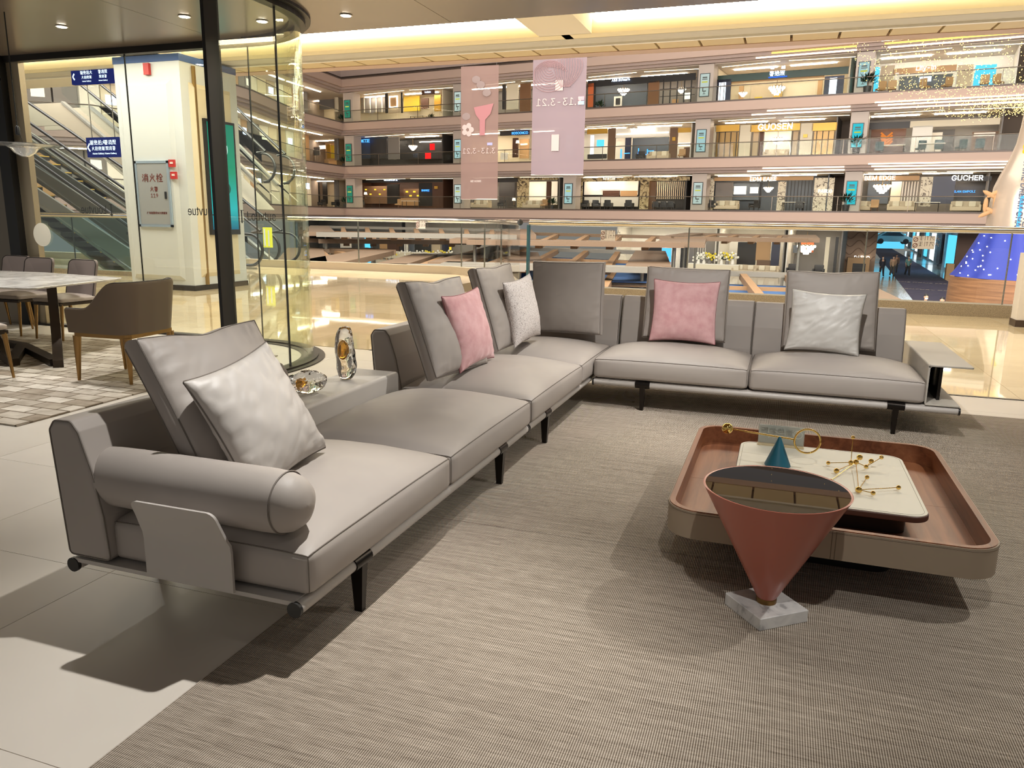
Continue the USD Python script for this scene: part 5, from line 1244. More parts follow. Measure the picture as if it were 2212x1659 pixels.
S.sign('', '*bluewhite', 1678, 159, 9, glyphs=[jing, jue, zhao]); S.el('sign_glow', '*blue', 1660, 165, 1700, 167, -0.14, 0.03)
S.el('sign_top', '*bluewhite', 1665, 143, 1672, 149, -0.3); S.el('sign_top', '*bluewhite', 1688, 142, 1696, 148, -0.3)
S = Shop(2, 1850, 2176, 'upper gallery shop with blue tinted windows and a white arched surround', 'white')
for a in [('pier', 'beige', 1901, 142, 1930, 200), ('pier', 'beige', 2066, 140, 2100, 196), ('lintel', 'tan', 1930, 144, 2066, 157), ('surround', 'white', 1932, 157, 1940, 198), ('surround', 'white', 2058, 157, 2066, 198), ('surround', 'white', 1932, 157, 2066, 162), ('wall_panel', 'slate', 1942, 163, 2056, 198, 2.4)]: S.el(*a)
S.el('lit_window', '*cyan', 1860, 146, 1898, 198, 1.2); S.el('lit_window', '*cyan', 2104, 140, 2150, 192, 1.2); S.el('inner_light', '*window', 1986, 165, 2012, 176, 2.2)
S.sign('Lily-in', '*white', 2000, 147, 8)
# middle gallery
S = Shop(1, 757, 957, 'middle gallery shop with marble lintel, blue lettering and red lanterns', 'charcoal')
for a in [('lintel', 'stone', 760, 282, 956, 291), ('window_frame', 'slate', 775, 296, 838, 342, 0.5), ('pier', 'grey', 838, 296, 862, 344), ('wall_panel', 'black', 862, 302, 955, 344, 2.2), ('pier', 'beige', 748, 282, 760, 346), ('door', 'charcoal', 800, 300, 836, 342, 0.2)]: S.el(*a)
S.el('red_lantern', '*red', 928, 310, 938, 324, 0.8, 0.1); S.el('red_lantern', '*red', 918, 330, 930, 343, 0.9, 0.1); S.el('white_screen', '*soft', 848, 330, 856, 344, 0.6); S.sign('FOOKTIE', '*neon', 783, 304, 8); S.sign('SLEEPWELL HOME', '*white', 883, 288, 5); S.el('ceiling_lamp', '*white', 905, 305, 952, 307, 1.0)
S = Shop(1, 984, 1212, 'middle gallery shop with blue sign and warm reception beside the large banner', 'cream')
for a in [('lintel', 'charcoal', 1080, 282, 1144, 292), ('door', 'walnut', 1107, 298, 1119, 340, 1.0), ('counter', 'white', 1081, 330, 1096, 345, 0.6), ('pier', 'beige', 1144, 282, 1150, 346), ('wall_panel', 'tan', 1122, 300, 1142, 342, 2.4)]: S.el(*a)
S.sign('ROSOONCO', '*neon', 1123, 287, 5.5); S.el('wall_lamp', '*lit', 1124, 310, 1138, 313, 2.2)
S = Shop(1, 1226, 1494, 'middle gallery white fronted shop with lit white letters and blue neon figures', 'white')
for a in [('box_sign', 'gold', 1268, 278, 1312, 289), ('pier', 'brown', 1313, 277, 1329, 344), ('lintel', 'white', 1330, 276, 1446, 296), ('wall_panel', 'slate', 1366, 297, 1444, 343, 2.6), ('wall_panel', 'navy', 1350, 297, 1362, 343, 2.3), ('pier', 'brown', 1446, 276, 1463, 342), ('box_sign', 'gold', 1464, 276, 1494, 286), ('cabinet', 'charcoal', 1269, 333, 1310, 343, 0.3), ('thermostat_panel', 'gold', 1452, 296, 1459, 304, -0.1), ('plinth', 'brown', 1477, 318, 1490, 342, 0.5)]: S.el(*a)
S.el('lit_window', '*window', 1275, 292, 1282, 340, 2.0); S.el('lit_window', '*soft', 1465, 308, 1492, 316, 2.0); S.el('lintel_light', '*white', 1332, 287, 1444, 289, -0.05); S.el('blue_frame', '*cyan', 1289, 302, 1304, 316, 1.8)
S.sign('YLGEFMC', '*white', 1388, 281, 9)
S.el('neon_figure', '*neon', 1340, 322, 1343, 342, 0.4, 0.05); S.el('neon_figure', '*neon', 1348, 330, 1360, 332, 0.4, 0.05); S.el('neon_figure', '*neon', 1378, 320, 1380, 334, 0.4, 0.05); S.el('neon_figure', '*neon', 1378, 333, 1398, 335, 0.4, 0.05); S.el('neon_figure', '*neon', 1397, 322, 1399, 342, 0.4, 0.05); S.el('neon_figure', '*neon', 1399, 325, 1412, 327, 0.4, 0.05)
S = Shop(1, 1530, 1806, 'middle gallery shop with gold panels and white GUOSEN lettering', 'grey')
for a in [('pier', 'cream', 1529, 272, 1545, 342), ('lintel', 'gold', 1545, 270, 1597, 284), ('door', 'bronze', 1547, 286, 1594, 340, 0.3), ('pier', 'cream', 1597, 270, 1621, 340), ('lintel', 'gold', 1621, 268, 1728, 283), ('pier', 'cream', 1728, 266, 1754, 336), ('lintel', 'gold', 1754, 265, 1808, 282), ('door', 'bronze', 1757, 283, 1806, 335, 0.3), ('inner_pier', 'beige', 1626, 285, 1637, 336, 0.8), ('inner_pier', 'walnut', 1640, 285, 1648, 336, 1.0), ('wall_panel', 'white', 1650, 284, 1708, 336, 2.6), ('inner_pier', 'beige', 1712, 284, 1722, 336, 0.8), ('wall_clock', 'gold', 1735, 290, 1744, 297, -0.1)]: S.el(*a)
S.slats('door_frame', 'black', 1546, 285, 1596, 340, 4, 0.2, 1.3); S.slats('door_frame', 'black', 1756, 283, 1807, 335, 4, 0.2, 1.3)
S.sign('GUOSEN', '*bluewhite', 1674, 274, 12)
s_, z_ = fac(1679, 325, SN + 2.4); part(S.t, 'wall_ring', tube([(s_ - S.o + 1.1 * math.cos(q), SN + 2.4, z_ - S.z + 1.1 * math.sin(q)) for q in np.linspace(0, 2 * PI, 33)[:-1]], 0.035, 6, True), FM['*soft'])
S = Shop(1, 1842, 2162, 'middle gallery shop with orange leaf wall piece and dark teal chairs', 'grey')
for a in [('pier', 'cream', 1846, 262, 1861, 332), ('lintel', 'charcoal', 1862, 264, 1966, 278), ('wall_panel', 'walnut', 1880, 279, 1955, 330, 2.0), ('pier', 'white', 1969, 272, 2012, 331), ('lintel', 'cream', 1966, 258, 2160, 272), ('wall_panel', 'brown', 2098, 284, 2156, 326, 1.6), ('wall_panel', 'charcoal', 2013, 280, 2060, 330, 2.4), ('archway', 'white', 2011, 286, 2034, 330, 1.2), ('ceiling_panel', 'white', 2104, 286, 2150, 294, 1.0)]: S.el(*a)
for k in range(4):
    for sg_ in (-1, 1):
        s_, z_ = fac(1915 + sg_ * 6, 292 + k * 6, SN + 1.8); part(S.t, 'wall_leaf', tf(box(-0.3, 0.3, 0, 0.03, -0.07, 0.07), (s_ - S.o, SN + 1.8, z_ - S.z), ry=-sg_ * 0.75), FM['*orange'])
# lowest gallery
S = Shop(0, 757, 957, 'lowest gallery dark shop with warm shelves and blue-white sign', 'walnut')
for a in [('lintel', 'black', 764, 381, 956, 394), ('shelf_unit', 'brown', 786, 402, 836, 440, 2.0), ('shelf_unit', 'brown', 872, 408, 906, 440, 2.0), ('counter', 'tan', 866, 428, 904, 444, 0.8), ('pier', 'black', 905, 395, 934, 445), ('pier', 'walnut', 934, 395, 957, 445), ('sign_plate', 'gold', 938, 402, 945, 408, -0.1), ('cabinet', 'black', 836, 398, 862, 440, 1.2)]: S.el(*a)
for k in range(5): S.el('shelf_lamp', '*gold', 788 + k * 10, 408 + (k % 2) * 10, 792 + k * 10, 411 + (k % 2) * 10, 1.8, 0.05)
for k in range(4): S.el('jar_row', '*gold', 876 + k * 8, 412 + (k % 2) * 9, 881 + k * 8, 416 + (k % 2) * 9, 1.8, 0.05)
S.sign('GLORVIA Z', '*bluewhite', 844, 387.5, 6); S.sign('SHAVEZ', '*neon', 919, 411, 4.5)
S = Shop(0, 984, 1212, 'lowest gallery shop with gold marble panel and dark sofas behind the banners', 'grey')
for a in [('lintel', 'charcoal', 984, 384, 1120, 394), ('marble_panel', 'stone', 1117, 384, 1141, 448), ('lintel', 'stone', 1141, 382, 1204, 389), ('wall_panel', 'marble', 1143, 392, 1204, 442, 2.6), ('wall_panel', 'charcoal', 1078, 392, 1112, 446, 2.4), ('pier', 'walnut', 1180, 392, 1190, 442, 1.0)]: S.el(*a)
S.sign('GIMI HOME', '*white', 1025, 391, 5)
S = Shop(0, 1226, 1490, 'lowest gallery shop with gold marble piers and white marble counter', 'charcoal')
for a in [('marble_panel', 'stone', 1240, 386, 1257, 452), ('lintel', 'stone', 1256, 383, 1490, 391), ('marble_panel', 'stone', 1382, 391, 1401, 452), ('wall_panel', 'marble', 1262, 391, 1378, 421, 2.0), ('counter', 'marble', 1262, 424, 1378, 446, 1.4), ('niche', 'walnut', 1302, 412, 1338, 424, 1.9), ('niche', 'tan', 1340, 412, 1376, 424, 1.9), ('wall_panel', 'brown', 1402, 391, 1416, 452, 0.6)]: S.el(*a)
S.slats('curtain_slat', 'beige', 1418, 392, 1488, 430, 16, 2.2, 1.6); S.sign('Rui de Luxe', '*soft', 1316, 386, 4); S.el('counter_light', '*white', 1296, 404, 1338, 407, 1.8, 0.05)
S = Shop(0, 1522, 1800, 'lowest gallery shop with flowered panels and black lattice screen', 'slate')
for a in [('floral_panel', 'floral', 1521, 384, 1541, 456), ('lintel', 'tan', 1541, 382, 1757, 390), ('floral_panel', 'floral', 1757, 384, 1800, 458), ('wall_panel', 'grey', 1545, 394, 1582, 440, 1.0), ('wall_panel', 'slate', 1584, 396, 1640, 432, 2.6), ('floral_panel', 'floral', 1679, 392, 1696, 456, 0.4), ('door_frame', 'black', 1640, 394, 1644, 450, 0.6)]: S.el(*a)
S.slats('lattice_bar', 'black', 1696, 390, 1756, 456, 8, 0.3, 1.6); S.el('wall_light', '*soft', 1585, 402, 1612, 420, 2.4, 0.04); S.el('wall_light', '*soft', 1620, 404, 1638, 418, 2.4, 0.04)
S.sign('EDM EAEE', '*white', 1648, 387, 8); S.sign('PABLO', '*white', 1782, 413, 6, -0.2)
S = Shop(0, 1834, 2150, 'lowest gallery shop with warm lintel, cream sofas and dark GUCHER front', 'grey')
for a in [('lintel', 'tan', 1834, 380, 1986, 390), ('curtain', 'cream', 1836, 392, 1862, 440, 1.4), ('wall_panel', 'slate', 1874, 392, 1920, 440, 2.4), ('wall_panel', 'cream', 1924, 392, 1946, 440, 1.6), ('floral_panel', 'floral', 1987, 382, 2013, 446), ('dark_panel', 'navy', 2013, 381, 2062, 440), ('wall_panel', 'charcoal', 2062, 392, 2136, 440, 2.0), ('lintel', 'black', 2062, 381, 2142, 391)]: S.el(*a)
S.slats('curtain_slat', 'white', 1946, 392, 1984, 436, 6, 1.0, 2.5); S.sign('BEM EDGE', '*white', 1900, 385, 8); S.sign('GUCHER', '*white', 2089, 385, 9); S.sign('MILAN EMPOLI', '*neon', 2080, 414, 4, 1.8)

# corner showrooms at the left end
S = Shop(2, 600, 726, 'upper gallery corner showroom at the left end, beige with dark counter', 'beige')
for a in [('counter', 'grey', 690, 214, 722, 236, 0.8), ('pier', 'cream', 722, 190, 730, 242), ('wall_panel', 'cream', 660, 180, 690, 232, 2.6)]: S.el(*a)
S = Shop(1, 600, 726, 'middle gallery corner cafe at the left end with gold figures', 'tan')
for a in [('lintel', 'beige', 650, 286, 722, 298), ('counter', 'grey', 655, 318, 690, 336, 0.8), ('gold_figure', 'gold', 706, 312, 713, 342, 0.6), ('gold_figure', 'yellow', 715, 314, 721, 342, 0.6), ('pier', 'grey', 722, 280, 731, 346)]: S.el(*a)
S.el('menu_light', '*soft', 684, 314, 702, 322, 2.0); S.el('sign_board', 'navy', 690, 281, 718, 288, -0.3); S.sign('CAFE', '*bluewhite', 706, 286, 4, -0.32)
S = Shop(0, 600, 726, 'lowest gallery corner showroom at the left end with tall dark curtains', 'beige')
for a in [('curtain', 'black', 676, 394, 690, 440, 1.4), ('curtain', 'black', 697, 394, 706, 440, 1.4), ('wall_panel', 'brown', 656, 392, 670, 440, 2.4), ('pier', 'grey', 722, 382, 731, 448), ('sign_board', 'black', 693, 380, 722, 387, -0.3)]: S.el(*a)

# light strips on the gallery ceilings and soffits
for i in range(3):
    zc = LV[i + 1] - 1.31
    t = thing('ceiling_light_line', f'lines of white strip light along the ceiling of the {GN[i]} gallery', 'ceiling light', wpt(0, 0, zc), FRZ)
    for k in range(-1, 4):
        a, b = COLS[k] + 1.0, COLS[k + 1] - 0.8
        m_ = (a + b) / 2
        part(t, 'strip', beam((a, 2.55, -0.02), (m_ - 0.4, 2.0, -0.02), 0.12, 0.03), STRIP)
        part(t, 'strip', beam((m_ + 0.3, 2.0, -0.02), (b, 2.55, -0.02), 0.12, 0.03), STRIP)
    for k in (2, 3):
        a0, b0 = COLS[k] + 0.9, COLS[k + 1] - 0.6
        for j, (n_, zz) in enumerate([(-0.03, -0.80), (0.32, -0.96), (0.72, -1.16)]):
            if k == 2 and j == 0: continue
            a1 = a0 + (b0 - a0) * (0.42 if k == 2 and j == 1 else 0.30 if k == 2 else 0.02 + 0.02 * j)
            z_ = LV[i + 1] + zz - zc
            part(t, 'soffit_strip', box(a1, b0, n_ - 0.02, n_ + 0.03, z_ - 0.06, z_ + 0.05), STRIPY if (i == 2 and j == 1) else STRIP)

# the left wing: lit ceilings, signs and showroom partitions along its bent line
wl = sg.LineString(front[2:])
for i in range(3):
    z = LV[i]
    t = thing('ceiling_light_line', f'warm strip lights under the ceiling of the left wing, {GN[i]} gallery', 'ceiling light')
    inn = wl.parallel_offset(2.4, 'right', join_style=2); n_ = 12
    L_ = inn.length
    for k in range(n_):
        a, b = inn.interpolate(L_ * (k + 0.08) / n_), inn.interpolate(L_ * (k + 0.92) / n_)
        part(t, 'strip', beam((a.x, a.y, LV[i + 1] - 1.34), (b.x, b.y, LV[i + 1] - 1.34), 0.16, 0.04), LIT)
    inn = wl.parallel_offset(4.2, 'right', join_style=2); L_ = inn.length
    t = thing('showroom', f'row of showroom fronts in the left wing, {GN[i]} gallery', 'shop')
    pal = ['cream', 'grey', 'beige', 'tan', 'white', 'marble', 'grey', 'cream']
    n_ = 26
    for k in range(n_):
        a, b = inn.interpolate(L_ * (k + 0.02) / n_), inn.interpolate(L_ * (k + 0.96) / n_)
        part(t, 'front_panel', prism(sg.LineString([(a.x, a.y), (b.x, b.y)]).buffer(0.1, cap_style=2), z, LV[i + 1] - 1.3), FM[pal[(k * 5 + i * 3) % 8]])
        if (k + i) % 3 == 0:
            a2, b2 = inn.interpolate(L_ * (k + 0.25) / n_), inn.interpolate(L_ * (k + 0.75) / n_)
            part(t, 'lit_panel', prism(sg.LineString([(a2.x, a2.y), (b2.x, b2.y)]).buffer(0.16, cap_style=2), z + 1.9, z + 2.5), FM[['*soft', '*bluewhite', '*gold'][(k + i) % 3 if k % 2 else 1]])

# ================================================================== ground floor of the atrium
GF = custom('ground_tile', {'tc': ('texture_coordinate', {}), 'br': ('brick_texture', {'color1': lin((206, 200, 188)), 'color2': lin((198, 192, 180)), 'mortar': lin((150, 144, 134)), 'scale': 1.0, 'mortar_size': 0.012, 'brick_width': 1.2, 'row_height': 1.2, 'offset': 0.0}), 'p': ('principled_bsdf', {'roughness': 0.10, 'specular_ior_level': 0.7})},
    [('tc.object', 'br.vector'), ('br.color', 'p.base_color')])
struct('floor', box(-60, 50, 14.6, 150, GROUND - 0.2, GROUND), GF, label='polished pale stone ground floor of the atrium', category='floor')
struct('wall_slab', box(-30, 3.8, 13.9, 14.4, -2.9, -0.35), pbr('slab_edge', (120, 104, 92), 0.7), label='slab edge below the near railing', category='wall')
def gp(px, py, z=GROUND):
    return at(px, py, Z=z)
# dark blue carpet along the walkway and the bright exit beyond it
c1, c2, c3, c4 = gp(1882, 534), gp(1921, 534), gp(2150, 668), gp(1988, 668)
def flat(pts, z0, z1):
    return prism(sg.Polygon([(p[0], p[1]) for p in pts]), z0, z1)
solo('carpet_runner', flat([c1, c4, c3, c2], GROUND, GROUND + 0.02), custom('walkway_carpet', {'tc': ('texture_coordinate', {}), 'n': ('noise_texture', {'scale': 1.4, 'detail': 2.0}), 'r': ('rgb_ramp', {'ramp': [(0.3, lin((52, 50, 74))), (0.7, lin((66, 62, 88)))]}), 'p': ('principled_bsdf', {'roughness': 0.9})}, [('tc.object', 'n.vector'), ('n.fac', 'r.fac'), ('r.color', 'p.base_color')]), 'long dark blue carpet runner on the ground floor walkway', 'carpet')
for (px_, py_, s_, w_, lab) in [(1990, 612, 'WELCOME HOME FESTIVAL', 1.0, 'line'), (2012, 628, 'THE NEW CENTURY OF HOME LIVING', 0.9, 'line')]:
    q = gp(px_, py_)
    solo('carpet_lettering', tf(tf(text(s_, 0.34, 0.01), rx=-PI / 2), (q[0], q[1], GROUND + 0.035), rz=-0.25), pbr('carpet_print', (150, 140, 130), 0.8), 'faint pale lettering woven across the blue walkway carpet, ' + ('further line' if w_ == 1.0 else 'nearer line'), 'lettering', smooth=False)
# exit hall: bright opening with a parked car seen outside
def gbox(x0, x1, ytop, ybot, Y, th=0.2):
    a, b = at(x0, ybot, Y=Y), at(x1, ytop, Y=Y)
    return box(a[0], b[0], Y, Y + th, max(GROUND, min(a[2], b[2])), max(a[2], b[2]))
EXY = 104.0
DAYL = emit('exit_daylight', (96, 200, 236), 1.3)
struct('window_2', gbox(1884, 1957, 505, 536, EXY + 9), DAYL, label='bright blue lit street opening at the end of the walkway', category='exit')
car = thing('car', 'pale blue car parked outside the bright exit at the end of the walkway', 'car', tuple(at(1926, 527, Y=EXY + 2)), 0.05)
k_ = 1.0
cb_ = sg.Polygon([(-2.2, 0.3), (2.2, 0.3), (2.25, 0.75), (1.5, 0.95), (0.7, 1.5), (-0.9, 1.5), (-1.7, 1.0), (-2.2, 0.8)]).buffer(-0.08).buffer(0.08)
v, f = prism(cb_, -0.85, 0.85)
part(car, 'body', (np.stack([v[:, 0], -v[:, 2], v[:, 1]], -1), f), pbr('car_paint', (150, 200, 210), 0.2, 0.3))
wn = sg.Polygon([(1.2, 0.98), (0.62, 1.42), (-0.8, 1.42), (-1.45, 1.0)])
v, f = prism(wn, 0.851, 0.87); part(car, 'window', (np.stack([v[:, 0], -v[:, 2], v[:, 1]], -1), f), pbr('car_window', (30, 60, 74), 0.1))
for x_ in (-1.4, 1.4):
    for y_ in (-0.86, 0.72):
        part(car, 'wheel', tf(lathe([(0.001, 0), (0.33, 0), (0.33, 0.16), (0.001, 0.16)], 18), (x_, y_ + 0.16, 0.33), rx=PI / 2), BLACK)
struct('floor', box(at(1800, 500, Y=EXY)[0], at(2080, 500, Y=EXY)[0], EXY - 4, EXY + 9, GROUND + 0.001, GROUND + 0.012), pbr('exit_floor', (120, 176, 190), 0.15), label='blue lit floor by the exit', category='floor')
struct('ceiling', box(at(1790, 500, Y=75)[0], at(2140, 500, Y=75)[0] + 6, 73, EXY + 9, 1.3, 1.5), pbr('walk_ceiling', (200, 190, 178), 0.6), label='ceiling over the ground floor walkway', category='ceiling')
for k in range(5):
    struct('trim_light', box(at(1900, 500, Y=75)[0] + 2 + k, at(1900, 500, Y=75)[0] + 7 + 1.5 * k, 76 + 7 * k, 76.5 + 7 * k, 1.26, 1.3), emit('walk_light', (220, 236, 255), 10.0), label='light line across the walkway ceiling', category='ceiling light')
# walls and shop fronts along the walkway
def wallq(p, q, z0, z1, th=0.3):
    return prism(sg.LineString([(p[0], p[1]), (q[0], q[1])]).buffer(th / 2, cap_style=2), z0, z1)
ZT = 1.2
r0, r1 = gp(1957, 534), gp(2062, 596)
wr = struct_x('wall_right', label='blue-white lit shop windows along the right of the walkway', category='wall')
part(wr, 'wall', wallq(r0 + [0.35, 0, 0], r1 + [0.35, 0, 0], GROUND, ZT), pbr('walk_wall', (70, 64, 66), 0.4))
n_ = 9
for k in range(n_):
    a = r0 + (r1 - r0) * (k + 0.12) / n_; b = r0 + (r1 - r0) * (k + (0.5 if k % 2 else 0.85)) / n_
    part(wr, 'window', wallq(a, b, GROUND + 0.3, ZT - 0.6, 0.16), [FM['*window'], FM['navy'], FM['*cyan']][k % 3])
    part(wr, 'pier', wallq(r0 + (r1 - r0) * (k - 0.05) / n_, r0 + (r1 - r0) * (k + 0.08) / n_, GROUND, ZT, 0.4), pbr('walk_pier', (150, 176, 190), 0.3))
lw = struct_x('wall_walkway', label='tan patterned panel wall left of the walkway with lit lettering', category='wall')
l0, l1 = at(1811, 590, Z=GROUND), at(1886, 592, Z=GROUND)
PAT = pbr('wave_panel', (168, 140, 118), 0.6)
part(lw, 'panel', wallq(l0, l1, GROUND, 1.0), PAT)
m0, m1 = l0 + (l1 - l0) * 0.34, l1
for zz in (-1.6, -0.9, -0.2, 0.5):
    pts_ = [l0 + (l1 - l0) * t_ + np.array([0, -0.2, zz - GROUND + 0.28 * math.cos(t_ * 2 * PI * 2)]) for t_ in np.linspace(0.02, 0.98, 33)]
    part(lw, 'relief_wave', tube([(p[0], p[1], GROUND + p[2] - GROUND) for p in pts_], 0.035, 5), pbr('wave_dark', (142, 116, 98), 0.6))
q = l0 + (l1 - l0) * 0.62
part(lw, 'sign', tf(text('PAELO', 0.30, 0.04, True), (q[0], q[1] - 0.2, at(1862, 560, Y=q[1])[2])), FM['*white'], False)
part(lw, 'sign', tf(strokes([jing, jue, pai], 0.22, 0.12, 0.03), (q[0], q[1] - 0.2, at(1862, 567, Y=q[1])[2])), FM['*white'], False)
# ground floor showrooms facing us
class Ground(Shop):
    def __init__(self, x0, x1, label, wall='beige', depth=4.0):
        self.level = -1; z = self.z = GROUND; self.top = top = LV[0] - 1.32
        s0, s1 = fac(x0, 560, SN)[0], fac(x1, 560, SN)[0]
        self.o = (s0 + s1) / 2; self.t = thing('showroom', label, 'shop', wpt(self.o, 0, z), FRZ)
        L = self.L = lambda a, b, c, d, e, f: box(a - self.o, b - self.o, c, d, e - z, f - z)
        part(self.t, 'back_wall', L(s0, s1, SN + depth, SN + depth + 0.1, z, top), FM[wall])
        part(self.t, 'side_wall', L(s0, s0 + 0.1, SN, SN + depth, z, top), FM[wall]); part(self.t, 'side_wall', L(s1 - 0.1, s1, SN, SN + depth, z, top), FM[wall])
        w = s1 - s0
        for f_ in (0.28, 0.72):
            part(self.t, 'ceiling_light', L(s0 + w * f_ - w * 0.17, s0 + w * f_ + w * 0.17, SN + 1.0, SN + 1.28, top - 0.06, top - 0.02), LIT)
S = Ground(640, 870, 'ground floor showroom with blue piers beyond the curved railing', 'charcoal')
for a in [('pier', 'slate', 784, 512, 804, 566), ('wall_panel', 'white', 735, 508, 758, 560, 1.0), ('wall_panel', 'charcoal', 692, 498, 733, 545, 1.0), ('door', 'walnut', 838, 512, 862, 560, 0.5), ('wall_panel', 'tan', 820, 512, 836, 560, 1.5)]: S.el(*a)
S.el('lit_poster', '*red', 766, 516, 774, 526, -0.1); S.el('blue_panel', '*cyan', 788, 514, 800, 560, -0.05, 0.04)
S = Ground(876, 1080, 'ground floor showroom with pale blue piers and white flowers', 'grey')
for a in [('pier', 'white', 873, 512, 880, 570), ('door', 'black', 896, 514, 930, 556, 0.8), ('pier', 'slate', 884, 514, 894, 565), ('wall_panel', 'beige', 932, 516, 950, 560, 1.0), ('door', 'navy', 955, 516, 975, 560, 0.6)]: S.el(*a)
S.el('lit_panel', '*gold', 970, 518, 974, 540, -0.1)
S = Ground(1330, 1545, 'ground floor showroom with blue poster and dark pendant lamps', 'white')
for a in [('door', 'black', 1385, 528, 1428, 580, 0.4), ('pier', 'black', 1470, 520, 1486, 582, 0.2), ('wall_panel', 'grey', 1488, 520, 1544, 582, 1.6), ('drum_cabinet', 'black', 1551 - 20, 548, 1578 - 20, 562, 1.0)]: S.el(*a)
S.el('lit_poster', '*neon', 1429, 536, 1449, 578, -0.1); S.slats('hanging_rod', 'white', 1500, 522, 1526, 560, 5, 0.8, 1.2)
S = Ground(1550, 1700, 'ground floor showroom with white wall, dark doors and bird panel', 'white')
for a in [('door', 'black', 1592, 523, 1632, 586, 0.3), ('wall_panel', 'tan', 1633, 522, 1664, 563, 0.3), ('pier', 'navy', 1665, 523, 1683, 592), ('sofa', 'brown', 1634, 562, 1664, 590, 0.2)]: S.el(*a)
S.el('drum_cabinet', 'black', 1551, 548, 1579, 562, 1.0)
S = Ground(1690, 1816, 'ground floor showroom with grey wall and large crystal chandelier', 'grey')
for a in [('picture', 'orange', 1728, 516, 1758, 545, 2.0), ('picture', 'slate', 1713, 530, 1726, 546, 1.9), ('pier', 'cream', 1781, 512, 1790, 590), ('frame', 'black', 1802, 512, 1808, 592)]: S.el(*a)

# ------------------------------------------------------------------ timber trellis canopies over the stalls
TIM = pbr('trellis_timber', (138, 104, 70), 0.6); TIMG = pbr('trellis_board', (118, 112, 102), 0.6); TIMB = pbr('trellis_brown', (108, 86, 66), 0.6)
BLUEP = custom('blue_awning', {'d': ('diffuse_bsdf', {'color': lin((96, 128, 176))}), 't': ('translucent_bsdf', {'color': lin((96, 128, 176))}), 'm': ('mix_closure', {'fac': 0.4})}, [('d.BSDF', 'm.closure1'), ('t.BSDF', 'm.closure2')], 'm.closure')
def canopy(label, z, corners, n, frame_w=1.1, near=TIMG, panel=True):
    """A flat ring of boards with timber cross beams and blue awning cloth below; corners: back left, back right, front right, front left pixels."""
    C = [at(x, y, Z=z) for x, y in corners]
    o = sum(C) / 4
    t = thing('trellis_canopy', label, 'canopy', (o[0], o[1], z))
    C = [c - [o[0], o[1], z] for c in C]
    def bd(a, b, w, h, dz=0.0):
        return beam(a + [0, 0, dz], b + [0, 0, dz], w, h)
    part(t, 'board', bd(C[0], C[1], frame_w, 0.18), near); part(t, 'board', bd(C[3], C[2], frame_w, 0.2), near)
    part(t, 'board', bd(C[1], C[2], frame_w * 1.3, 0.22, 0.01), TIMB); part(t, 'board', bd(C[0], C[3], frame_w, 0.18, 0.01), TIMB)
    for k in range(1, n):
        f_ = k / n
        part(t, 'beam', bd(C[0] + (C[1] - C[0]) * f_, C[3] + (C[2] - C[3]) * f_, 0.28, 0.26, -0.1), TIM)
    part(t, 'beam', bd((C[0] + C[3]) / 2, (C[1] + C[2]) / 2, 0.16, 0.14, -0.16), TIM)
    if panel:
        part(t, 'awning', hexa([C[3] + [0, 0, -0.5], C[2] + [0, 0, -0.5], C[1] + [0, 0, -0.5], C[0] + [0, 0, -0.5]], [C[3] + [0, 0, -0.47], C[2] + [0, 0, -0.47], C[1] + [0, 0, -0.47], C[0] + [0, 0, -0.47]]), BLUEP)
    for c in C:
        part(t, 'post', rod(c * [0.95, 0.95, 1] + [0, 0, -0.05], c * [0.95, 0.95, 0] + [0, 0, GROUND - z], 0.07, 8), ESG)
canopy('nearest timber canopy with blue awning, seen through the railing between the back cushions', -0.75, [(1240, 581), (1800, 597), (1900, 655), (1180, 634)], 6, 0.9, TIMG)
canopy('timber canopy with pointed right end behind the corner back cushion', -0.30, [(1080, 535), (1405, 546), (1400, 582), (960, 572)], 5, 1.3)
canopy('tan roofed canopy just under the handrail behind the corner cushion', 0.52, [(1080, 503), (1490, 514), (1470, 529), (1010, 522)], 6, 1.5, TIMB, False)
canopy('long tan canopy under the handrail right of the notice', 0.62, [(1500, 506), (1735, 511), (1735, 519), (1450, 515)], 5, 1.2, TIMB, False)
canopy('brown canopy with pointed tip at the left, under the curved chrome handrail', -0.1, [(660, 540), (750, 541), (812, 546), (650, 580)], 3, 1.6, TIMB, False)
canopy('grey boarded canopy behind the curved railing, left of the corner cushion', -0.35, [(920, 553), (1130, 549), (1130, 579), (840, 577)], 5, 1.2, TIMG, False)
canopy('far tan canopy behind the left railing notice', 0.66, [(690, 490), (1120, 498), (1115, 512), (690, 506)], 8, 1.4, TIMG, False)
canopy('dark banded canopy just above the flower stalls at the left', 0.35, [(690, 508), (1100, 514), (1085, 524), (690, 520)], 7, 1.2, TIMB, False)

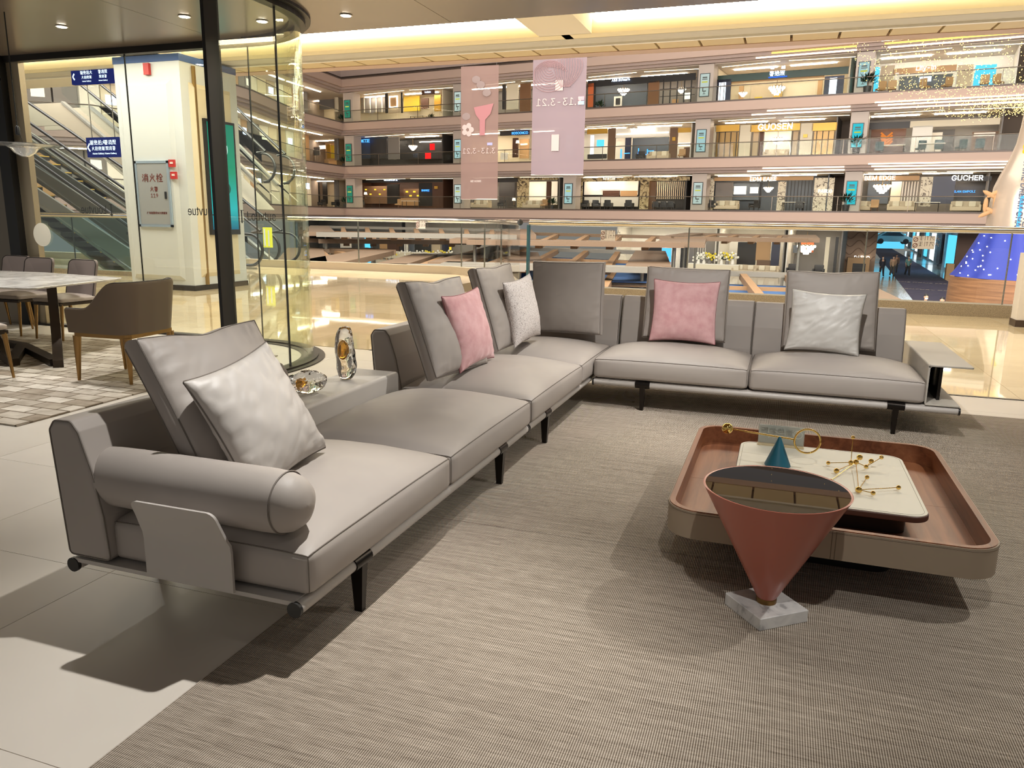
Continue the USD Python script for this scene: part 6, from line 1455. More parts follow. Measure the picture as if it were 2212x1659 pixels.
# ------------------------------------------------------------------ furniture in the far shops: one class for each kind, then copies
def cl(name):
    return proto('far_' + name)
k_ = cl('armchair')
cpart(k_, 'seat', tf(soft_box(0.62, 0.6, 0.18, 0.05, 0.02, 0.0, 6), (0, 0, 0.28)), FM['charcoal']); cpart(k_, 'backrest', tf(soft_box(0.62, 0.14, 0.5, 0.05, 0.0, 0.0, 6), (0, 0.26, 0.4)), FM['charcoal'])
for sx_ in (-1, 1):
    cpart(k_, 'arm', box(sx_ * 0.33 - 0.05, sx_ * 0.33 + 0.05, -0.28, 0.3, 0.28, 0.62), FM['charcoal'])
    for sy2 in (-0.26, 0.26): cpart(k_, 'leg', rod((sx_ * 0.27, sy2, 0), (sx_ * 0.27, sy2, 0.3), 0.025, 6), FM['black'])
k2 = cl('tan_chair')
cpart(k2, 'seat', tf(soft_box(0.58, 0.56, 0.14, 0.05, 0.02, 0.0, 6), (0, 0, 0.32)), FM['tan']); cpart(k2, 'backrest', tf(soft_box(0.6, 0.1, 0.55, 0.04, 0, 0, 6), (0, 0.27, 0.42)), FM['tan'])
for sx_ in (-1, 1):
    for sy2 in (-0.24, 0.24): cpart(k2, 'leg', rod((sx_ * 0.25, sy2, 0), (sx_ * 0.25, sy2, 0.34), 0.022, 6), FM['walnut'])
k3 = cl('sofa')
cpart(k3, 'base', tf(soft_box(2.0, 0.85, 0.3, 0.06, 0.03, 0, 8), (0, 0, 0.12)), FM['beige']); cpart(k3, 'backrest', tf(soft_box(2.0, 0.2, 0.5, 0.06, 0, 0, 8), (0, 0.34, 0.36)), FM['beige'])
for sx_ in (-1, 1): cpart(k3, 'arm', tf(soft_box(0.2, 0.85, 0.5, 0.06, 0, 0, 6), (sx_ * 0.95, 0, 0.12)), FM['beige'])
for q_ in (-0.45, 0.45): cpart(k3, 'cushion', tf(soft_box(0.5, 0.16, 0.42, 0.07, 0, 0, 6), (q_, 0.15, 0.44)), FM['cream'])
k4 = cl('plant')
cpart(k4, 'pot', lathe([(0.14, 0), (0.2, 0.02), (0.24, 0.42), (0.2, 0.43), (0.19, 0.38)], 14), FM['charcoal'])
rg = random.Random(3)
lv_ = []
for j in range(70):
    a_, e_, r_ = rg.uniform(0, 2 * PI), rg.uniform(0.15, 1.3), rg.uniform(0.4, 0.85)
    tip = np.array([math.cos(a_) * math.cos(e_) * r_, math.sin(a_) * math.cos(e_) * r_, 0.6 + math.sin(e_) * r_]); base = np.array([0, 0, 0.42]) + (tip - [0, 0, 0.42]) * 0.45
    s_ = np.cross(tip - base, [0, 0, 1]); s_ = s_ / (np.linalg.norm(s_) + 1e-9) * 0.05; mid = (tip + base) / 2 + [0, 0, 0.04]
    lv_.append((np.array([base, mid + s_, tip, mid - s_]), np.array([[0, 1, 2], [0, 2, 3], [2, 1, 0], [3, 2, 0]])))
cpart(k4, 'foliage', cat(lv_), FM['leaf'])
cpart(k4, 'stem', cat([rod((0, 0, 0.38), (0.1 * math.cos(j), 0.1 * math.sin(j), 0.95), 0.015, 5) for j in range(4)]), FM['brown'])
k5 = cl('chandelier')
bl = []
for j, (rr2, zz2, n2) in enumerate([(0.55, 0, 14), (0.42, -0.16, 11), (0.28, -0.32, 8), (0.13, -0.46, 5)]):
    bl += [ball((rr2 * math.cos(q), rr2 * math.sin(q), zz2), 0.085, 1, (1, 1, 1.3)) for q in np.linspace(0, 2 * PI, n2, endpoint=False)]
cpart(k5, 'crystals', cat(bl), emit('chandelier_glow', (255, 240, 220), 3.0))
cpart(k5, 'ring', tube([(0.55 * math.cos(q), 0.55 * math.sin(q), 0.08) for q in np.linspace(0, 2 * PI, 20, endpoint=False)], 0.03, 5, True), FM['bronze'])
cpart(k5, 'rod', rod((0, 0, -0.4), (0, 0, 1.0), 0.02, 5), FM['bronze'])
k6 = cl('dining_set')
cpart(k6, 'tabletop', box(-0.9, 0.9, -0.45, 0.45, 0.72, 0.76), FM['white'])
for sx_ in (-1, 1):
    for sy2 in (-1, 1): cpart(k6, 'leg', rod((sx_ * 0.8, sy2 * 0.38, 0), (sx_ * 0.8, sy2 * 0.38, 0.72), 0.03, 6), FM['black'])
k7 = cl('vase')
cpart(k7, 'vase', lathe([(0.05, 0.0), (0.11, 0.06), (0.10, 0.2), (0.05, 0.3), (0.06, 0.34)], 12), FM['white'])
rg = random.Random(5)
cpart(k7, 'flowers', cat([ball((rg.gauss(0, 0.13), rg.gauss(0, 0.13), 0.5 + rg.gauss(0, 0.1)), 0.07, 1) for _ in range(14)]), pbr('white_bloom', (236, 234, 222), 0.6))
cpart(k7, 'stems', cat([rod((0, 0, 0.3), (rg.gauss(0, 0.08), rg.gauss(0, 0.08), 0.5), 0.008, 4) for _ in range(6)]), FM['leaf'])
k8 = cl('yellow_vase')
cpart(k8, 'vase', lathe([(0.05, 0.0), (0.11, 0.06), (0.10, 0.2), (0.05, 0.3), (0.06, 0.34)], 12), FM['grey'])
cpart(k8, 'flowers', cat([ball((rg.gauss(0, 0.13), rg.gauss(0, 0.13), 0.5 + rg.gauss(0, 0.1)), 0.07, 1) for _ in range(14)]), pbr('yellow_bloom', (226, 206, 60), 0.6))
cpart(k8, 'stems', cat([rod((0, 0, 0.3), (rg.gauss(0, 0.08), rg.gauss(0, 0.08), 0.5), 0.008, 4) for _ in range(6)]), FM['leaf'])
k9 = cl('teal_chair')
cpart(k9, 'seat', tf(soft_box(0.6, 0.58, 0.14, 0.05, 0.02, 0.0, 6), (0, 0, 0.34)), FM['teal']); cpart(k9, 'backrest', tf(soft_box(0.62, 0.1, 0.6, 0.04, 0, 0, 6), (0, 0.27, 0.42)), FM['teal'])
for sx_ in (-1, 1):
    for sy2 in (-0.24, 0.24): cpart(k9, 'leg', rod((sx_ * 0.25, sy2, 0), (sx_ * 0.25, sy2, 0.36), 0.022, 6), FM['black'])
k10 = cl('table_lamp')
cpart(k10, 'base', lathe([(0.12, 0), (0.12, 0.02), (0.02, 0.04), (0.02, 0.4)], 12), FM['bronze']); cpart(k10, 'shade', lathe([(0.2, 0.38), (0.15, 0.66)], 14), FM['*soft'])
KIND = {'armchair': (k_, 'armchair', 'armchair'), 'tan': (k2, 'chair', 'chair'), 'sofa': (k3, 'sofa', 'sofa'), 'plant': (k4, 'potted_plant', 'plant'), 'chand': (k5, 'chandelier', 'chandelier'), 'table': (k6, 'dining_table', 'table'), 'vase': (k7, 'flower_vase', 'vase'), 'yvase': (k8, 'flower_vase', 'vase'), 'teal': (k9, 'chair', 'chair'), 'lamp': (k10, 'table_lamp', 'lamp')}
def put(kind, lev, px, n, label, rz=0.0, py=None, s=None, group=None):
    c, nm, ct_ = KIND[kind]
    z = LV[lev] if lev >= 0 else GROUND
    s_ = fac(px, py if py else (540 if lev < 0 else 300), n)[0]
    z_ = fac(px, py, n)[1] if py else z
    inst(c, nm, label, ct_, wpt(s_, n, z_), FRZ + rz, s, group)
UP, MI, LO, GR = ', upper gallery', ', middle gallery', ', lowest gallery', ', ground floor'
put('chand', 2, 1347, 3.6, 'pale chandelier in the black linteled shop' + UP, py=194, s=0.9)
put('chand', 2, 1678, 4.2, 'large lit chandelier under the blue sign' + UP, py=190, s=1.1)
put('chand', 2, 1605, 4.2, 'small lit chandelier left of the large one under the blue sign' + UP, py=201, s=0.6)
put('chand', 2, 1472, 4.4, 'lit chandelier behind the black gridded window' + UP, py=192, s=0.7)
put('chand', 1, 892, 4.6, 'white lit chandelier near the red lanterns' + MI, py=316, s=0.8)
put('chand', 1, 1680, 5.0, 'low white chandelier under the GUOSEN sign' + MI, py=300, s=0.9)
put('chand', 0, 1660, 4.4, 'lit chandelier near the black lattice screen' + LO, py=406, s=0.7)
put('chand', 0, 1906, 4.4, 'wide lit chandelier in the shop with cream sofas' + LO, py=402, s=1.1)
put('chand', -1, 1742, 3.6, 'large crystal chandelier in front of the orange picture' + GR, py=532, s=1.25)
put('plant', 2, 742, 2.4, 'potted plant beside the leftmost column' + UP); put('plant', 1, 742, 2.4, 'potted plant beside the leftmost column' + MI); put('plant', 0, 742, 2.4, 'potted plant beside the leftmost column' + LO)
put('plant', 2, 1862, 0.75, 'tall bushy plant by the fifth column' + UP, s=1.25); put('plant', 1, 1852, 0.75, 'tall bushy plant by the fifth column' + MI, s=1.2); put('plant', 0, 1842, 0.75, 'tall bushy plant by the fifth column' + LO, s=1.2)
put('plant', 2, 1293, 3.2, 'green fern by the black linteled shop window' + UP, s=0.9); put('plant', 0, 1196, 2.4, 'green plant beside the tan chair' + LO, s=0.9)
put('plant', 2, 932, 3.6, 'small plant in the yellow room' + UP, s=0.7)
for j, (px_, w_) in enumerate([(1293, 'leftmost'), (1320, 'second'), (1366, 'third')]):
    put('armchair', 0, px_, 2.4, f'dark armchair, {w_} of three before the white marble counter' + LO, PI if j else 0.6)
put('armchair', 0, 1268, 2.9, 'dark armchair beside the left gold marble pier' + LO); put('table', 0, 1440, 3.0, 'white topped dining table before the hanging slats' + LO)
for j, px_ in enumerate((1425, 1442, 1458)): put('armchair', 0, px_, 2.2, f"dark dining chair, {['left', 'middle', 'right'][j]} one before the hanging slats" + LO, PI, s=0.85)
put('sofa', 0, 1580, 2.6, 'pale three cushion sofa by the grey floral shop wall' + LO); put('armchair', 0, 1548, 2.3, 'dark armchair left of the pale sofa' + LO, 0.7); put('armchair', 0, 1640, 2.3, 'dark armchair right of the pale sofa' + LO, -0.7)
put('table', 0, 1726, 2.6, 'dining table behind the black lattice screen' + LO); put('armchair', 0, 1740, 2.2, 'dark chair by the lattice screen table' + LO, PI, s=0.9)
put('sofa', 0, 1868, 2.9, 'cream sofa beside the fifth column' + LO); put('sofa', 0, 1965, 2.6, 'cream sofa in front of the white curtains' + LO); put('tan', 0, 1905, 2.2, 'tan chair between the two cream sofas' + LO)
put('sofa', 0, 2105, 2.6, 'low sofa under the GUCHER sign' + LO); put('table', 0, 2020, 2.2, 'long table before the dark navy panel' + LO)
put('tan', 0, 1178, 2.4, 'tan chair next to the gold marble panel' + LO); put('sofa', 0, 1155, 2.6, 'cream sofa in front of the white marble wall' + LO); put('sofa', 0, 1040, 2.6, 'sofa below the pink banner' + LO)
put('armchair', 0, 1086, 2.4, 'dark armchair between the two banners' + LO); put('armchair', 0, 775, 2.9, 'dark chair at the left of the warm shelved shop' + LO); put('tan', 0, 858, 2.2, 'tan chair before the warm shelves' + LO); put('table', 0, 885, 2.0, 'table in front of the warm shelved shop' + LO)
for j, px_ in enumerate((1902, 1990, 2030, 2078, 2118)): put('teal', 1, px_, 2.2, f"dark teal chair, number {['one', 'two', 'three', 'four', 'five'][j]} from the left along the railing" + MI, PI + 0.5 * (j % 2))
put('table', 1, 2015, 2.0, 'small table among the dark teal chairs' + MI); put('table', 1, 1930, 2.4, 'table before the orange leaf wall piece' + MI)
for j, px_ in enumerate((1890, 1915, 1985, 2030, 2110, 2140)): put('tan', 2, px_, 1.8, f"pale tan chair, {['first', 'second', 'third', 'fourth', 'fifth', 'sixth'][j]} from the left by the white arched shop" + UP, PI + 0.6 * (1 - j % 3))
put('tan', 1, 1474, 2.4, 'tan armchair by the right gold box sign' + MI); put('armchair', 1, 1385, 2.6, 'dark chair under the white lit letters' + MI); put('sofa', 1, 1425, 2.8, 'pale sofa under the white lit letters' + MI)
put('sofa', 1, 1679, 4.0, 'white sofa under the ring wall light' + MI); put('tan', 2, 1452, 4.0, 'cream chair behind the black gridded window' + UP); put('table', 2, 905, 4.0, 'table in the yellow room' + UP); put('lamp', 1, 1118, 4.0, 'lit table lamp in the reception beside the large banner' + MI, py=318)
put('tan', 1, 700, 2.6, 'tan chair at the left wing' + MI); put('armchair', 0, 690, 2.4, 'dark chair at the left wing' + LO); put('armchair', 0, 720, 2.4, 'second dark chair at the left wing, nearer the corner' + LO)
put('lamp', 0, 790, 3.0, 'lit table lamp at the left of the warm shelved shop' + LO, py=428); put('lamp', 0, 1110, 3.0, 'lit table lamp by the gold marble panel' + LO, py=442)
# stalls on the ground floor at the left, full of vases
k11 = cl('stall')
cpart(k11, 'tabletop', box(-1.2, 1.2, -0.4, 0.4, 0.78, 0.84), FM['white']); cpart(k11, 'cloth', box(-1.18, 1.18, -0.39, 0.39, 0.1, 0.78), FM['cream'])
for sx_ in (-1, 1): cpart(k11, 'leg', rod((sx_ * 1.1, 0, 0), (sx_ * 1.1, 0, 0.8), 0.04, 6), FM['black'])
KIND['stall'] = (k11, 'market_stall', 'stall')
for j, px_ in enumerate((735, 770, 830, 870, 915, 960, 1420, 1520, 1570)):
    put('stall', -1, px_, 0.6, f"white stall table with vases, number {['one', 'two', 'three', 'four', 'five', 'six', 'seven', 'eight', 'nine'][j]} from the left" + GR)
    for i_ in range(3):
        put('vase' if (i_ + j) % 3 else 'yvase', -1, px_ - 12 + 12 * i_, 0.5, f"{'white' if (i_ + j) % 3 else 'yellow'} flower vase, {['left', 'middle', 'right'][i_]} on stall {['one', 'two', 'three', 'four', 'five', 'six', 'seven', 'eight', 'nine'][j]} from the left", py=562 + 3 * (j > 5) * 3 + (j > 1) * 2, s=1.5)
put('armchair', -1, 1772, 1.0, 'dark chair left of the cream pier' + GR, s=1.2); put('armchair', -1, 1715, 1.0, 'dark chair under the crystal chandelier' + GR, s=1.2); put('sofa', -1, 1612, 0.6, 'pale sofa by the dark doors' + GR); put('sofa', -1, 1660, 0.6, 'pale sofa by the bird panel' + GR)
bx = at(1846, 590, Z=GROUND)
t = thing('cardboard_box', 'brown cardboard box with dark opening at the foot of the tan wall', 'box', (bx[0], bx[1] - 2.2, GROUND))
part(t, 'carton', box(-0.9, 0.9, -0.5, 0.5, 0, 1.5), FM['tan']); part(t, 'opening', box(-0.45, 0.6, -0.52, -0.5, 0.05, 1.0), FM['black'])

# ------------------------------------------------------------------ hanging banners
def cloth_mat(name, c, thin):
    return custom(name, {'d': ('diffuse_bsdf', {'color': lin(c)}), 'l': ('translucent_bsdf', {'color': lin(c)}), 'm': ('mix_closure', {'fac': 0.45}), 't': ('transparent_bsdf', {}), 'm2': ('mix_closure', {'fac': thin})},
                  [('d.BSDF', 'm.closure1'), ('l.BSDF', 'm.closure2'), ('m.closure', 'm2.closure1'), ('t.BSDF', 'm2.closure2')], 'm2.closure')
def banner(corners, Y, mat, label):
    (x0, y0), (x1, y1) = corners
    a, b = at(x0, y1, Y=Y), at(x1, y0, Y=Y)
    w, h = b[0] - a[0], b[2] - a[2]
    t = thing('hanging_banner', label, 'banner', ((a[0] + b[0]) / 2, Y, a[2]))
    xs_ = np.linspace(-w / 2, w / 2, 9)
    g = np.array([[(x_, 0.05 * math.sin(x_ * 2.0), z_) for z_ in np.linspace(0, h, 5)] for x_ in xs_])
    g2 = g + [0, 0.01, 0]
    part(t, 'cloth', cat([sheet(g), (sheet(g2)[0], sheet(g2)[1][:, ::-1])]), mat, True)
    part(t, 'bottom_bar', rod((-w / 2, 0.005, 0), (w / 2, 0.005, 0), 0.03, 6), FM['white'])
    part(t, 'wire', cat([rod((s_ * w * 0.45, 0, h), (s_ * w * 0.45, 0, h + 9), 0.008, 4) for s_ in (-1, 1)]), FM['grey'])
    return t, w, h
PRN = pbr('banner_print', (150, 122, 124), 0.8); PRR = pbr('banner_pink', (164, 112, 114), 0.8); PRW = pbr('banner_white', (184, 166, 161), 0.8); PRG = pbr('banner_grey', (136, 120, 116), 0.8)
t, w, h = banner([(996, 140), (1077, 430)], 46.0, cloth_mat('banner_rose', (176, 150, 142), 0.34), 'sheer rose banner with a pink funnel print and mirrored dates')
fy = -0.08
part(t, 'print', cat([tf(prism([(-0.55, 0.75), (0.75, 0.95), (0.55, 0.35), (0.2, 0.0), (0.2, -0.9), (-0.15, -0.9), (-0.15, 0.0), (-0.4, 0.3)], 0, 0.004), (0.2, fy, h * 0.60), rx=PI / 2)]), PRR)
for j in range(5):
    part(t, 'petal_print', ball((-0.75 + 0.25 * math.cos(j * 1.26), fy, h * 0.53 + 0.25 * math.sin(j * 1.26)), 0.17, 1, (1, 0.03, 1)), PRW)
for x_, z_ in ((-0.85, 0.63), (0.1, 0.86), (0.5, 0.80), (-0.2, 0.90)):
    part(t, 'leaf_print', ball((x_, fy, h * z_), 0.28, 1, (1, 0.03, 0.8)), PRG)
part(t, 'writing', tf(text('3.13-3.21', 0.32, 0.004, False, True), (0.0, fy, h * 0.35)), PRW, False)
part(t, 'label', box(0.55, 0.9, fy, fy + 0.01, h * 0.41, h * 0.43), pbr('banner_lilac', (160, 160, 200), 0.7))
t, w, h = banner([(1147, 96), (1269, 378)], 44.0, cloth_mat('banner_lilac_cloth', (176, 160, 166), 0.22), 'large sheer lilac banner with a swirling line print and mirrored dates')
cz0 = h * 0.83
for j in range(9):      # left lobe: arcs one inside the other
    r_ = 0.12 + 0.095 * j
    pts_ = [(-0.55 + 1.15 * r_ * math.cos(q), fy, cz0 + 0.95 * r_ * math.sin(q) - 0.05 * j) for q in np.linspace(0.5 - 0.03 * j, PI * 1.75, 26)]
    part(t, 'line_print', tube([(max(p_[0], -w / 2 + 0.1), p_[1], min(p_[2], h - 0.08)) for p_ in pts_], 0.018, 4), PRN)
for j in range(11):     # right lobe: lines fanning down to a point
    u_ = j / 10.0
    a0, a1 = np.array([-0.25 + 1.5 * u_, cz0 + 0.55 - 0.25 * abs(u_ - 0.5)]), np.array([0.15 + 0.45 * u_, cz0 - 1.0])
    m_ = np.array([-0.35 + 1.9 * u_, cz0 - 0.2])
    pts_ = [((1 - q) ** 2 * a0 + 2 * q * (1 - q) * m_ + q * q * a1) for q in np.linspace(0, 1, 20)]
    part(t, 'line_print', tube([(min(p_[0], w / 2 - 0.1), fy, min(p_[1], h - 0.08)) for p_ in pts_], 0.018, 4), PRN)
part(t, 'writing', tf(text('3.13-3.21', 0.40, 0.004, False, True), (0.05, fy, h * 0.545)), PRW, False)
part(t, 'label', box(1.15, 1.5, fy, fy + 0.01, h * 0.58, h * 0.61), pbr('banner_label_pink', (214, 150, 160), 0.7)); part(t, 'label', box(1.15, 1.5, fy, fy + 0.01, h * 0.545, h * 0.575), pbr('banner_label_blue', (150, 190, 226), 0.7))
part(t, 'panel_print', box(-0.2, 0.25, fy, fy + 0.01, h * 0.66, h * 0.74), PRW); part(t, 'panel_print', box(-0.35, 0.1, fy, fy + 0.01, h * 0.19, h * 0.32), PRW)

# ------------------------------------------------------------------ giant bottle on a draped base, and its spray of fairy lights
BY = 43.0
bc = at(2214, 490, Y=BY); sc_ = BY / FPX / math.cos(math.radians(19))
zb = at(2150, 655, Y=BY)[2]
zt0 = at(2150, 598, Y=BY)[2]
mpp = abs(at(2214, 400, Y=BY)[2] - at(2214, 500, Y=BY)[2]) / 100.0
bt = thing('giant_bottle', 'giant pale bottle sculpture on a blue draped base at the right edge', 'sculpture', (bc[0], BY, GROUND))
hz = lambda py: at(2214, py, Y=BY)[2] - GROUND
rb_ = 76 * mpp
part(bt, 'body', lathe([(0.1, hz(515)), (rb_, hz(512)), (rb_, hz(480)), (rb_ * 0.98, hz(440)), (rb_ * 0.93, hz(405)), (rb_ * 0.82, hz(378)), (rb_ * 0.64, hz(345)), (rb_ * 0.52, hz(310)), (rb_ * 0.46, hz(270)), (rb_ * 0.43, hz(225)), (rb_ * 0.47, hz(222)), (rb_ * 0.47, hz(205)), (rb_ * 0.40, hz(203)), (rb_ * 0.35, hz(204))], 40),
     custom('bottle_skin', {'p': ('principled_bsdf', {'base_color': lin((190, 174, 156)), 'roughness': 0.25, 'metallic': 0.45})}, []), 50)
lamp_ = cat([ball((-0.35 * rb_, -0.42 * rb_, hz(352 - 11 * j)), 0.16, 1, (1, 0.4, 1)) for j in range(4)] + [ball((-0.12 * rb_, -0.5 * rb_, hz(358 - 11 * j)), 0.16, 1, (1, 0.4, 1)) for j in range(4)])
part(bt, 'inner_glow', lamp_, FM['*gold'])
for j, s_ in enumerate(['GLORY OF 20 YEARS', 'SAME DREAM CHASERS']):
    v, f = tf(text(s_, 0.24, 0.03, True), ry=PI / 2)
    an = -0.22 - 0.16 * (1 - j) if False else (-0.30 if j else -0.12)
    q = np.array([rb_ * 1.0 * math.sin(an - 0.2), -rb_ * 1.0 * math.cos(an - 0.2) - 0.03])
    part(bt, 'writing', (tf((v, f), rz=an - 0.2)[0] + [q[0], q[1], hz(440)], f), pbr('bottle_ink', (70, 74, 90), 0.6), False)
part(bt, 'blue_glow', tf(box(-0.06, 0.06, -0.03, 0, hz(490), hz(425)), (rb_ * math.sin(-0.42), -rb_ * math.cos(-0.42) - 0.02, 0)), FM['*neon'])
part(bt, 'paper_flower', cat([tf(ball((0, 0, 0), 0.36, 1, (0.3, 0.2, 1)), (-rb_ * 1.02 + 0.2 * math.cos(j), -0.4, hz(440) + 0.5 * math.sin(j * 1.1)), ry=j * 1.05) for j in range(7)]), pbr('paper_flower', (160, 124, 84), 0.7))
rd = (2214 - 2078) * mpp
part(bt, 'wooden_drum', lathe([(0.1, 0.0), (rd, 0.0), (rd, 0.02), (rd * 0.985, zt0 - GROUND - 0.02), (rd * 0.97, zt0 - GROUND), (0.1, zt0 - GROUND)], 48), custom('drum_wood', {'tc': ('texture_coordinate', {}), 'mp': ('mapping', {'scale': (0.3, 0.3, 6.0)}), 'n': ('noise_texture', {'scale': 2.0, 'detail': 4.0}), 'r': ('rgb_ramp', {'ramp': [(0.3, lin((112, 76, 50))), (0.7, lin((146, 104, 70)))]}), 'p': ('principled_bsdf', {'roughness': 0.6})}, [('tc.object', 'mp.vector'), ('mp.vector', 'n.vector'), ('n.fac', 'r.fac'), ('r.color', 'p.base_color')]))
prof = []
for q_ in np.linspace(0, 1, 12):
    prof.append((rd * (0.96 - 0.34 * q_ ** 0.8), zt0 - GROUND + (hz(505) - (zt0 - GROUND)) * q_))
dv, df = lathe(prof, 90)
a_ = np.arctan2(dv[:, 1], dv[:, 0]); dv[:, :2] *= (1 + 0.035 * np.sin(a_ * 11 + dv[:, 2] * 0.8) * (np.linalg.norm(dv[:, :2], axis=1) > 0.5))[:, None]
part(bt, 'blue_drape', (dv, df), pbr('blue_drape', (38, 54, 150), 0.55), 60)
rg = random.Random(11)
pins = []
for j in range(60):
    a_ = rg.uniform(PI, 2 * PI); q_ = rg.uniform(0.03, 0.95)
    r_ = rd * (0.96 - 0.34 * q_ ** 0.8) * (1 + 0.035 * math.sin(a_ * 11 + (zt0 - GROUND + (hz(505) - (zt0 - GROUND)) * q_) * 0.8)) + 0.03
    pins.append(ball((r_ * math.cos(a_), r_ * math.sin(a_), zt0 - GROUND + (hz(505) - (zt0 - GROUND)) * q_), 0.036, 0))
part(bt, 'drape_lights', cat(pins), FM['*white'], False)
# spray of fairy lights
rg = np.random.default_rng(4)
top_ = np.array([bc[0], BY, at(2214, 222, Y=BY)[2]])
lights_ = []
for j in range(44):
    xe = 1805 + 405 * (j / 43.0) + rg.uniform(-20, 20)
    ye = BY - 5 + rg.uniform(-4, 6)
    end = at(xe, rg.uniform(45, 100), Y=ye)
    ctl = at(xe * 0.72 + 2212 * 0.28, rg.uniform(225, 330), Y=BY - 3)
    n_ = 40
    for k in range(n_):
        u_ = (k + rg.uniform(0, 1)) / n_
        lights_.append((1 - u_) ** 2 * top_ + 2 * u_ * (1 - u_) * ctl + u_ * u_ * end + rg.normal(0, 0.10, 3))
for j in range(26):      # strands hanging straight down from the atrium roof
    bx_, by_ = rg.uniform(-2, 17), rg.uniform(30, 50)
    for k in range(30):
        lights_.append(np.array([bx_ + rg.normal(0, 0.06), by_ + rg.normal(0, 0.06), 14.5 + 0.42 * k + rg.uniform(-0.15, 0.15)]))
tet = (np.array([[1, 1, 1], [-1, -1, 1], [-1, 1, -1], [1, -1, -1]]) * 0.016, np.array([[0, 1, 3], [0, 2, 1], [0, 3, 2], [1, 2, 3]])[:, ::-1])
LV_ = np.array(lights_)
V = (tet[0][None] + LV_[:, None]).reshape(-1, 3); F_ = (tet[1][None] + 4 * np.arange(len(LV_))[:, None, None]).reshape(-1, 3)
solo('fairy_lights', (V, F_), emit('fairy_gold', (255, 206, 120), 3.5), 'sweeping spray of tiny golden fairy lights above the giant bottle', 'fairy lights', kind='stuff', smooth=False)
# red cloth hanging high in the atrium and the dark wall beside the walkway
t = thing('dark_screen_wall', 'dark brown panelled wall beside the blue draped base', 'wall panel', tuple(gp(2066, 604)), 0.0)
part(t, 'panel', box(-0.3, 2.0, 0, 0.3, 0, 3.9), FM['walnut']); part(t, 'panel', box(-0.9, -0.35, -0.4, 0.2, 0, 1.3), FM['tan'])
# pale wall end at the far right edge of the gallery
wv = at(2193, 706, Z=0)
struct('wall_right', box(wv[0], wv[0] + 1.5, wv[1], wv[1] + 0.3, 0.0, 1.06), pbr('right_wall_white', (224, 216, 204), 0.5), label='pale low wall end at the right edge by the railing', category='wall')
struct('baseboard_right', box(wv[0] - 0.01, wv[0] + 1.51, wv[1] - 0.01, wv[1] + 0.31, 0.0, 0.1), pbr('right_base', (70, 56, 46), 0.4), label='dark baseboard of the pale wall end at the right', category='baseboard')

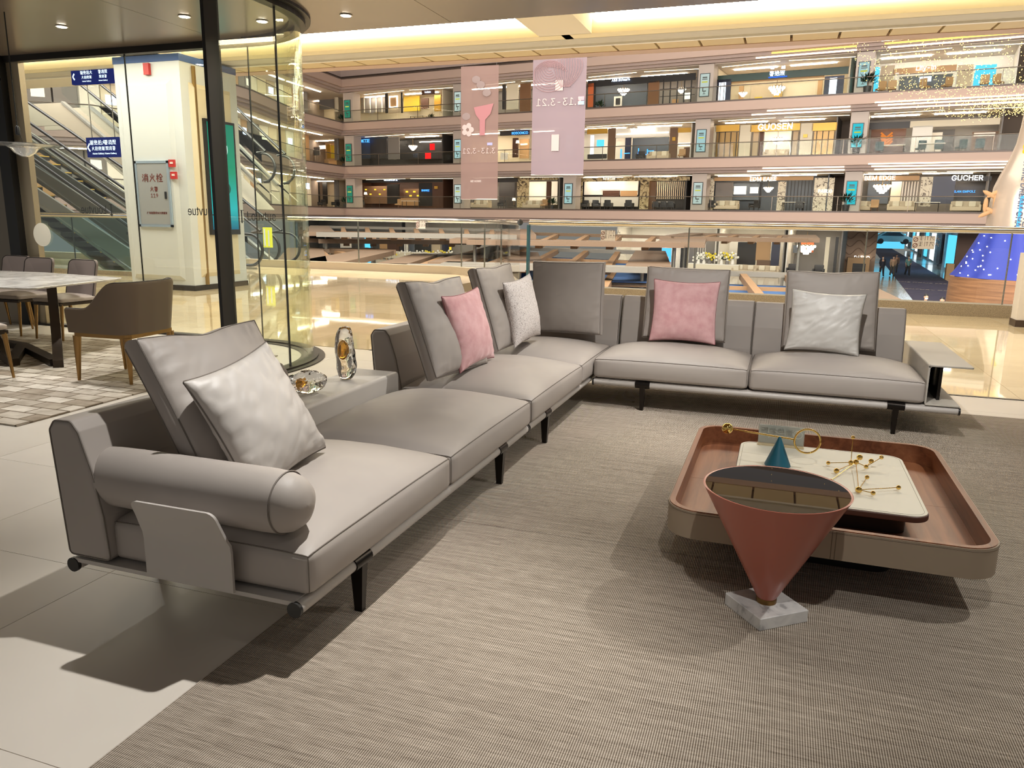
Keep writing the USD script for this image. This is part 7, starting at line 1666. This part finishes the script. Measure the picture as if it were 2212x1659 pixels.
# ================================================================== people on the ground floor
import manifold3d as m3
def limb(*pr):
    """Hull of spheres at successive joints."""
    out = None
    for (a, ra), (b, rb) in zip(pr[:-1], pr[1:]):
        s = m3.Manifold.batch_hull([m3.Manifold.sphere(ra, 14).translate(tuple(map(float, a))), m3.Manifold.sphere(rb, 14).translate(tuple(map(float, b)))])
        out = s if out is None else out + s
    return out
def smooth_m(m, edge=0.045, it=8):
    mm = m.refine_to_length(edge).to_mesh()
    t = trimesh.Trimesh(mm.vert_properties[:, :3], mm.tri_verts)
    trimesh.smoothing.filter_taubin(t, iterations=it)
    return np.array(t.vertices), np.array(t.faces)
def person(label, loc, rz, top, legs, hair, stride=0.22, sleeve=True, mask=True):
    """A walking adult 1.7 m tall facing -y."""
    t = thing('person', label, 'person', loc, rz)
    SK = pbr('skin', (196, 152, 126), 0.6)
    hip, sh = 0.88, 1.40
    fr, fl_ = stride, -stride
    H = {s: (0.095 * s, 0, hip) for s in (-1, 1)}
    leg = {s: [((0.095 * s, 0, hip), 0.095), ((0.10 * s, -0.10 if s > 0 else 0.02, 0.47), 0.062), ((0.10 * s, (-stride if s > 0 else stride), 0.075 if s > 0 else 0.10), 0.042)] for s in (-1, 1)}
    arm = {s: [((0.19 * s, 0.0, sh - 0.02), 0.055), ((0.235 * s, 0.05 * s + 0.02, 1.12), 0.043), ((0.235 * s, 0.14 * s - 0.05, 0.89), 0.032)] for s in (-1, 1)}
    torso = limb(((0, 0, 0.93), 0.13), ((0, 0.0, 1.15), 0.125), ((0, 0.0, 1.33), 0.135)) + m3.Manifold.batch_hull([m3.Manifold.sphere(0.07, 14).translate((0.15 * s, 0, sh - 0.03)) for s in (-1, 1)] + [m3.Manifold.sphere(0.11, 14).translate((0, 0, 1.2))])
    head = m3.Manifold.sphere(1.0, 24).scale((0.075, 0.095, 0.115)).translate((0, -0.015, 1.60))
    body = torso + head + limb(((0, 0.01, 1.40), 0.055), ((0, 0.0, 1.53), 0.052)) + m3.Manifold.sphere(0.016, 8).translate((0, -0.113, 1.59))
    for s in (-1, 1):
        body = body + limb(*leg[s]) + limb(*arm[s])
        h_ = np.array(arm[s][2][0])
        body = body + m3.Manifold.sphere(1.0, 10).scale((0.02, 0.04, 0.05)).translate(tuple(h_ - [0, 0.0, 0.05]))
        for q in range(4):
            body = body + limb((h_ + [0, -0.028 + 0.018 * q, -0.08], 0.0095), (h_ + [-0.006 * s, -0.03 + 0.018 * q, -0.12], 0.008), (h_ + [-0.018 * s, -0.03 + 0.018 * q, -0.145 + 0.006 * abs(q - 1)], 0.007))
        body = body + limb((h_ + [0, -0.03, -0.04], 0.011), (h_ + [-0.012 * s, -0.055, -0.085], 0.009))
        body = body + m3.Manifold.sphere(1.0, 8).scale((0.012, 0.022, 0.032)).translate((0.075 * s, 0.0, 1.60))
    part(t, 'body', smooth_m(body, 0.03, 4), SK, 60)
    jk = m3.Manifold.batch_hull([m3.Manifold.sphere(0.085, 14).translate((0.15 * s, 0, sh - 0.035)) for s in (-1, 1)] + [m3.Manifold.sphere(0.15, 14).scale((1, 0.85, 1)).translate((0, 0, 1.15))]) + limb(((0, 0, 1.2), 0.15), ((0, 0, 0.90), 0.155))
    for s in (-1, 1):
        a_ = arm[s] if sleeve else arm[s][:2]
        jk = jk + limb(*[(p, r + 0.018) for p, r in a_])
    part(t, 'jacket', smooth_m(jk), top, 60)
    tr = limb(((0, 0, 0.92), 0.14), ((0, 0, 0.86), 0.135))
    for s in (-1, 1):
        tr = tr + limb(*[(p, r + 0.02) for p, r in leg[s]])
    part(t, 'trousers', smooth_m(tr), legs, 60)
    for s in (-1, 1):
        f_ = np.array(leg[s][2][0])
        part(t, 'shoe', smooth_m(m3.Manifold.batch_hull([m3.Manifold.sphere(0.04, 10).translate((f_[0], f_[1] + 0.03, f_[2] - 0.03)), m3.Manifold.sphere(0.032, 10).translate((f_[0], f_[1] - 0.16, max(0.034, f_[2] - 0.04)))]), 0.03, 2), FM['black'], 60)
    hr = m3.Manifold.sphere(1.0, 24).scale((0.083, 0.102, 0.122)).translate((0, -0.002, 1.612)) - m3.Manifold.cube((0.4, 0.4, 0.4), True).translate((0, -0.21, 1.44)) - m3.Manifold.cube((0.4, 0.16, 0.2), True).translate((0, -0.165, 1.54))
    part(t, 'hair', smooth_m(hr, 0.03, 2), hair, 60)
    for s in (-1, 1):
        part(t, 'eye', ball((0.03 * s, -0.103, 1.612), 0.011, 1, (1, 0.5, 0.7)), FM['black'])
    if mask:
        part(t, 'face_mask', ball((0, -0.062, 1.55), 0.066, 2, (0.9, 0.8, 0.75)), FM['white'], True)
    else:
        part(t, 'mouth', box(-0.025, 0.025, -0.106, -0.098, 1.535, 1.545), FM['red'])
    return t
HAIR = pbr('hair_black', (24, 20, 18), 0.5)
def stand(px, py):
    q = at(px, py, Z=GROUND); return (q[0], q[1], GROUND + (0.02))
person('person in a dark jacket and dark trousers walking at the left of the carpet', stand(1903, 597), 0.25, pbr('cloth_navy', (30, 32, 46), 0.8), pbr('cloth_dark', (26, 28, 38), 0.8), HAIR)
person('person in a tan shirt and green trousers walking in the middle of the carpet', stand(1926, 596), 0.1, pbr('cloth_tan', (166, 138, 112), 0.8), pbr('cloth_olive', (70, 66, 58), 0.8), HAIR)
person('person in a brown top walking just behind the one in tan', stand(1933, 590), -0.1, pbr('cloth_brown', (120, 92, 74), 0.8), pbr('cloth_dark2', (50, 48, 50), 0.8), HAIR, mask=False)
person('person in a teal shirt and dark trousers at the right of the carpet', stand(1959, 595), 0.2, pbr('cloth_teal', (96, 140, 138), 0.8), pbr('cloth_black', (30, 32, 36), 0.8), HAIR, sleeve=False)
def stand_head(px, py, Y):
    q = at(px, py, Y=Y); return (q[0], Y, q[2] - 1.70)
hd = stand_head(2001, 635, 36.0)
person('person in a pale top seen only from the shoulders up above the granite curb', (*at(2001, 636, Z=GROUND + 1.70)[:2], GROUND), 0.2, pbr('cloth_pale', (190, 178, 180), 0.8), pbr('cloth_grey', (80, 80, 84), 0.8), HAIR)
person('person of whom only the dark hair shows just above the granite curb', (*at(2036, 644, Z=GROUND + 1.68)[:2], GROUND), -0.3, pbr('cloth_slate', (70, 74, 84), 0.8), MATS['cloth_grey'], HAIR, mask=False)
